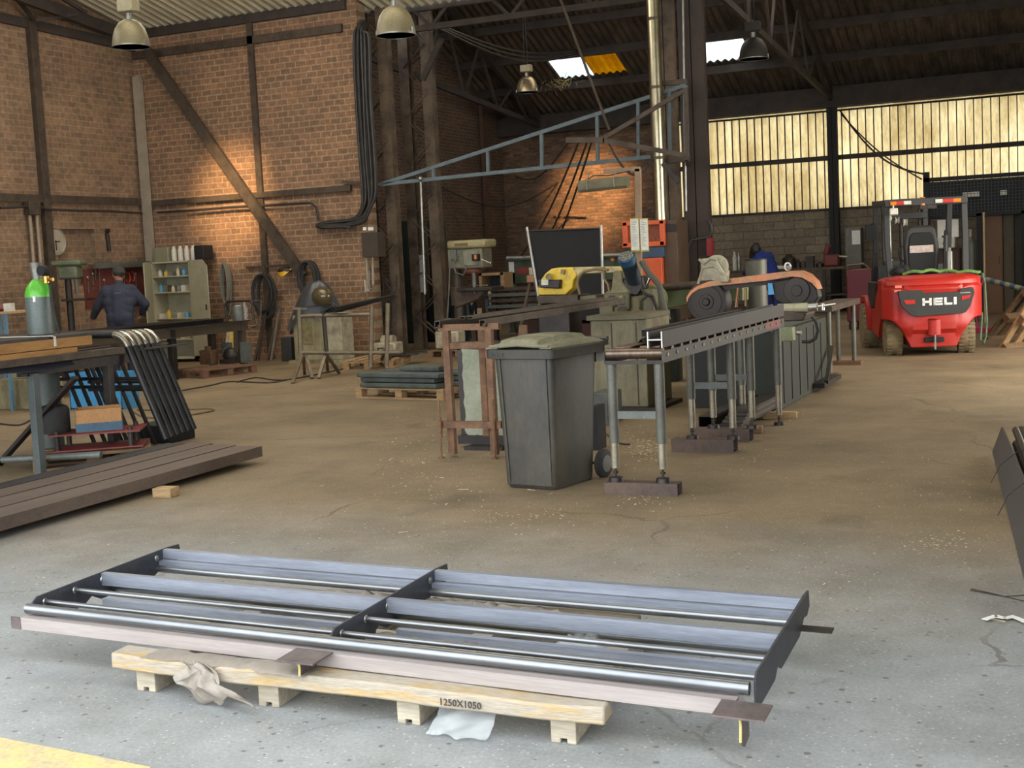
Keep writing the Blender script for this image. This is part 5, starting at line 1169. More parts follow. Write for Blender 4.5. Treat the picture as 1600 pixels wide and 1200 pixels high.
p0, p1 = V(x1, y, 0), V(PY(326, 450, y - .25).x, y - .25, 0)
def door(pa, pb, z0, z1, cut, nm):
    d = (pb - pa); o = MB(); n = d.cross(V(0, 0, 1)).normalized() * .012
    q = [(0, z0), (1, z0), (1, z1 - cut), (1 - .25, z1), (0, z1)]
    vs = [pa + d * a + V(0, 0, b) for a, b in q]; vs += [v + n for v in vs]; m = len(q)
    o.add(vs, [tuple(range(m)), tuple(range(2 * m - 1, m - 1, -1))] + [(i, (i + 1) % m, m + (i + 1) % m, m + i) for i in range(m)])
    dd = build('door', o, cbm, cbn)
    h = pa + d * .85 + V(0, 0, 1.0); build('handle', MB().box((h.x, h.y - .02, h.z), (.02, .03, .1)), dark_steel, dd)
door(p0, p1, .12, z1, .12, 'r'); door(V(x0, y, 0), V(PY(227, 450, y - .55).x, y - .55, 0), .12, z1, .02, 'l')
random.seed(9)
def bottle(mb, p, r, h): return mb.lathe([(.005, 0), (r, 0), (r, h * .6), (r * .8, h * .72), (r * .35, h * .82), (r * .35, h), (.004, h)], p, 12)
shw = ['top', 'second', 'third', 'bottom']; cols = [white, mat('warm_white_plastic', (206, 190, 160), .5), mat('yellow_tin', (200, 170, 60), .5), mat('light_blue_tin', (92, 156, 186), .5), mat('grey_tin', (120, 118, 112), .5), galv]
for s, z in enumerate(shz):
    n = 6 if s < 3 else 4
    for i in range(n):
        x = x0 + .09 + (x1 - x0 - .18) * i / (n - 1); h = random.uniform(.10, .19) if s < 3 else .1; r = random.uniform(.035, .05); m_ = cols[(i * 2 + s * 3 + (i > 2)) % 6]
        mb = MB()
        if (i + s) % 3 == 2 or s == 3: mb.bb((x - .05, y + .08, z), (x + .05, y + .22, z + h * .75)); nm, kd = 'carton', 'small carton'
        else: bottle(mb, (x, y + .14, z), r, h); nm, kd = 'bottle', 'small bottle'
        single(nm, mb, m_, '%s, %s from the left on the %s shelf of the cream cabinet' % (kd, ['first', 'second', 'third', 'fourth', 'fifth', 'sixth'][i], shw[s]), 'container', 'containers in the cream cabinet')
# things on top of the cabinet
yy = y + .05
x0_, x1_, _, zq = RC(240, 388, 262, 408, yy); single('clear_box', MB().bb((x0_, yy, z1), (x1_, yy + .3, z1 + .26)), mat('dusty_grey_box', (132, 130, 106), .5, 0, (110, 106, 86), 5), 'grey-green storage box at the left on top of the cream cabinet', 'box', bevel=.01)
for i in range(4):
    px = 267 + i * 10; p = PY(px, 400, yy)
    single('spray_can', MB().lathe([(.005, 0), (.05, 0), (.05, .20), (.03, .235), (.03, .27), (.005, .27)], (p.x, yy + .1, z1), 14), white, ['leftmost', 'second', 'third', 'rightmost'][i] + ' of four white spray cans on top of the cream cabinet', 'spray can', 'spray cans on the cream cabinet')
x0_, x1_, _, zq = RC(303, 386, 318, 408, yy); single('dark_case', MB().bb((x0_, yy, z1), (x1_ , yy + .3, z1 + .26)), blackm, 'dark case at the right on top of the cream cabinet', 'case', bevel=.02)
# --- hoses and long tools on the brick wall
def coil(name, label, px, py, y, rx, rz_, n, m_, r=.016, hook=True, cat='hose'):
    c = PY(px, py, y); pts = []
    random.seed(px)
    for j in range(n):
        k = random.uniform(.75, 1.08); kx = random.uniform(.7, 1.1); ox = random.uniform(-.03, .03)
        for i in range(20): a = 2 * PI * i / 20 + PI / 2; pts.append((c.x + ox + rx * kx * math.cos(a), y - .02 - .03 * j / n * 4, c.z + rz_ * (k * math.sin(a) + (1 - k))))
    return single(name, MB().tube(pts, r, 6), m_, label, cat)
coil('grey_rope_coil', 'grey rope coil hanging on the brick wall just right of the cream cabinet', 357, 450, 19.9, .10, .45, 4, mat('grey_rope', (112, 110, 98), .8), .02)
coil('hose_coil', 'black hose coil hanging on the brick wall below the end of the steel bracket', 418, 465, 19.85, .22, .42, 7, rubber, .022)
coil('cable_coil', 'thick black cable coil hanging on the wall above the plastic-covered machine', 487, 437, 19.85, .17, .32, 8, rubber, .024)
hs = PY(400, 415, 19.9)
single('wall_bracket', MB().beam(PY(385, 418, 19.95), PY(480, 413, 19.9), .03, .04).beam(PY(411, 414, 19.9), PY(421, 445, 19.9), .05, .05), grimy_steel, 'long thin steel bracket on the brick wall holding hoses and a yellow visor', 'bracket')
vs_ = thing('yellow_visor', 'yellow visor of a face shield hanging on the steel bracket of the brick wall', 'face shield', PY(445, 425, 19.8))
c = PY(445, 427, 19.75); build('visor', MB().sheet(lambda u, v: (c.x - .16 + .32 * u, c.y - .08 * math.sin(PI * u), c.z - .09 * math.sin(PI * u) * (1 - .2 * u) * (.3 + v) + .03 + .05 * u), 14, 4, (0, .004, 0)), mat('yellow_visor_plastic', (222, 172, 30), .4), vs_)
build('band', MB().ball((c.x, c.y, c.z + .05), (.14, .08, .06)), dark_steel, vs_)
for i, (a_, b_) in enumerate((((403, 560), (421, 445)), ((424, 562), (437, 478)), ((418, 561), (432, 500)), ((398, 562), (412, 500)))):
    A, B = PY(*a_, 19.55), PY(*b_, 19.9); A.z = 0
    single('leaning_bar', MB().beam(A, B, .045, .03), grimy_steel if i != 1 else galv, ['longest', 'brightest', 'shortest', 'leftmost'][i] + ' of the bars leaning on the brick wall below the black hose coil', 'bar', 'bars leaning on the brick wall')
for i in range(3):
    A, B = PY(352 + 8 * i, 560, 19.4), PY(360 + 4 * i, 500, 19.9); A.z = 0
    single('leaning_plank', MB().beam(A, B, .08, .02), [wood_y, mat('yellow_level', (206, 170, 60), .5), dark_steel][i], ['pale plank', 'yellow spirit level', 'dark flat bar'][i] + ' leaning against the brick wall under the work table', 'leaning stock')
single('grey_box', MB().bb(tuple(PY(440, 560, 19.3))[:2] + (0,), (PY(456, 560, 19.3).x, 19.6, .42)), mat('dark_grey_bin', (50, 52, 50), .6), 'dark grey narrow bin on the floor left of the grimy cream machine cabinet', 'bin', bevel=.01)
# ================================================================ plastic-covered machine by the brick wall
def base_at(px, py): return G(px, py)
cb2 = G(490, 567)
mc = thing('covered_machine', 'grimy cream machine cabinet draped in a dark plastic cover near the brick wall', 'machine', (cb2.x, cb2.y, 0))
x0, x1, _, z1 = RC(459, 490, 507, 567, cb2.y); z1 = PY(480, 492, cb2.y).z
build('cabinet', MB().bb((x0, cb2.y, .05), (x1, cb2.y + .5, z1)), cream, mc, bevel=.01)
build('door', MB().bb((x0 + .12, cb2.y - .012, z1 - .50), (x0 + .38, cb2.y, z1 - .12)), mat('stained_cream_door', (128, 118, 82), .6, 0, (92, 82, 54), 8, .9), mc, bevel=.003)
build('vent', MB().bb((x0 + .02, cb2.y - .006, .2), (x0 + .05, cb2.y, z1 - .2)).bb((x0 + .40, cb2.y - .006, .2), (x0 + .43, cb2.y, z1 - .2)), grimy_steel, mc) if 0 else None
build('skirt', MB().bb((x0 - .08, cb2.y - .08, 0), (x1 + .45, cb2.y + .55, .05)), cream, mc)
build('side_pillar', MB().bb((x1 + .03, cb2.y + .02, .05), (x1 + .33, cb2.y + .4, z1 + .02)), beige, mc, bevel=.008)
pc = PY(494, 470, cb2.y + .1)
def drape(u, v):
    a = 2 * PI * u; r = .10 + .44 * v ** .75; r *= 1 + .10 * math.sin(3 * a + 1) + .05 * math.sin(7 * a)
    x = pc.x - .04 + r * 1.0 * math.cos(a) - .10 * v; y = cb2.y + .2 + .5 * r * math.sin(a); z = pc.z + .34 - .62 * v ** 1.2 - .22 * v * max(0, -math.cos(a)) - .08 * math.sin(5 * a) * v
    return (x, y, z)
dk_plas = mat('dark_dusty_plastic', (72, 76, 80), .28, 0, (52, 55, 58), 5, .8, .15, 18, alpha=.88)
build('plastic_cover', MB().grid(drape, 40, 14), dk_plas, mc)
dm_ = PY(497, 462, cb2.y - .25); build('dome', MB().ball((dm_.x, dm_.y + .12, dm_.z - .02), (.19, .14, .17), 24, 14), mat('shiny_olive_dome', (96, 86, 62), .18, .3, (78, 70, 50), 6), mc)
# ================================================================ pipe stands with bars
st = thing('pipe_stand', 'welded pipe stand on splayed legs holding dark bars before the brick wall', 'stand', tuple(G(500, 588))[:2] + (0,))
def S(px, py, k=18.9): return AT(px, py, k)
def Gk(px, py): p = G(px, py); return p
pm = mat('worn_pipe', (118, 106, 86), .5, .4, (88, 78, 62), 6, .8)
posts = [((467, 484), (470, 556)), ((581, 478), (579, 574)), ((505, 486), (511, 556)), ((606, 474), (604, 572))]
kz = [G(476, 588), G(512, 583), G(579, 578), G(606, 572)]
FL_ = G(470, 590); kk = 19.3
for (t0, t1) in ((posts[0]), (posts[1]), (posts[3])):
    build('post', MB().cyl(S(*t1, kk), S(*t0, kk), .034, n=12), pm, st)
build('post', MB().cyl(S(511, 556, kk), S(505, 486, kk), .03, n=12), dark_steel, st)
build('top_rail', MB().cyl(S(468, 494, kk), S(582, 491, kk), .028, n=12), pm, st)
build('lower_rail', MB().cyl(S(472, 551, kk), S(625, 551, kk), .03, n=12), pm, st)
def foot(pt, pb):
    b = G(*pb); a = S(*pt, kk); 
    build('splayed_leg', MB().beam(a, b + V(0, 0, .01), .045, .03), pm, st)
for pt, pb in (((472, 556), (457, 600)), ((478, 556), (488, 592)), ((474, 556), (476, 585)), ((508, 556), (498, 592)), ((512, 556), (530, 584)), ((510, 556), (512, 579)), ((580, 550), (580, 574)), ((602, 545), (594, 570)), ((605, 545), (612, 570))): foot(pt, pb)
build('top_bracket', MB().beam(S(458, 482, kk), S(480, 482, kk), .05, .03), pm, st)
for i in range(6):
    a, b = S(512 + 4 * i - (i > 3) * 5, 486 - 2.2 * (i % 3), kk - .05 * i), S(596 + 4.5 * i, 468 - 1.3 * i, kk + 1.6)
    single('dark_profile', MB().chan(a, b, .07, .05, .006), mat('grey_dark_profile', (66, 64, 62), .5, .4, (48, 46, 44), 5), ['lowest', 'second lowest', 'third', 'fourth', 'second highest', 'highest'][i] + ' of the dark steel profiles laid across the pipe stand', 'steel profile', 'dark profiles on the pipe stand')
random.seed(21)
for i in range(5):
    a = S(470 + 8 * i, 481 - i, kk - .3); single('short_offcut', MB().beam(a, a + V(.28, .12 - .06 * i, .02), .04, .02), dark_steel, ['leftmost', 'second', 'middle', 'fourth', 'rightmost'][i] + ' short offcut on the left end of the pipe stand', 'offcut', 'offcuts on the pipe stand')
# small pumps, pallet with parts behind
def pump(px, py, label, s=1.0):
    p = G(px, py); t = thing('small_pump', label, 'pump', (p.x, p.y, 0))
    build('tank', MB().box((p.x, p.y, .14 * s + .02), (.42 * s, .3 * s, .26 * s)), beige, t, bevel=.03)
    build('motor', MB().cyl((p.x - .1 * s, p.y, .32 * s), (p.x + .12 * s, p.y, .32 * s), .09 * s, n=18), beige, t)
    build('handle', MB().tube([(p.x - .1 * s, p.y - .17 * s, .12 * s), (p.x - .1 * s, p.y - .2 * s, .2 * s), (p.x + .1 * s, p.y - .2 * s, .2 * s), (p.x + .1 * s, p.y - .17 * s, .12 * s)], .012, 6), dark_steel, t)
    return p
pump(608, 561, 'small dusty cream pump on the floor below the pipe stand')
pq = G(684, 552); 
A, B = G(612, 575), G(662, 560); pallet('low_pallet', 'pale wooden pallet with dark scrap between the pipe stand and the columns', A, math.atan2(B.y - A.y, B.x - A.x), 1.15, .8, wood)
for i, (px, py) in enumerate(((622, 552), (636, 550), (648, 549))):
    p = PY(px, py, A.y + .55 + .15 * i); single('scrap_plate', MB().box((p.x, p.y, .145 + .01 * i), (.35, .25, .022), .4 * i), dark_steel, ['left', 'middle', 'right'][i] + ' dark scrap plate on the pale pallet beside the columns', 'scrap', 'scrap on the low pallet')
A2 = G(668, 560); pallet('pump_pallet', 'brown pallet under the second cream pump, right of the rusty column', (A2.x, A2.y, 0), 0, .62, .6, wood_dark)
t = thing('small_pump', 'small cream pump with a cable standing on the brown pallet right of the column', 'pump', (A2.x + .3, A2.y + .2, .13))
x_, y_, z_ = A2.x + .32, A2.y + .25, .131
build('tank', MB().box((x_, y_, z_ + .16), (.44, .3, .30)), beige, t, bevel=.03); build('motor', MB().cyl((x_ - .05, y_, z_ + .31), (x_ - .05, y_, z_ + .52), .09, n=18), grey_paint, t)
# ================================================================ cable bundle, fuse box on the left column
t = thing('cable_bundle', 'thick bundle of black cables down the end of the brick wall, bending left', 'cables', PY(565, 320, 20.2))
random.seed(4)
for i in range(14):
    o = i * 1.9; yy = 19.86 + .045 * (i % 3); j = random.uniform(-3, 3)
    top = [PY(575 + j, 32 + i * .6, yy + .3), PY(562 + o * .3, 38 + i, yy), PY(553 + o, 60, yy), PY(556 + o + j * .3, 150, yy), PY(561 + o - j * .3, 240, yy), PY(566 + o * .9, 300, yy), PY(566 + o * .6 + j, 325, yy), PY(552 + o * .5, 341 + o * .3, yy), PY(520 + j * 3, 346 + o * .45 + j * .5, yy), PY(500 + j, 349 + o * .25, yy)]
    if i % 3: top += [PY(496, 353, yy - .05), PY(510, 354 + j, yy - .08), PY(545 + o * .5, 350 + i * .5, yy - .08)]
    P_ = []
    for a in range(len(top) - 1):
        p0 = top[max(a - 1, 0)]; p1 = top[a]; p2 = top[a + 1]; p3 = top[min(a + 2, len(top) - 1)]
        for s in (0, .25, .5, .75): P_.append(.5 * ((2 * p1) + (p2 - p0) * s + (2 * p0 - 5 * p1 + 4 * p2 - p3) * s * s + (3 * p1 - p0 - 3 * p2 + p3) * s ** 3))
    build('cable', MB().tube(P_, .022, 6), cable_m if i != 2 else galv, t)
fb = thing('fuse_box', 'dark brown fuse box mounted on the brick wall beside the laced column', 'fuse box', PY(578, 380, 19.9))
mb = MB(); BXR_(mb, (565, 363, 590, 402), 19.72, .27); build('case', mb, mat('dark_brown_box', (66, 58, 48), .6, .1, (50, 44, 38), 5), fb, bevel=.006)
mb = MB(); BXR_(mb, (567, 355, 572, 360), 19.9, .02); BXR_(mb, (575, 355, 583, 360), 19.9, .02); build('paper_tag', mb, paper, fb)
for i, px in enumerate((573, 582)): a, b = PY(px, 402, 19.85), PY(px + 1, 445, 19.85); build('conduit', MB().cyl(a, b, .025, n=8), mat('pale_conduit', (150, 136, 116)), fb)
single('switch_box', MB().bb(tuple(PY(570, 456, 19.86)), tuple(PY(577, 438, 20.0))), white, 'small white switch box below the conduits of the fuse box', 'switch', bevel=.004)
single('hanging_clamp', MB().tube([PY(572, 420, 19.98), PY(586, 420, 19.9), PY(577, 421, 19.85), PY(576, 450, 19.85), PY(582, 452, 19.85)], .02, 6), galv, 'pale clamp hanging on the wall beside the foot of the laced column', 'clamp')
random.seed(12)
for i in range(5):
    x0_ = 590 + 6 * i; single('hanging_wire', MB().tube([PY(x0_ + random.uniform(-4, 6), y_, 20.3) for y_ in range(430, 551, 20)], .012, 5), cable_m, ['leftmost', 'second', 'third', 'fourth', 'rightmost'][i] + ' wire dangling down the laced column at the brick wall end', 'wire', 'wires on the laced column')
single('paper_notice', MB().bb(tuple(PY(656, 426, 21.49)), tuple(PY(664, 398, 21.51))), mat('grey_notice', (142, 140, 142), .8), 'upper grey paper strip taped to the rusty column', 'notice')
single('paper_notice', MB().bb(tuple(PY(657, 457, 21.49)), tuple(PY(665, 428, 21.51))), mat('grey_notice', (142, 140, 142), .8), 'lower grey paper strip taped to the rusty column', 'notice')
# lockers behind the columns
def locker(name, label, r, y, d, m_, doors=1, handle=True, floor=True, cat='locker'):
    x0, x1, z0, z1 = RC(*r, y); z0 = 0 if floor else z0
    t = thing(name, label, cat, ((x0 + x1) / 2, y, z0))
    build('body', MB().bb((x0, y, z0), (x1, y + d, z1)), m_, t, bevel=.005)
    w = (x1 - x0) / doors
    for i in range(doors):
        dd = build('door', MB().bb((x0 + w * i + .02, y - .02, z0 + .05), (x0 + w * (i + 1) - .02, y - .001, z1 - .04)), m_, t, bevel=.004)
        if handle: build('handle', MB().bb((x0 + w * (i + .8), y - .04, z0 + (z1 - z0) * .5), (x0 + w * (i + .84), y - .02, z0 + (z1 - z0) * .58)), dark_steel, dd)
    return t
locker('green_locker', 'tall dark green locker between the two laced columns', (618, 345, 652, 545), 23.3, .5, dkgreen)
locker('green_locker', 'dark green wall cabinet to the right of the rusty column', (668, 344, 684, 392), 24.6, .4, dkgreen)
locker('brown_cabinet', 'brown wooden cabinet door below the green wall cabinet', (672, 395, 698, 450), 24.1, .4, mat('brown_cabinet', (84, 62, 46), .7))
locker('black_workbench', 'dark workbench cabinet behind the rusty column', (668, 470, 712, 545), 23.6, .7, mat('dark_navy_cabinet', (34, 40, 46), .6), 2, cat='workbench')
for i, (r, nm, m_) in enumerate((((667, 436, 676, 472), 'brown crate board with shadow holes behind the drill column', wood_dark), ((674, 453, 698, 478), 'amber perforated crate behind the pillar drill', mat('amber_crate', (196, 140, 64), .6)), ((698, 450, 706, 492), 'pale board with painted-in sunlight just left of the drill column', mat('cream_board_painted_sun', (232, 206, 160), .8)), ((722, 452, 742, 476), 'pale board behind the drill table', mat('cream_board_painted_sun', (232, 206, 160))), ((762, 448, 772, 464), 'small pale block with painted-in sunlight right of the drill table', mat('cream_board_painted_sun', (232, 206, 160))), ((728, 482, 752, 500), 'low pale board with painted-in sunlight under the drill table', mat('cream_board_painted_sun', (232, 206, 160))))):  # sunlight on the cream boards is put into their bright colour
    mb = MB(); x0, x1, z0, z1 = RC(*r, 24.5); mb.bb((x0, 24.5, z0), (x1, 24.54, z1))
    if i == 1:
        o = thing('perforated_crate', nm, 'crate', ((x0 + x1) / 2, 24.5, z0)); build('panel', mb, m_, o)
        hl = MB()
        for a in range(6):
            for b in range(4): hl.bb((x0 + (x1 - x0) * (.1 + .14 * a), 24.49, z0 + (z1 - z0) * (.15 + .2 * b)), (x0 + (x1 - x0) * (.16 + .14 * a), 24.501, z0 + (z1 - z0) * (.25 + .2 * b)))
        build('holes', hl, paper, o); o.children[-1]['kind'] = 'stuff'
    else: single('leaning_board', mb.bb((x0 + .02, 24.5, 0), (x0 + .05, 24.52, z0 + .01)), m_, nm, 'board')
# ================================================================ pillar drill
pd = thing('pillar_drill', 'large cream pillar drill with a round column and dark table, centre left', 'drill press', tuple(G(722, 556))[:2] + (0,))
py_ = G(722, 556).y
def BP(r, d=.4, y=py_): mb = MB(); return BXR_(mb, r, y, d)
build('belt_cover', BP((697, 375, 757, 388), .5, py_ - .05), mat('cream_drill_top', (150, 142, 104), .5, 0, (112, 104, 72), 4, .8), pd, bevel=.04)
build('name_plate', BP((710, 380, 730, 384), .01, py_ - .065), mat('brown_name_plate', (104, 82, 56), .6), pd)
build('head', BP((699, 388, 753, 420), .42), mat('grey_green_drill', (118, 116, 98), .5, .1, (90, 88, 72), 5, .7), pd, bevel=.03)
build('front_panel', BP((724, 392, 746, 415), .02, py_ - .02), mat('grey_panel', (128, 126, 110), .5), pd, bevel=.008)
build('switch_box', BP((703, 390, 712, 406), .06, py_ - .06), grey_paint, pd, bevel=.006)
build('control_box', BP((737, 397, 747, 408), .08, py_ - .09), blackm, pd, bevel=.005)
build('orange_button', BP((741, 398, 744, 405), .02, py_ - .11), mat('orange_button', (214, 130, 50), .5), pd)
build('motor_guard', MB().ball(PY(738, 424, py_ + .12), (.17, .12, .07), 18, 10), mat('dull_red_casting', (98, 50, 42), .7), pd)
c = PY(718, 500, py_ + .25); build('column', MB().cyl((c.x, c.y, 0), (c.x, c.y, PY(718, 415, py_).z), .085, n=24), mat('dark_column_steel', (72, 64, 56), .5, .4), pd)
build('collar', MB().cyl((c.x, c.y, PY(718, 478, py_).z), (c.x, c.y, PY(718, 448, py_).z), .125, n=24), grimy_steel, pd, bevel=.01)
q = PY(738, 425, py_); build('spindle', MB().cyl((q.x, q.y + .05, q.z), (q.x, q.y + .05, q.z - .25), .035).cyl((q.x, q.y + .05, q.z - .25), (q.x, q.y + .05, q.z - .36), .02), grey_paint, pd)
build('feed_lever', MB().cyl(PY(752, 405, py_ - .1), PY(766, 411, py_ - .15), .012, n=8).ball(PY(766, 411, py_ - .15), .022, 8, 6), chrome, pd)
q = PY(745, 449, py_); build('table', MB().bb((q.x - .36, py_ - .05, q.z - .06), (q.x + .30, py_ + .45, q.z)), dark_steel, pd, bevel=.01)
build('table_arm', MB().platex([(0, 0), (.1, 0), (.1, .1), (0, .1)], 0, .01) if 0 else MB().plate([(c.x, q.z - .06), (q.x + .1, q.z - .06), (q.x - .05, q.z - .2), (c.x, q.z - .34)], py_ + .1, py_ + .3), grimy_steel, pd, bevel=.01)
build('foot', MB().bb((c.x - .35, py_ - .15, 0), (c.x + .5, py_ + .5, .1)), dark_steel, pd, bevel=.02)
w0 = PY(715, 400, py_ - .08); build('cable', MB().tube([w0, PY(708, 412, py_ - .1), PY(712, 426, py_ - .1), PY(724, 430, py_ - .1), PY(728, 420, py_ - .1), PY(718, 408, py_ - .1)], .012, 6), grey_paint, pd)
build('cable_down', MB().tube([PY(703, 405, py_ - .08), PY(702, 440, py_ - .08), PY(700, 480, py_ - .06), PY(698, 510, py_ - .06)], .012, 6), grey_paint, pd)
# sawhorses / trestles near the drill
def sawhorse(label, px0, px1, ptop, pbot, y, m_):
    a, b = PY(px0, ptop, y), PY(px1, ptop, y); z = a.z
    t = thing('sawhorse', label, 'trestle', ((a.x + b.x) / 2, y, 0), 0, 'sawhorses behind the pillar drill')
    build('beam', MB().bb((a.x, y - .04, z - .06), (b.x, y + .04, z)), m_, t)
    for x, s in ((a.x + .06, -1), (b.x - .06, 1)):
        for d in (-.25, .25): build('leg', MB().beam((x, y, z - .05), (x + s * .12, y + d, 0), .05, .035), m_, t)
    return t
bst = mat('dark_blue_steel', (46, 60, 68), .5, .2)
sawhorse('dark blue steel sawhorse just left of the drill table', 700, 734, 462, 545, 23.5, bst)
sawhorse('dark blue steel sawhorse right behind the drill table', 738, 764, 462, 545, 23.2, bst)
sawhorse('brown steel sawhorse to the right of the pillar drill', 768, 796, 452, 545, 22.6, grimy_steel)
wf = thing('wooden_frame', 'open wooden frame box standing on the sawhorses right of the pillar drill', 'frame', PY(772, 455, 22.6))
x0, x1, z0, z1 = RC(752, 426, 796, 452, 22.6)
for q in (((x0, z1 - .05), (x1 - .08, z1)), ((x0, z0), (x0 + .06, z1)), ((x1 - .14, z0), (x1 - .06, z1))):
    build('board', MB().bb((q[0][0], 22.5, q[0][1]), (q[1][0], 22.9, q[1][1])), wood, wf)
build('back', MB().bb((x0, 22.9, z0), (x1 - .1, 22.92, z1)), mat('dark_navy_cabinet', (34, 40, 46)), wf)
for i in range(6):
    a = PY(735 + i * 5, 447, py_ + .1); single('drill_swarf', MB().ball(a + V(0, 0, .012), (.03, .03, .012), 6, 4), galv, ['first', 'second', 'third', 'fourth', 'fifth', 'sixth'][i] + ' small bright metal piece from the left on the drill table', 'metal piece', 'bright bits on the drill table')
# rack of long bars and the green shear behind
gr_ = thing('green_shear', 'long green sheet-metal machine with a pale roller behind the black screen', 'machine', tuple(PY(890, 500, 24.5))[:2] + (0,))
yy = 24.5
build('upper_beam', BP((794, 402, 990, 440), .5, yy), green_paint, gr_, bevel=.01)
a, b = PY(792, 404, yy - .1), PY(990, 398, yy - .1); build('roller', MB().cyl(a, b, .05, n=16), galv, gr_)
build('side_frame', BP((794, 402, 806, 520), .9, yy), green_paint, gr_); build('side_frame', BP((976, 402, 990, 520), .9, yy), green_paint, gr_)
build('notice', BP((795, 409, 803, 426), .01, yy - .015), paper, gr_); build('button', MB().cyl(PY(957, 405, yy - .0), PY(957, 405, yy - .05), .04), mat('orange_button', (214, 130, 50)), gr_)
build('red_sign', BP((808, 418, 826, 428), .01, yy - .015), mat('faded_red_sign', (140, 58, 48), .6), gr_)
build('lower_body', BP((806, 440, 976, 520), .6, yy + .1), mat('brown_machine_body', (84, 62, 50), .7), gr_)
br_ = thing('bar_rack', 'low rack of long dusty bars behind the brown trestle, left of the black screen', 'rack', tuple(PY(810, 500, 22.5))[:2] + (0,))
for px in (776, 845): a = PY(px, 500, 22.5); build('upright', MB().bb((a.x - .04, 22.4, 0), (a.x + .04, 22.5, PY(px, 452, 22.5).z)), dark_steel, br_)
for i in range(6):
    a, b = PY(770, 500 - 9 * i, 22.3), PY(858, 497 - 9 * i, 22.3); build('arm', MB().bb((a.x, 22.5, a.z - .03), (b.x, 22.6, a.z)), dark_steel, br_)
    single('long_bar', MB().rhs((a.x - .1, 22.35, a.z + .03), (b.x + .1, 22.35, b.z + .03), .06, .06, .004), grimy_steel if i % 2 else grey_paint, ['lowest', 'second lowest', 'third', 'fourth', 'second highest', 'highest'][i] + ' long bar on the low rack left of the black screen', 'steel bar', 'long bars on the low rack')
vi = thing('bench_vice', 'dusty orange-brown bench vice on a trestle just left of the black screen', 'vice', tuple(PY(832, 500, 18.5))[:2] + (0,))
build('jaw', BP((826, 418, 838, 430), .2, 18.5), beige, vi, bevel=.01); build('body', BP((822, 430, 838, 442), .25, 18.5), mat('orange_brown_casting', (146, 104, 74), .6), vi, bevel=.02)
for a_, b_ in (((828, 442), (816, 500)), ((836, 442), (850, 500))): A, B = PY(*a_, 18.6), PY(*b_, 18.6); B = A + (B - A) * (A.z / (A.z - B.z)); build('leg', MB().beam(A, B, .04, .04), grimy_steel, vi)
# ================================================================ black screen on chrome legs
ys = 16.2
bk = thing('black_screen', 'matt black welding screen in a thin bright frame, leaning, behind the yellow saw', 'screen', tuple(PY(885, 500, ys))[:2] + (0,))
q = [PY(828, 363, ys), PY(939, 358, ys), PY(941, 500, ys), PY(848, 500, ys)]
q2 = [p + V(0, .015, 0) for p in q]; build('fabric', MB().add([tuple(p) for p in q + q2], [(0, 1, 2, 3), (7, 6, 5, 4), (0, 1, 5, 4), (1, 2, 6, 5), (2, 3, 7, 6), (3, 0, 4, 7)]), blackm, bk)
for a_, b_ in (((823, 355), (848, 505)), ((939, 352), (943, 505))):
    A, B = PY(*a_, ys - .02), PY(*b_, ys - .02); B = A + (B - A) * (A.z / (A.z - B.z)); build('post', MB().cyl(A, B, .020, n=12), galv, bk)
build('top_bar', MB().cyl(PY(826, 361, ys), PY(939, 357, ys), .014, n=8), dark_steel, bk)
single('red_brown_panel', BP((898, 436, 944, 505), .03, ys + .3).bb((PY(900, 500, ys + .3).x, ys + .3, 0), (PY(940, 500, ys + .3).x, ys + .33, .8)), mat('deep_red_brown', (74, 38, 34), .7), 'dark red-brown ribbed panel standing under the yellow bandsaw arm', 'panel')
# ================================================================ yellow bandsaw with blue motor
yb = 14.0
ysw = thing('yellow_bandsaw', 'yellow bandsaw with worn paint and blue motor in the middle of the hall', 'bandsaw', tuple(PY(930, 600, yb))[:2] + (0,))
def Q(px, py, y=yb): p = PY(px, py, y); return (p.x, p.z)
Z7 = lambda a, b: (800 + a / 4, 300 + b / 4)
bowp = [(182, 642), (350, 640), (395, 600), (402, 550), (425, 520), (470, 505), (690, 500), (700, 465), (560, 470), (400, 470), (300, 472), (262, 480), (225, 510), (200, 545), (178, 600)]
yel = mat('worn_yellow_paint_saw', (222, 186, 50), .5, .0, (150, 132, 84), 7, .7, .1, 30, .1, thr=(.52, .66))
build('bow', MB().plate([Q(*Z7(a, b)) for a, b in bowp], yb - .09, yb + .09), yel, ysw, bevel=.012)
build('arm_top', MB().plate([Q(*Z7(a, b)) for a, b in ((395, 470), (690, 464), (690, 502), (470, 508), (425, 522))], yb - .10, yb + .10), mat('worn_cream_yellow', (196, 180, 128), .6, 0, (128, 112, 76), 8, .9), ysw, bevel=.01)
build('control_panel', MB().plate([Q(*Z7(a, b)) for a, b in ((195, 548), (335, 545), (330, 600), (205, 595))], yb - .17, yb - .09), dark_steel, ysw, bevel=.01)
build('panel_label', MB().plate([Q(*Z7(a, b)) for a, b in ((220, 547), (262, 547), (262, 578), (220, 578))], yb - .175, yb - .168), white, ysw)
build('knob', MB().cyl(PY(857, 432, yb - .12), PY(857, 432, yb - .2), .035), cream, ysw); build('knob', MB().cyl(PY(879, 428, yb - .12), PY(880, 421, yb - .12), .025), cream, ysw)
build('hose', MB().tube([PY(*Z7(a, b), yb - .13) for a, b in ((600, 485), (520, 480), (450, 495), (415, 530), (410, 580), (425, 640))], .016, 8), mat('dusty_hose', (128, 110, 78), .7), ysw)
build('hose', MB().tube([PY(*Z7(a, b), yb - .13) for a, b in ((570, 470), (575, 540), (600, 580), (608, 620))], .014, 8), mat('dusty_hose', (128, 110, 78)), ysw)
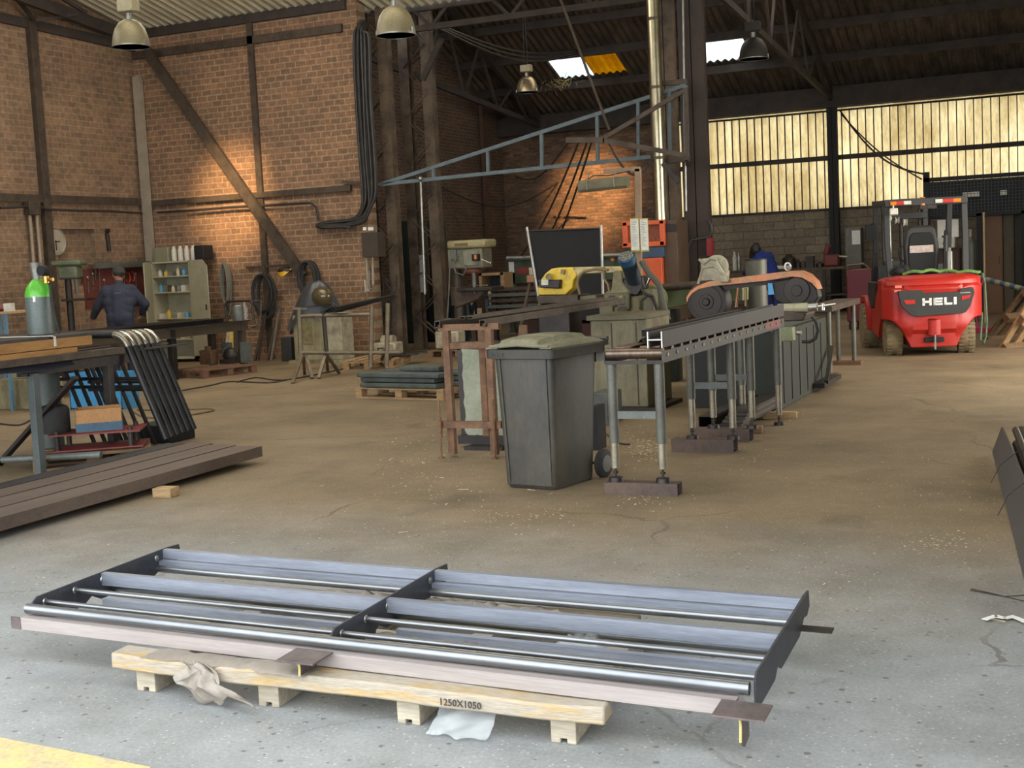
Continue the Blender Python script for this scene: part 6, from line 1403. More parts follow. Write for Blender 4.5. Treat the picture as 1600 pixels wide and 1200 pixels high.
build('vice_bed', MB().plate([Q(*Z7(a, b)) for a, b in ((188, 645), (440, 640), (445, 690), (192, 695))], yb - .15, yb + .25), grimy_steel, ysw, bevel=.01)
build('vice_bed', MB().plate([Q(*Z7(a, b)) for a, b in ((440, 650), (540, 640), (560, 690), (440, 695))], yb - .1, yb + .3), mat('dull_olive_casting', (104, 98, 74), .6, .1, (76, 72, 54), 6), ysw, bevel=.01)
build('pivot_casting', MB().plate([Q(*Z7(a, b)) for a, b in ((655, 490), (705, 490), (712, 560), (760, 620), (760, 660), (600, 660), (600, 625), (640, 610))], yb - .12, yb + .15), mat('speckled_casting', (132, 124, 92), .7, 0, (96, 90, 66), 10, .9, .2), ysw, bevel=.02)
build('gearbox', MB().plate([Q(*Z7(a, b)) for a, b in ((600, 630), (760, 625), (765, 720), (740, 775), (610, 770), (600, 700))], yb - .16, yb + .2), mat('dull_olive_casting', (104, 98, 74)), ysw, bevel=.02)
build('cover_plate', MB().plate([Q(*Z7(a, b)) for a, b in ((628, 660), (645, 643), (668, 643), (685, 660), (685, 712), (632, 705))], yb - .19, yb - .16), grimy_steel, ysw, bevel=.005)
a, b = PY(978, 400, yb - .30), PY(997, 454, yb + .02); ax = (b - a).normalized(); bm = mat('dusty_blue_motor', (46, 88, 116), .5, .1, (28, 50, 66), 5, .8)
mo = build('motor', MB().lathe([(.01, .09), (.086, .09), (.086, .36), (.01, .37)], a, 28, ax), mat('dark_motor_body', (38, 50, 58), .5, .2, (28, 34, 38), 6), ysw)
build('blue_cowl', MB().lathe([(.01, .0), (.088, .0), (.098, .01), (.098, .09), (.01, .095)], a, 28, ax), bm, mo)
build('fan_grille', MB().lathe([(.01, -.006), (.082, -.004), (.084, .002), (.01, .002)], a, 28, ax), mat('grey_grille', (150, 148, 136), .5, .3, (70, 74, 76), 60, 1, thr=(.48, .52)), mo)
build('motor_base', MB().plate([Q(*Z7(a, b)) for a, b in ((705, 540), (830, 520), (840, 600), (800, 650), (730, 640))], yb - .1, yb + .12), dark_steel, ysw, bevel=.02)
build('pedestal', MB().bb((Q(938, 600)[0], yb - .2, 0), (Q(1000, 600)[0], yb + .3, Q(960, 498)[1])), mat('dark_olive_pedestal', (84, 82, 64), .6), ysw, bevel=.02)
build('rear_pedestal', MB().bb((Q(850, 600)[0], yb - .1, 0), (Q(900, 600)[0], yb + .3, Q(870, 474)[1])), dark_steel, ysw, bevel=.02)
for i, pts in enumerate((((805, 600), (830, 640), (880, 650), (905, 720), (920, 800)), ((760, 740), (800, 795), (790, 740), (840, 760), (870, 820)), ((800, 680), (850, 645), (885, 680), (930, 800)), ((770, 800), (700, 795), (640, 800), (622, 850), (632, 940)))):
    build('hose', MB().tube([PY(*Z7(a, b), yb - .25 + .02 * i) for a, b in pts], .016, 8), [dark_steel, mat('dusty_hose', (128, 110, 78)), grimy_steel, mat('dusty_hose', (128, 110, 78))][i], ysw)
build('tall_hose', MB().tube([PY(*Z7(a, b), yb - .2) for a, b in ((810, 430), (850, 500), (920, 580), (945, 700), (975, 800))], .035, 10), mat('grey_brown_hose', (88, 82, 70), .7), ysw)
build('strut', MB().cyl(PY(1016, 432, yb), PY(1006, 455, yb), .018), chrome, ysw)
for i, (r, m_, d_) in enumerate((((936, 478, 958, 500), 'dull_olive_casting', .2), ((1004, 452, 1020, 492), 'dull_olive_casting', .2), ((962, 462, 974, 476), 'speckled_casting', .1))): build('casting_block', BP(r, d_, yb - .2), mat(m_, (104, 98, 74)), ysw, bevel=.015)
build('belt_wheel', MB().cyl(PY(972, 486, yb - .24), PY(972, 486, yb - .16), .055, n=20), grimy_steel, ysw)
build('spindle_nut', MB().cyl(PY(969, 493, yb - .28), PY(969, 493, yb - .2), .014, n=8), chrome, ysw)
# cream base cabinet of the saw
cc = G(928, 642)
cbx = thing('saw_cabinet', 'grimy cream steel cabinet under the saws, behind the wheelie bin', 'cabinet', (cc.x + .4, cc.y, 0))
zc = PY(965, 500, cc.y).z
build('body', MB().bb((cc.x, cc.y, .04), (PY(1012, 600, cc.y).x, cc.y + .8, zc)), mat('grimy_saw_cream', (128, 120, 92), .55, .1, (82, 76, 54), 4, .9, .08, stretch=(1, 1, .35)), cbx, bevel=.01)
build('top', MB().bb((cc.x - .03, cc.y - .03, zc), (PY(1014, 600, cc.y).x, cc.y + .8, zc + .05)), mat('dull_olive_casting', (104, 98, 74)), cbx, bevel=.005)
for i in range(2): x = cc.x + .22 + i * .26; build('seam', MB().bb((x, cc.y - .006, .06), (x + .012, cc.y, zc - .03)), grimy_steel, cbx)
build('warning_label', MB().bb((cc.x + .01, cc.y - .006, .50), (cc.x + .07, cc.y, .72)), mat('yellow_label', (206, 176, 40), .6), cbx)
build('foot', MB().bb((cc.x - .05, cc.y - .08, 0), (PY(1014, 600, cc.y).x + .1, cc.y + .8, .04)), dark_steel, cbx)
single('grey_crate', MB().bb((PY(922, 640, 11.4).x, 11.4, 0), (PY(950, 640, 11.4).x, 11.8, .30)), grey_paint, 'low grey crate of swarf on the floor right of the wheelie bin', 'crate', bevel=.008)
single('dark_stub', MB().bb((PY(921, 640, 9.9).x, 9.9, .0), (PY(932, 640, 9.9).x, 10.1, .36)), blackm, 'black stub post on the floor just right of the wheelie bin', 'post')
# ================================================================ orange horizontal bandsaw with green base
yo = 12.55
ob_ = thing('orange_bandsaw', 'large bandsaw with a worn orange bow, dark wheel housings and dark green base', 'bandsaw', (-3.1, yo, 0))
def O(px, py, y=yo): p = PY(px, py, y); return (p.x, p.z)
Z6 = lambda a, b: (1050 + a / 6, 380 + b / 6)
cL = Z6(350, 545); cR = Z6(1190, 440)
def wheelhouse(c, r, sq=1.0):
    p = PY(c[0], c[1], yo); return p
pL, pR = PY(*cL, yo), PY(*cR, yo); rL, rR = .205, .165
outl = []
for i in range(17): a = PI * .42 + PI * 1.12 * i / 16; outl.append((pL.x + rL * math.cos(a), pL.z + rL * math.sin(a) * 1.0))
low = [O(*Z6(450, 690)), O(*Z6(540, 640)), O(*Z6(560, 480)), O(*Z6(900, 440)), O(*Z6(980, 540)), O(*Z6(1060, 560))]
rt_ = []
for i in range(15): a = -PI * .5 + PI * 1.0 * i / 14; rt_.append((pR.x + rR * 1.15 * math.cos(a), pR.z + rR * math.sin(a)))
dkh = mat('dark_wheel_housing', (36, 32, 30), .6, .2, (56, 42, 34), 4, .8)
build('wheel_housing', MB().lathe([(.01, -.02), (rL * .94, -.02), (rL, .0), (rL, .16), (.01, .16)], (pL.x, yo - .08, pL.z), 40, (0, 1, 0)), dkh, ob_)
wL = build('wheel', MB().lathe([(.01, -.05), (.03, -.05), (.04, -.03), (.07, -.03), (.075, -.022), (.15, -.022), (.155, -.01)], (pL.x, yo - .085, pL.z), 32, (0, 1, 0)), mat('brown_wheel', (44, 34, 28), .5, .3), ob_)
build('wheel_housing', MB().plate([O(*Z6(a, b)) for a, b in ((900, 372), (1180, 315), (1290, 340), (1370, 420), (1395, 500), (1350, 560), (1060, 565), (985, 530), (960, 460), (905, 440))], yo - .09, yo + .09), dkh, ob_, bevel=.012)
build('wheel', MB().lathe([(.01, -.03), (.05, -.03), (.055, -.02), (.12, -.018), (.125, -.008)], (pR.x, yo - .09, pR.z), 32, (0, 1, 0)), mat('brown_wheel', (52, 42, 36)), ob_)
top = [(165, 545), (165, 500), (200, 445), (260, 400), (380, 352), (560, 330), (900, 285), (1090, 262), (1210, 258), (1290, 290), (1360, 360), (1388, 430)]
bot = [(1380, 425), (1330, 370), (1240, 320), (1150, 310), (900, 350), (560, 385), (400, 400), (280, 425), (220, 465), (185, 510), (175, 545)]
orange = mat('worn_orange_paint', (206, 124, 78), .5, 0, (142, 118, 84), 5, .8, .05, 30, .12, thr=(.42, .62))
build('bow', MB().plate([O(*Z6(a, b)) for a, b in top + bot], yo - .11, yo + .13), orange, ob_, bevel=.008)
build('bow_web', MB().plate([O(*Z6(a, b)) for a, b in ((300, 410), (560, 385), (960, 345), (980, 380), (560, 430), (330, 450))], yo - .06, yo + .06), dkh, ob_)
build('hydraulic_cylinder', MB().cyl(PY(1216, 482, yo - .1), PY(1263, 480, yo - .1), .045, n=22), mat('cream_cylinder', (176, 168, 136), .45, 0, (136, 126, 96), 12), ob_)
build('cylinder_collar', MB().cyl(PY(1262, 480, yo - .1), PY(1277, 479, yo - .1), .040, n=20), galv, ob_)
build('cylinder_rod', MB().cyl(PY(1277, 479, yo - .1), PY(1306, 475, yo - .1), .012).cyl(PY(1285, 474, yo - .1), PY(1286, 485, yo - .1), .016), chrome, ob_)
build('saw_bed', MB().plate([O(*Z6(a, b)) for a, b in ((990, 620), (1180, 635), (1290, 650), (1260, 720), (1000, 730))], yo - .15, yo + .3), grimy_steel, ob_, bevel=.015)
build('junction_box', MB().plate([O(*Z6(a, b)) for a, b in ((1005, 775), (1165, 775), (1170, 905), (1010, 910))], yo - .18, yo - .05), mat('pale_green_box', (132, 138, 100), .5), ob_, bevel=.008)
build('limit_knob', MB().cyl(PY(1245, 520, yo - .18), PY(1252, 520, yo - .18), .022), galv, ob_)
build('cable_loop', MB().tube([PY(*Z6(a, b), yo - .16) for a, b in ((1310, 690), (1350, 740), (1370, 820), (1350, 890), (1290, 925), (1220, 925))], .016, 8), rubber, ob_)
zg = .86
gbm = mat('dirty_green_base', (38, 42, 30), .7, .0, (27, 29, 22), 3, .9, .05, 40, .15, stretch=(1, 1, .4))
build('base', MB().bb((-3.28, 12.50, .0), (-2.83, 14.95, zg - .1)), gbm, ob_, bevel=.01)
build('base_slope', MB().platex([(12.5, zg - .1), (12.62, zg - .02), (13.3, zg), (14.4, zg - .05), (14.95, zg - .1)], -3.28, -2.90), gbm, ob_)
build('swarf_pusher', MB().beam((-2.78, 15.0, .42), (-2.70, 14.2, .1), .04, .04), dark_steel, ob_)
build('swarf_tray', MB().bb((-2.83, 14.1, .05), (-2.70, 15.1, .10)), dark_steel, ob_)
build('lower_base', MB().bb((-3.72, 12.7, 0), (-3.28, 14.9, .80)), mat('near_black_green', (32, 34, 29), .7), ob_)
for i in range(6): build('base_rib', MB().bb((-2.832, 12.7 + .38 * i, .05), (-2.822, 12.72 + .38 * i, zg - .14)), gbm, ob_)
build('lever_frame', MB().tube([PY(*Z6(a, b), yo - .1) for a, b in ((245, 380), (290, 235), (390, 215), (440, 240), (485, 310))], .014, 8), beige, ob_)
build('guide_post', MB().cyl(PY(*Z6(620, 420), yo - .14), PY(*Z6(600, 600), yo - .14), .014), mat('copper_pipe', (150, 104, 76), .4, .5), ob_)
build('guide_post', MB().cyl(PY(*Z6(690, 420), yo - .14), PY(*Z6(690, 590), yo - .14), .012), mat('copper_pipe', (150, 104, 76)), ob_)
build('latch', MB().plate([O(*Z6(a, b)) for a, b in ((485, 300), (560, 305), (575, 360), (490, 365))], yo - .16, yo - .1), beige, ob_, bevel=.01)
build('lifting_eye', MB().tube([PY(*Z6(1085 + 25 * math.cos(a), 220 + 35 * math.sin(a)), yo) for a in [i * PI / 6 for i in range(13)]], .012, 8), galv, ob_)
build('blue_guard', MB().plate([O(*Z6(a, b)) for a, b in ((925, 370), (965, 370), (985, 475), (930, 480))], yo - .12, yo - .09), blu, ob_)
oc = thing('olive_cabinet', 'dirty olive-yellow cabinet seen between the conveyor legs', 'cabinet', (-4.0, 13.2, 0))
x0, x1, _, z1 = RC(1084, 530, 1140, 640, 13.2)
build('body', MB().bb((x0, 13.2, .05), (x1, 13.9, .80)), mat('olive_yellow_cabinet', (112, 100, 58), .6, .1, (70, 64, 40), 5, .9), oc, bevel=.01)
build('plinth', MB().bb((x0 - .03, 13.15, 0), (x1 + .03, 13.9, .05)), dark_steel, oc)
build('door', MB().bb((x0 + .04, 13.19, .12), (x1 - .04, 13.199, .74)), mat('olive_yellow_cabinet', (112, 100, 58)), oc)
# olive panel machine bed between the saws
om = thing('olive_machine_bed', 'long olive green machine bed with a round guard between the two bandsaws', 'machine', tuple(PY(1080, 600, 15.2))[:2] + (0,))
build('panel', MB().plate([Q(*p, 15.2) for p in ((1034, 454), (1160, 440), (1160, 470), (1090, 472), (1036, 484))], 15.2, 15.5), olive, om, bevel=.006)
build('top_tube', MB().cyl(PY(1030, 450, 15.1), PY(1165, 438, 15.1), .045, n=16), grimy_steel, om)
build('round_guard', MB().lathe([(.01, 0), (.16, 0), (.17, .02), (.17, .2), (.01, .2)], PY(1014, 468, 14.7), 28, (0, 1, 0)), olive, om)
build('leg', BP((1040, 484, 1054, 600), .3, 15.3), dkgreen, om)
build('leg', BP((1120, 470, 1134, 600), .3, 15.3), dkgreen, om)
om.location = om.location
co = thing('cutoff_grinder', 'beige cut-off grinder with a rounded blade guard above the orange bandsaw bow', 'grinder', tuple(PY(1115, 600, 14.6))[:2] + (0,))
gq = PY(1120, 412, 14.6); build('blade_guard', MB().lathe([(.01, -.04), (.12, -.04), (.13, -.03), (.13, .03), (.12, .04), (.01, .04)], (gq.x, 14.6, gq.z - .03), 28, (0, 1, 0)), beige, co)
build('body', MB().plate([Q(*p, 14.6) for p in ((1098, 404), (1120, 402), (1134, 425), (1132, 440), (1098, 440))], 14.5, 14.8), beige, co, bevel=.02)
build('handle', MB().tube([PY(*p, 14.5) for p in ((1092, 405), (1100, 412), (1110, 404), (1120, 406))], .018, 8), beige, co)
build('stand', BP((1102, 440, 1130, 600), .3, 14.6), grimy_steel, co)
hp = thing('grey_hopper', 'plain grey metal bin standing behind the orange bandsaw bow', 'bin', tuple(PY(1180, 600, 15.6))[:2] + (0,))
x0, x1, _, z1 = RC(1163, 407, 1196, 500, 15.6)
build('body', MB().cyl(((x0 + x1) / 2, 15.7, 0), ((x0 + x1) / 2, 15.7, z1), (x1 - x0) / 2 * .94, (x1 - x0) / 2, 28), mat('grey_bin_metal', (98, 96, 84), .5, .2, (76, 74, 64), 4), hp)
build('rim', MB().cyl(((x0 + x1) / 2, 15.7, z1), ((x0 + x1) / 2, 15.7, z1 + .015), (x1 - x0) / 2 * 1.03, n=28), dark_steel, hp)
# second conveyor at the right of the saw
c2_ = thing('short_conveyor', 'short outfeed table on grey legs beyond the orange bandsaw', 'conveyor', tuple(PY(1295, 560, 15.8))[:2] + (0,))
xA, xB = PY(1270, 470, 15.6).x, PY(1300, 470, 15.6).x
zt3 = PY(1290, 478, 15.6).z
build('top', MB().bb((xA - .1, 15.6, zt3 - .07), (xA + .22, 17.6, zt3)), grimy_steel, c2_)
for y in (15.7, 17.4):
    for x in (xA - .04, xA + .16): build('leg', MB().cyl((x, y, .04), (x, y, zt3 - .07), .03, n=14), legm, c2_)
build('plinth', MB().bb((xA - .12, 15.6, 0), (xA + .26, 15.8, .05)), rust, c2_); build('plinth', MB().bb((xA - .12, 17.3, 0), (xA + .26, 17.5, .05)), rust, c2_)
# ================================================================ lamp post with notices
yp = 16.6
lpst = thing('lamp_post', 'wooden post with a side arm carrying a dusty tube lamp over the saws', 'lamp post', tuple(PY(994, 600, yp))[:2] + (0,))
pwm = mat('pale_painted_post', (150, 124, 98), .7, 0, (120, 98, 76), 5)
t0 = PY(997, 264, yp); b0_ = PY(996, 480, yp)
build('post', MB().beam((b0_.x, yp, 0), (t0.x, yp, t0.z), .075, .06), pwm, lpst)
build('arm', MB().beam(PY(944, 268, yp), PY(1000, 264, yp), .06, .06), pwm, lpst)
a, b = PY(905, 291, yp - .1), PY(982, 283, yp - .1); ax = (b - a).normalized()
tl = build('lamp_body', MB().extr(a, b, [(-.07, -.055), (-.04, -.085), (.04, -.085), (.07, -.055), (.075, .01), (.04, .07), (-.04, .07), (-.075, .01)]), mat('dusty_lamp_body', (112, 106, 82), .7, 0, (88, 82, 62), 6, .8), lpst, bevel=.01)
build('cord', MB().tube([a + V(.08, 0, .06), a.lerp(b, .3) + V(0, 0, .12), a.lerp(b, .6) + V(0, 0, .10), b + V(.03, 0, .13)], .008, 6), cable_m, lpst)
for s in (.2, .75): build('tie_wire', MB().tube([a.lerp(b, s) + V(0, -.08, -.06), a.lerp(b, s) + V(0, -.09, .04), a.lerp(b, s) + V(.02, 0, .17)], .006, 5), galv, lpst)
nb = thing('notice_board', 'two white notice sheets in yellow-edged sleeves on the lamp post', 'notice', PY(999, 366, yp - .06))
for i, (r, m_) in enumerate((((985, 341, 999, 393), 0), ((1000, 341, 1013, 393), 1))):
    sl_ = build('sleeve', BP(r, .008, yp - .07), mat('yellow_sleeve_edge', (196, 178, 84), .5), nb)
    x0, x1, z0, z1 = RC(*r, yp - .078); build('sheet', MB().bb((x0 + .008, yp - .078, z0 + .02), (x1 - .008, yp - .0715, z1 - .015)), paper, sl_)
    g = MB(); random.seed(i)
    for j in range(16): z = z1 - .04 - j * (z1 - z0 - .09) / 16; g.bb((x0 + .018, yp - .080, z), (x0 + .018 + (x1 - x0 - .036) * random.uniform(.35, 1), yp - .0785, z + .006))
    o = build('print_lines', g, mat('grey_print', (140, 140, 136), .8), sl_); o['kind'] = 'stuff'
# ================================================================ air heater with flue
yh = 19.4
ah = thing('air_heater', 'orange and blue air heater cabinet with a tall shiny flue behind the lamp post', 'heater', tuple(PY(1015, 600, yh))[:2] + (0,))
orm = mat('heater_orange', (212, 92, 44), .45, .05, (176, 76, 40), 4, .6); hbl = mat('heater_blue', (58, 78, 104), .5, .1); brn = mat('heater_brown_side', (92, 72, 56), .6, .1, (66, 52, 42), 4)
build('upper_frame', MB().add(*(lambda q: (q.v, q.f))(BP((972, 346, 980, 386), .08, yh))).add(*(lambda q: (q.v, q.f))(BP((1030, 344, 1038, 384), .08, yh))).add(*(lambda q: (q.v, q.f))(BP((972, 345, 1038, 352), .08, yh))).add(*(lambda q: (q.v, q.f))(BP((972, 378, 1038, 386), .08, yh))), orm, ah, bevel=.01)
build('grille', BP((979, 350, 1031, 380), .05, yh + .06), mat('dark_orange_grille', (150, 74, 44), .6, 0, (84, 50, 38), 30, .9), ah)
build('upper_body', BP((973, 347, 1038, 386), .7, yh + .1), orm, ah)
build('blue_band', BP((1000, 386, 1037, 403), .7, yh + .02), hbl, ah, bevel=.01)
build('lower_body', BP((1004, 403, 1036, 520), .7, yh), orm, ah, bevel=.015)
sd_ = BP((1038, 344, 1060, 500), .6, yh + .1); build('side_body', sd_, brn, ah, bevel=.008)
build('louvre', BP((1040, 350, 1057, 362), .02, yh + .08), dark_steel, ah)
flm = mat('shiny_flue_steel', (190, 180, 150), .28, .95, (150, 140, 112), 3, .6)
fz = [PY(1032, 345, yh + .35), PY(1030, 262, yh + .35), PY(1027, 137, yh + .35), PY(1022, 28, yh + .35)]
zt4 = 8.9
fx = PY(1031, 300, yh + .35).x
zs = [PY(1032, 350, yh + .35).z, PY(1029, 247, yh + .35).z, PY(1025, 137, yh + .35).z, PY(1022, 30, yh + .35).z, zt4]
for i in range(4):
    build('flue_pipe', MB().cyl((fx, yh + .35, zs[i]), (fx, yh + .35, zs[i + 1]), .098 + .002 * (i % 2), n=28), flm, ah)
    if i: build('flue_collar', MB().cyl((fx, yh + .35, zs[i] - .02), (fx, yh + .35, zs[i] + .025), .108, n=28), mat('dark_collar', (92, 84, 66), .5, .5), ah)
# electrical bits on the centre columns
single('white_switch_box', BP((1060, 350, 1070, 362), .08, 20.0), white, 'square white switch box on the steel column right of the heater', 'switch box', bevel=.006)
single('valve_box', BP((1064, 384, 1071, 402), .08, 20.0), galv, 'small pale valve box hanging low on the column right of the heater', 'valve')
single('red_hydrant_box', BP((1104, 372, 1112, 400), .12, 20.15), mat('deep_red', (140, 24, 30), .5), 'narrow red extinguisher behind the central column', 'extinguisher')
single('column_conduit', MB().cyl(PY(1067, 0, 20.05), PY(1072, 330, 20.05), .02), galv, 'thin pale conduit running down the front of the central columns', 'conduit')
single('column_cable', MB().tube([PY(1106, 345, 20.2), PY(1111, 352, 20.2), PY(1112, 362, 20.2), PY(1108, 370, 20.2), PY(1080, 375, 20.1), PY(1074, 390, 20.1), PY(1076, 420, 20.1)], .02, 6), cable_m, 'black cable looping around the central column above the grinder', 'cable')
# ================================================================ blue swing jib
yj = 19.93
bj = mat('dusty_blue_paint', (94, 108, 114), .6, .1, (76, 86, 88), 5, .7)
jb_ = thing('swing_jib', 'long thin dusty blue swing jib reaching left from the central column', 'jib', PY(1072, 245, yj))
def JP(px, py): return PY(px, py, yj)
def lerp2(a, b, px): t = (px - a[0]) / (b[0] - a[0]); return (px, a[1] + (b[1] - a[1]) * t)
u0, u1 = (596, 288), (1072, 133); l0, l1 = (535, 285), (1018, 246)
build('upper_chord', MB().beam(JP(*u0), JP(*u1), .06, .06), bj, jb_)
build('lower_chord', MB().beam(JP(596, 288), JP(1018, 245), .06, .06), bj, jb_); build('lower_chord', MB().beam(JP(535, 284), JP(598, 288), .05, .05), grimy_steel, jb_)
for px in (677, 762, 846, 933, 997, 1021, 1046):
    a_ = lerp2(u0, u1, px); b_ = (px + 1, 288 + (245 - 288) * (px - 596) / (1018 - 596)); build('strut', MB().beam(JP(*a_), JP(*b_), .05, .05), bj, jb_)
build('mast', MB().beam(JP(1071, 133), JP(1073, 248), .07, .07), bj, jb_)
build('bracket', MB().beam(JP(1034, 131), JP(1074, 127), .06, .08), grimy_steel, jb_); build('bracket', MB().beam(JP(1034, 253), JP(1078, 248), .06, .08), grimy_steel, jb_)
build('hook_trolley', MB().ball(PY(657, 279, yj - .05), .04, 8, 6), galv, jb_)
single('hanging_conduit', MB().cyl(PY(657, 280, 19.93), PY(664, 460, 19.93), .02), galv, 'thin pipe hanging from the blue jib down in front of the rusty column', 'pipe')
yk = 18.6
jb2 = thing('brown_jib', 'short dusty brown bracket jib pointing left, in front of the blue jib', 'jib', PY(1070, 245, yk))
build('arm', MB().beam(PY(885, 219, yk), PY(945, 219, yk), .055, .08), grimy_steel, jb2); build('arm', MB().beam(PY(943, 219, yk), PY(1072, 243, yk), .055, .07), grimy_steel, jb2)
build('brace', MB().beam(PY(938, 219, yk), PY(1072, 140, yk), .05, .06), grimy_steel, jb2)
build('mast', MB().beam(PY(1072, 137, yk), PY(1073, 250, yk), .05, .05), grimy_steel, jb2)
build('stay', MB().beam(PY(1036, 255, yk), PY(1060, 285, yk), .05, .07), dark_steel, jb2)
for py in (139, 246): a = PY(1072, py, yk); build('wall_arm', MB().beam(a, V(a.x - .45, 20.2, a.z), .05, .05), grimy_steel, jb2)
single('tie_rod', MB().cyl(PY(874, -6, 18.8), PY(952, 203, 18.8), .022, n=8), grimy_steel, 'long thin tie rod slanting down to the brown jib from the roof', 'rod')
for i, (a_, b_, sg) in enumerate((((905, 220), (812, 402), .18), ((918, 220), (838, 402), .15), ((925, 220), (860, 401), .10), ((890, 220), (806, 275), .3), ((950, 222), (1020, 250), .35))):
    single('sagging_cable', MB().tube(droop(PY(*a_, 18.6), PY(*b_, (24.6, 24.6, 24.6, 31.95, 19.66)[i]), 14, sg), .016, 6), cable_m, ['cable falling left from the jib tip, leftmost', 'cable falling left from the jib tip, second', 'cable falling left from the jib tip, third', 'thin cable going far left from the jib tip', 'black cable sagging right towards the flue'][i], 'cable')
single('sagging_cable', MB().tube(droop(PX(688, 291, -14.38), PY(872, 285, 31.98), 20, .55), .022, 6), cable_m, 'long black cable sagging in front of the dark side wall', 'cable')
single('wall_post', MB().beam((-14.3, 30.6, 0), (-14.3, 30.6, 6.6), .10, .08), mat('red_brown_pipe', (84, 58, 46), .6), 'thin red-brown post on the dark side wall near its corner', 'post')
single('wall_hook_frame', MB().beam(PY(866, 327, 31.7), PY(916, 328, 31.7), .04, .04).beam(PY(872, 346, 31.7), PY(890, 329, 31.7), .03, .03).beam(PY(871, 328, 31.7), PY(871, 360, 31.7), .04, .04), rust, 'small rusty bracket frame on the lit part of the back brick wall', 'bracket')
# ================================================================ hanging bay lamps
def baylamp(px, py, k, w, label, m_, dark=False):
    p = AT(px, py, k); r = w / 2 * k / F; h = r * 1.42
    t = thing('bay_lamp', label, 'hanging lamp', (p.x, p.y, p.z), 0, None)
    build('shade', MB().lathe([(r, 0), (r * .99, h * .12), (r * .93, h * .38), (r * .80, h * .66), (r * .58, h * .88), (r * .30, h * .99), (r * .22, h * 1.0), (r * .22, h * .98), (r * .56, h * .86), (r * .78, h * .65), (r * .91, h * .38), (r * .97, h * .12), (r * .98, 0)], p, 36), m_, t)
    build('rim', MB().lathe([(r * .97, -.006), (r * 1.02, -.006), (r * 1.02, .006), (r * .97, .006)], p, 36, cap=False), galv, t)
    build('neck', MB().cyl(p + V(0, 0, h), p + V(0, 0, h + r * .35), r * .16, n=14), galv, t)
    gq_ = build('gear_box', MB().box(p + V(0, 0, h + r * .72), (r * 1.0, r * .7, r * .62)), m_ if dark else mat('dusty_gear_box', (176, 164, 132), .5, .2), t, bevel=.01)
    for s in (-1, 1): build('clip', MB().box(p + V(s * r * .98, -.02, .03), (.03, .03, .05)), galv, t)
    zc_ = EZ + T1 * (20 - p.y) if p.y < 20 else roofz2(p.y)
    build('suspension', MB().cyl(p + V(-.03, 0, h + r), p + V(-.0, 0, zc_ - p.z), .008, n=6).cyl(p + V(.03, 0, h + r), p + V(.0, 0, zc_ - p.z), .008, n=6), dark_steel, t)
lsm = mat('dusty_glass_reflector', (140, 130, 100), .45, .35, (116, 104, 76), 4, .7)
baylamp(205, 73, 14, 58, 'dusty bell-shaped bay lamp in the top left corner, gear box above its shade', lsm)
baylamp(619, 55, 12.5, 62, 'large dusty bell-shaped bay lamp at the top edge beside the cable bundle', lsm)
baylamp(824, 144, 24, 34, 'small bell-shaped bay lamp hanging left of the white skylight', mat('bright_reflector', (176, 158, 124), .3, .7))
baylamp(1178, 92, 22, 46, 'dark unlit bay lamp hanging beside the right skylight', mat('dark_shade', (44, 38, 32), .6), True)
# roof cabling
random.seed(8)
for i in range(3):
    single('roof_cable', MB().tube(droop(PY(690, 40 + 3 * i, 21.5), ROOF(905, 74 + 3 * i) - V(0, 0, .05), 16, .25 + .05 * i), .018, 6), cable_m, ['uppermost', 'middle', 'lowest'][i] + ' of three cables sagging under the dark roof left of the skylight', 'cable', 'cables under the dark roof')

random.seed(31)
nq = ROOF(876, 122); nm_ = MB()
for i in range(70):
    a = nq + V(random.gauss(0, .22), random.gauss(0, .1), -.12 + random.gauss(0, .07)); d = V(random.gauss(0, 1), random.gauss(0, .5), random.gauss(0, .6)).normalized() * random.uniform(.1, .3)
    nm_.tube([a, a + d * .5 + V(0, 0, .02), a + d], .006, 4)
single('straw_nest', nm_, mat('dry_straw', (168, 144, 96), .9, 0, (120, 100, 66), 20), 'tangle of dry straw hanging under the left skylight', 'nest', kind=None)
# ================================================================ back bench and the second person
yb2 = 30.6
pz = PY(1270, 418, yb2).z
wbn = thing('long_back_bench', 'long cluttered workbench along the concrete block wall', 'workbench', tuple(PY(1260, 480, yb2))[:2] + (0,))
xa, xb = PY(1128, 420, yb2).x, PY(1345, 420, yb2).x
build('top', MB().bb((xa, yb2, pz - .06), (xb, yb2 + .9, pz)), grimy_steel, wbn)
for i in range(5): x = xa + .1 + (xb - xa - .2) * i / 4; build('leg', MB().bb((x - .04, yb2 + .05, 0), (x + .04, yb2 + .13, pz - .06)), dark_steel, wbn)
build('lower_shelf', MB().bb((xa, yb2 + .1, .4), (xb, yb2 + .8, .44)), dark_steel, wbn)
def on(px, label, kind, h, r, m_, box=False):
    p = PY(px, 415, yb2 + .3); mb = MB()
    if box: mb.bb((p.x - r, p.y - r, pz), (p.x + r, p.y + r, pz + h))
    else: mb.lathe([(.005, 0), (r, 0), (r, h * .7), (r * .5, h * .88), (r * .4, h), (.004, h)], (p.x, p.y, pz), 14)
    single(kind, mb, m_, label, kind.replace('_', ' '))
on(1148, 'left pale bottle on the back bench, left of the blue worker', 'bottle', .45, .05, white)
on(1155, 'right pale bottle on the back bench, left of the blue worker', 'bottle', .42, .05, galv)
on(1233, 'dark round pot standing on the back bench right of the blue worker', 'pot', .33, .16, dark_steel)
on(1222, 'white sheet bundle on the back bench near the blue worker', 'paper_bundle', .07, .22, paper, True)
on(1247, 'small dark jar right of the pot on the back bench', 'jar', .2, .06, dark_steel)
on(1255, 'brown jar in the middle of the back bench', 'jar', .16, .06, grimy_steel)
on(1266, 'dark square tin on the back bench', 'tin', .26, .09, dark_steel, True)
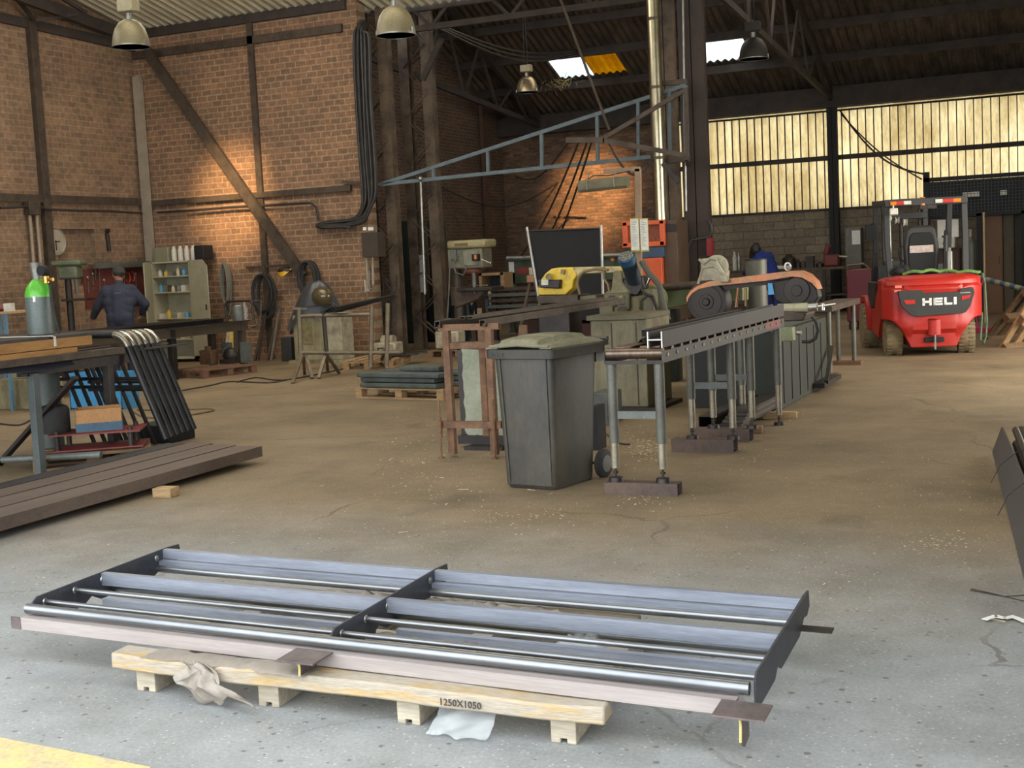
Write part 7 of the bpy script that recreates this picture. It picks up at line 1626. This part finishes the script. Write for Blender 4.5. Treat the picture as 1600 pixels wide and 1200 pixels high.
on(1281, 'round lump of metal on the back bench left of the red vice', 'casting', .12, .09, dark_steel)
rv = thing('red_vice', 'dull red vice on the back bench beside the black column', 'vice', PY(1302, 415, yb2 + .2))
p = PY(1300, 412, yb2 + .2); rvm = mat('dull_red_vice', (104, 44, 38), .6)
build('body', MB().box((p.x, p.y, pz + .14), (.35, .3, .28)), rvm, rv, bevel=.05); build('jaw', MB().box((p.x - .1, p.y, pz + .38), (.12, .2, .26), 0, 0, .3), rvm, rv, bevel=.04)
build('screw', MB().cyl((p.x, p.y, pz + .25), (p.x + .35, p.y, pz + .2), .03), galv, rv)
bp_ = PY(1207, 470, 29.6)
pose2 = dict(pelvis=(0, 0, .95), chest=(-.03, .15, 1.30), neck=(-.06, .25, 1.46), head=(-.08, .36, 1.57), face=(-.13, .43, 1.49), lsho=(-.21, .20, 1.38), rsho=(.14, .18, 1.39),
             lelb=(-.28, .42, 1.06), lwri=(-.22, .62, 1.02), lhan=(-.18, .70, 1.01), relb=(.20, .44, 1.05), rwri=(.08, .64, 1.03), rhan=(.03, .72, 1.02),
             lhip=(-.10, 0, .90), rhip=(.10, 0, .90), lkne=(-.12, .05, .48), rkne=(.12, .02, .48), lank=(-.14, .0, .075), rank=(.14, -.02, .075))
def hood(hd, fw, up, sd):
    mb = MB().ball(hd + fw * .03 - up * .01, (.115, .135, .14), 18, 12)
    mb.platez([(hd.x - .09, hd.y + .02), (hd.x + .09, hd.y + .02), (hd.x + .08, hd.y + .15), (hd.x - .08, hd.y + .15)], hd.z - .22, hd.z - .05)
    return 'welding_mask', mb
blc = mat('royal_blue_cloth', (30, 52, 128), .8, 0, (22, 38, 96), 6)
human('person', 'person in blue work clothes bending over the far bench with a dark mask', (bp_.x, bp_.y, 0), math.radians(62), pose2, blc, skinm, hood, mat('dark_mask', (48, 42, 38), .5), suit='work_clothes')
# electrical cabinet and notices on the block wall
ec = thing('electrical_cabinet', 'grey electrical cabinet with a white sheet on the block wall left of the forklift', 'cabinet', PY(1334, 440, 31.9))
build('case', BP((1321, 356, 1346, 436), .35, 31.6), mat('grey_cabinet', (108, 108, 98), .6, .1), ec, bevel=.01); build('notice', BP((1331, 360, 1344, 382), .01, 31.58), paper, ec)
build('plinth', MB().bb((PY(1324, 440, 31.6).x, 31.62, 0), (PY(1344, 440, 31.6).x, 31.95, PY(1334, 436, 31.6).z)), dark_steel, ec)
single('hanging_cable', MB().tube(droop(PY(1312, 172, 31.6), PY(1444, 272, 27.5), 18, .35), .02, 6), cable_m, 'long black cable sagging across the bright window from the black column', 'cable')
single('hanging_cable', MB().tube(droop(PY(1314, 178, 31.6), PY(1440, 280, 27.5), 18, .15), .015, 6), cable_m, 'thinner cable running beside the sagging one across the bright window', 'cable')
rdb = thing('red_welder', 'dark red machine on wheels half hidden left of the forklift', 'machine', tuple(G(1330, 540))[:2] + (0,))
q = G(1332, 520); build('case', MB().box((q.x, q.y + 1.2, .62), (.45, .8, .95)), mat('dark_red_case', (96, 22, 34), .5), rdb, bevel=.02); build('handle', MB().tube([(q.x - .2, q.y + .8, 1.0), (q.x - .2, q.y + .75, 1.18), (q.x + .1, q.y + .75, 1.2), (q.x + .2, q.y + .8, 1.1)], .018, 8), chrome, rdb)
for s in (-.18, .18): build('wheel', MB().cyl((q.x + s - .02, q.y + .9, .075), (q.x + s + .02, q.y + .9, .075), .075), rubber, rdb)
build('foot', MB().box((q.x, q.y + 1.45, .07), (.3, .06, .15)), dark_steel, rdb)
# lockers and mesh cage
yl_ = 28.5
locker('brown_locker', 'tall brown locker with a plain door behind the forklift on the right', (1537, 334, 1567, 480), yl_, .6, mat('brown_locker_paint', (112, 80, 54), .6, .1, (92, 66, 46), 3))
locker('stained_locker', 'dark olive locker with rust streaks right of the brown locker', (1568, 332, 1585, 480), yl_, .6, mat('dark_olive_locker', (74, 66, 48), .65, .1, (104, 72, 48), 6, .8, thr=(.55, .7)))
locker('dark_locker', 'dark grey-green locker at the right edge of the picture', (1586, 330, 1622, 482), yl_, .6, mat('dark_grey_locker', (58, 58, 48), .65, .1))
locker('brown_cupboard', 'dark brown cupboard behind the forklift seat carrying the first aid box', (1466, 388, 1500, 480), yl_ - .3, .5, mat('dark_brown_cupboard', (70, 48, 34), .6))
mg = thing('mesh_cage', 'black wire mesh cage with a heavy frame on top of the lockers at the right', 'cage', PY(1520, 332, yl_))
x0, x1, z0, z1 = RC(1443, 272, 1640, 332, yl_ - .4)
ym = yl_ - .4
build('frame', MB().bb((x0, ym - .05, z0 - .2), (x0 + .12, ym + .05, z1 + .12)).bb((x0, ym - .05, z1 - .08), (x1, ym + .05, z1)), blackm, mg)
g = MB(); n = int((x1 - x0) / .065)
for i in range(n): g.bb((x0 + i * .065, ym - .004, z0), (x0 + i * .065 + .008, ym + .004, z1 - .05))
for j in range(int((z1 - z0) / .065)): g.bb((x0, ym - .004, z0 + j * .065), (x1, ym + .004, z0 + j * .065 + .008))
build('wire_mesh', g, mat('mesh_wire', (60, 62, 62), .5, .4), mg); mg.children[-1]['kind'] = 'stuff'
build('back_panel', MB().bb((x0, ym + .9, z0), (x1, ym + .93, z1 - .05)).bb((x0, ym, z0 - .06), (x1, ym + .93, z0)), mat('near_black_navy', (26, 29, 32), .8), mg)
mb = MB(); BXR_(mb, (1504, 300, 1530, 308), ym + .85, .03); build('white_sign', mb, white, mg)
mb = MB(); BXR_(mb, (1563, 297, 1573, 305), ym + .85, .03); build('white_sign', mb, white, mg)
for px in (1447, 1530, 1600): a = PY(px, 330, ym + .1); build('stanchion', MB().bb((a.x - .05, ym + .0, 0), (a.x + .05, ym + .1, z0)), blackm, mg)
fa = thing('first_aid_box', 'white first aid box with a small cross on the cupboard behind the forklift', 'first aid box', PY(1477, 388, yl_ - .4))
x0, x1, z0, z1 = RC(1463, 371, 1492, 388, yl_ - .55)
build('case', MB().bb((x0, yl_ - .55, z0), (x1, yl_ - .2, z1)), mat('first_aid_white', (196, 194, 182), .4), fa, bevel=.02)
xm, zm = (x0 + x1) / 2, (z0 + z1) / 2 - .01; build('cross', MB().bb((xm - .06, yl_ - .556, zm - .02), (xm + .06, yl_ - .549, zm + .02)).bb((xm - .02, yl_ - .557, zm - .06), (xm + .02, yl_ - .549, zm + .06)), grey_paint, fa)
build('handle', MB().bb((xm - .08, yl_ - .45, z1), (xm + .08, yl_ - .40, z1 + .04)), dark_steel, fa)
single('white_folder', MB().bb((x0, yl_ - .3, z1 + .0), (x1 + .05, yl_ - .27, z1 + .36)), paper, 'white papers standing on top of the first aid box', 'papers')
gp2 = AT(1517, 450, 24.5)
cylinder('grey_gas_cylinder', 'plain dark grey gas cylinder standing right behind the forklift', V(gp2.x, gp2.y, 0), .13, 1.62, mat('dark_cylinder_grey', (74, 78, 72), .5, .1), mat('dark_cylinder_grey', (74, 78, 72)))
pt = PY(1537, 332, 25.5); single('thin_pole', MB().cyl((pt.x, 25.5, 0), pt, .018), mat('pale_pole', (176, 150, 120), .6), 'thin pale upright pole between the gas cylinder and the brown locker', 'pole')
sp0, sp1 = PY(1527, 433, 24), PY(1604, 453, 23.2)
spo = thing('striped_pole', 'blue and pale striped pole sloping down to the right behind the forklift', 'pole', sp1)
for i in range(10):
    a, b = sp0.lerp(sp1, i / 10), sp0.lerp(sp1, (i + 1) / 10); build('band', MB().cyl(a, b, .045, n=14), mat('stripe_blue', (58, 84, 112), .6) if i % 2 else mat('stripe_pale', (150, 142, 112), .6), spo)
bm_ = thing('magenta_broom', 'magenta broom lying behind the right side of the forklift', 'broom', tuple(G(1530, 525))[:2] + (0,))
mgt = mat('magenta_plastic', (176, 40, 90), .5); gq_ = G(1528, 520)
build('handle', MB().cyl(PY(1536, 438, gq_.y + .6), PY(1524, 478, gq_.y + .3), .014), mgt, bm_)
build('lower_handle', MB().cyl(PY(1524, 478, gq_.y + .3), V(gq_.x, gq_.y, .06), .014), mgt, bm_)
build('head', MB().box((gq_.x + .05, gq_.y, .045), (.34, .10, .09), -.3), mgt, bm_, bevel=.01)
# leaning pallets
def leanpallet(label, px0, py0, px1, py1, y0, tilt, rz, m_, gp_):
    g = G(px0, py0)
    t = thing('leaning_pallet', label, 'pallet', (g.x, g.y, 0), rz, 'pallets leaning at the right')
    L, H_ = 1.15, 1.15
    M_ = Matrix.Rotation(tilt, 4, 'Y')
    def P(mb): return mb.xf(M_)
    for i in range(5): build('board', P(MB().bb((0, i * .25, 0), (.03, i * .25 + .11, H_))), m_, t, local=True)
    for z in (.0, .52, 1.05): build('stringer', P(MB().bb((.032, 0, z), (.12, 1.1, z + .10))), wood_dark, t, local=True)
    for z in (.0, .52, 1.05): build('back_board', P(MB().bb((.122, 0, z), (.145, 1.1, z + .10))), m_, t, local=True)
    return t
leanpallet('front one of two wooden pallets leaning at the right edge beside the forklift', 1560, 543, 0, 0, 0, math.radians(38), math.radians(-40), wood, 1)
leanpallet('rear one of two wooden pallets leaning at the right edge beside the forklift', 1535, 530, 0, 0, 0, math.radians(46), math.radians(-40), wood_dark, 1)
# ================================================================ plates and pipes at the right edge
yA_, yB_ = 4.2, 10.0
def rx(y): return -.66 - (y - 9.86) * .107
pl_ = thing('leaning_plate', 'long grey steel plate standing on edge at the right edge, bars behind it', 'steel plate', (rx(7), 7, 0))
H0 = .27
def lp_(u, v): y = yA_ + (yB_ - yA_) * u; return (rx(y) + .02 + .03 * v * 0 - .05 * v, y, v * H0 * (.9 + .1 * u) if u < 1 else v * H0)
def rb(y, o, z): return (rx(y) - .05 + o, y, z)
pv = [rb(yA_, 0, 0), rb(yB_, .0, .02), rb(yB_ + .1, .07, .19), rb(yA_, .10, .27)]
build('plate', MB().add(pv + [(a + .012, b, c) for a, b, c in pv], [(0, 1, 2, 3), (7, 6, 5, 4), (0, 1, 5, 4), (1, 2, 6, 5), (2, 3, 7, 6), (3, 0, 4, 7)]), mat('dark_grey_plate', (78, 73, 71), .55, .3, (68, 64, 63), 2, .5), pl_)
for i in range(9):
    dx = .10 + .05 * (i % 5); z = .13 + .052 * (i // 5) + .03 * (i % 2); e = yB_ - .35 + .12 * (i % 4) + .1 * (i > 5)
    single('pipe_bundle_tube', MB().pipe((rx(yA_) + dx + .0, yA_, z), (rx(e) + dx, e, z), .024 if i % 2 else .03, .004, 16), black_steel if i % 3 else dark_steel, ['first', 'second', 'third', 'fourth', 'fifth', 'sixth', 'seventh', 'eighth', 'ninth'][i] + ' tube from the left in the bundle behind the standing grey plate', 'steel tube', 'tubes bundled at the right edge')
for y in (5.2, 8.7): single('wood_bearer', MB().box((rx(y) + .32, y, .045), (.45, .09, .09)), wood_dark, ('near' if y < 6 else 'far') + ' wood bearer under the tube bundle at the right edge', 'wood block')
for i, y in enumerate((8.6, 7.6)):
    single('binding_wire', MB().tube([(rx(y) - .10, y - .12, .06), (rx(y) - .05, y - .06, .16), (rx(y) + .06, y, .25), (rx(y) + .2, y + .03, .26), (rx(y) + .34, y + .02, .15)], .0025, 5), dark_steel, ('far' if i == 0 else 'near') + ' wire tied around the plate and tubes at the right edge', 'wire', 'binding wires at the right edge')
# loose wires and paper strips on the floor
w_ = [G(*p, .006) for p in ((1602, 930), (1570, 932), (1516, 922), (1518, 920), (1545, 926), (1604, 940))]
single('loose_wire', MB().tube(w_, .0022, 5), dark_steel, 'thin wire loop lying on the floor near the right edge', 'wire')
for i, pp in enumerate((((1538, 968), (1556, 962), (1570, 966), (1584, 963)), ((1578, 962), (1590, 966), (1603, 972)))):
    q = [G(*p, .012) for p in pp]; mb = MB()
    for a, b in zip(q[:-1], q[1:]): mb.beam(a, b, .028, .002, up=(0, 0, 1))
    single('paper_strip', mb, paper, ('left' if i == 0 else 'right') + ' white paper strip on the floor at the lower right edge', 'paper')
# floor cables
def fcable(pts, label, r=.010, m_=None):
    q = [G(*p, r) for p in pts]; P_ = []
    for a in range(len(q) - 1):
        p0 = q[max(a - 1, 0)]; p1 = q[a]; p2 = q[a + 1]; p3 = q[min(a + 2, len(q) - 1)]
        for s in (0, .25, .5, .75): v = .5 * ((2 * p1) + (p2 - p0) * s + (2 * p0 - 5 * p1 + 4 * p2 - p3) * s * s + (3 * p1 - p0 - 3 * p2 + p3) * s ** 3); v.z = r; P_.append(v)
    P_.append(q[-1]); single('floor_cable', MB().tube(P_, r, 6), m_ or cable_m, label, 'cable')
fcable([(285, 610), (330, 602), (360, 596), (420, 598), (455, 592)], 'black cable on the floor from the work table towards the pipe stand')
fcable([(370, 597), (400, 590), (440, 594), (500, 584), (555, 572)], 'second black cable crossing the floor below the pipe stand')
fcable([(205, 640), (230, 652), (280, 650), (330, 642), (325, 638), (270, 640), (215, 640)], 'pale hose loop on the floor behind the bent railings', .012, mat('dusty_hose', (128, 110, 78)))
fcable([(0, 662), (30, 664), (48, 656)], 'black cable on the floor at the far left edge')
fcable([(933, 668), (950, 680), (968, 692), (985, 694)], 'thin dark rod on the floor between the bin and the conveyor', .008)
# dust, chips and shavings scattered on the floor
random.seed(99)
ch = MB()
def chip(px, py, s, l=1):
    p = G(px, py); a = random.uniform(0, PI); w = s * random.uniform(.5, 1); L = s * l * random.uniform(.7, 1.5)
    ch.box((p.x, p.y, .0015 + s * .1), (L, w * (.35 if l > 1 else 1), s * .25), a, random.uniform(-.2, .2))
for (cx, cy, sx, sy, n, s) in ((650, 680, 80, 60, 110, .010), (700, 760, 120, 60, 90, .008), (1010, 700, 30, 18, 150, .014), (1000, 690, 60, 40, 80, .008), (1010, 775, 60, 20, 60, .009), (1150, 720, 90, 40, 50, .008), (1240, 640, 40, 20, 40, .012), (1480, 850, 60, 25, 90, .006), (1450, 760, 150, 90, 90, .006), (620, 840, 260, 60, 110, .006), (300, 860, 200, 40, 60, .006), (1250, 900, 250, 60, 90, .006), (560, 600, 40, 20, 40, .012), (830, 810, 130, 30, 80, .007), (40, 900, 60, 40, 50, .007)):
    for i in range(n): chip(random.gauss(cx, sx / 2), random.gauss(cy, sy / 2), s * random.uniform(.5, 1.5))
for (px, py) in ((630, 832), (650, 838), (1460, 852), (725, 765), (690, 747), (1560, 970), (1515, 890), (860, 772), (1230, 760), (500, 760), (830, 766), (1000, 776)): chip(px, py, .012, 5)
tag(build('floor_debris', ch, mat('pale_chips', (196, 182, 150), .8, 0, (140, 120, 88), 30, .9)), 'scattered pale shavings and chips on the dusty floor', 'debris', None, 'stuff')
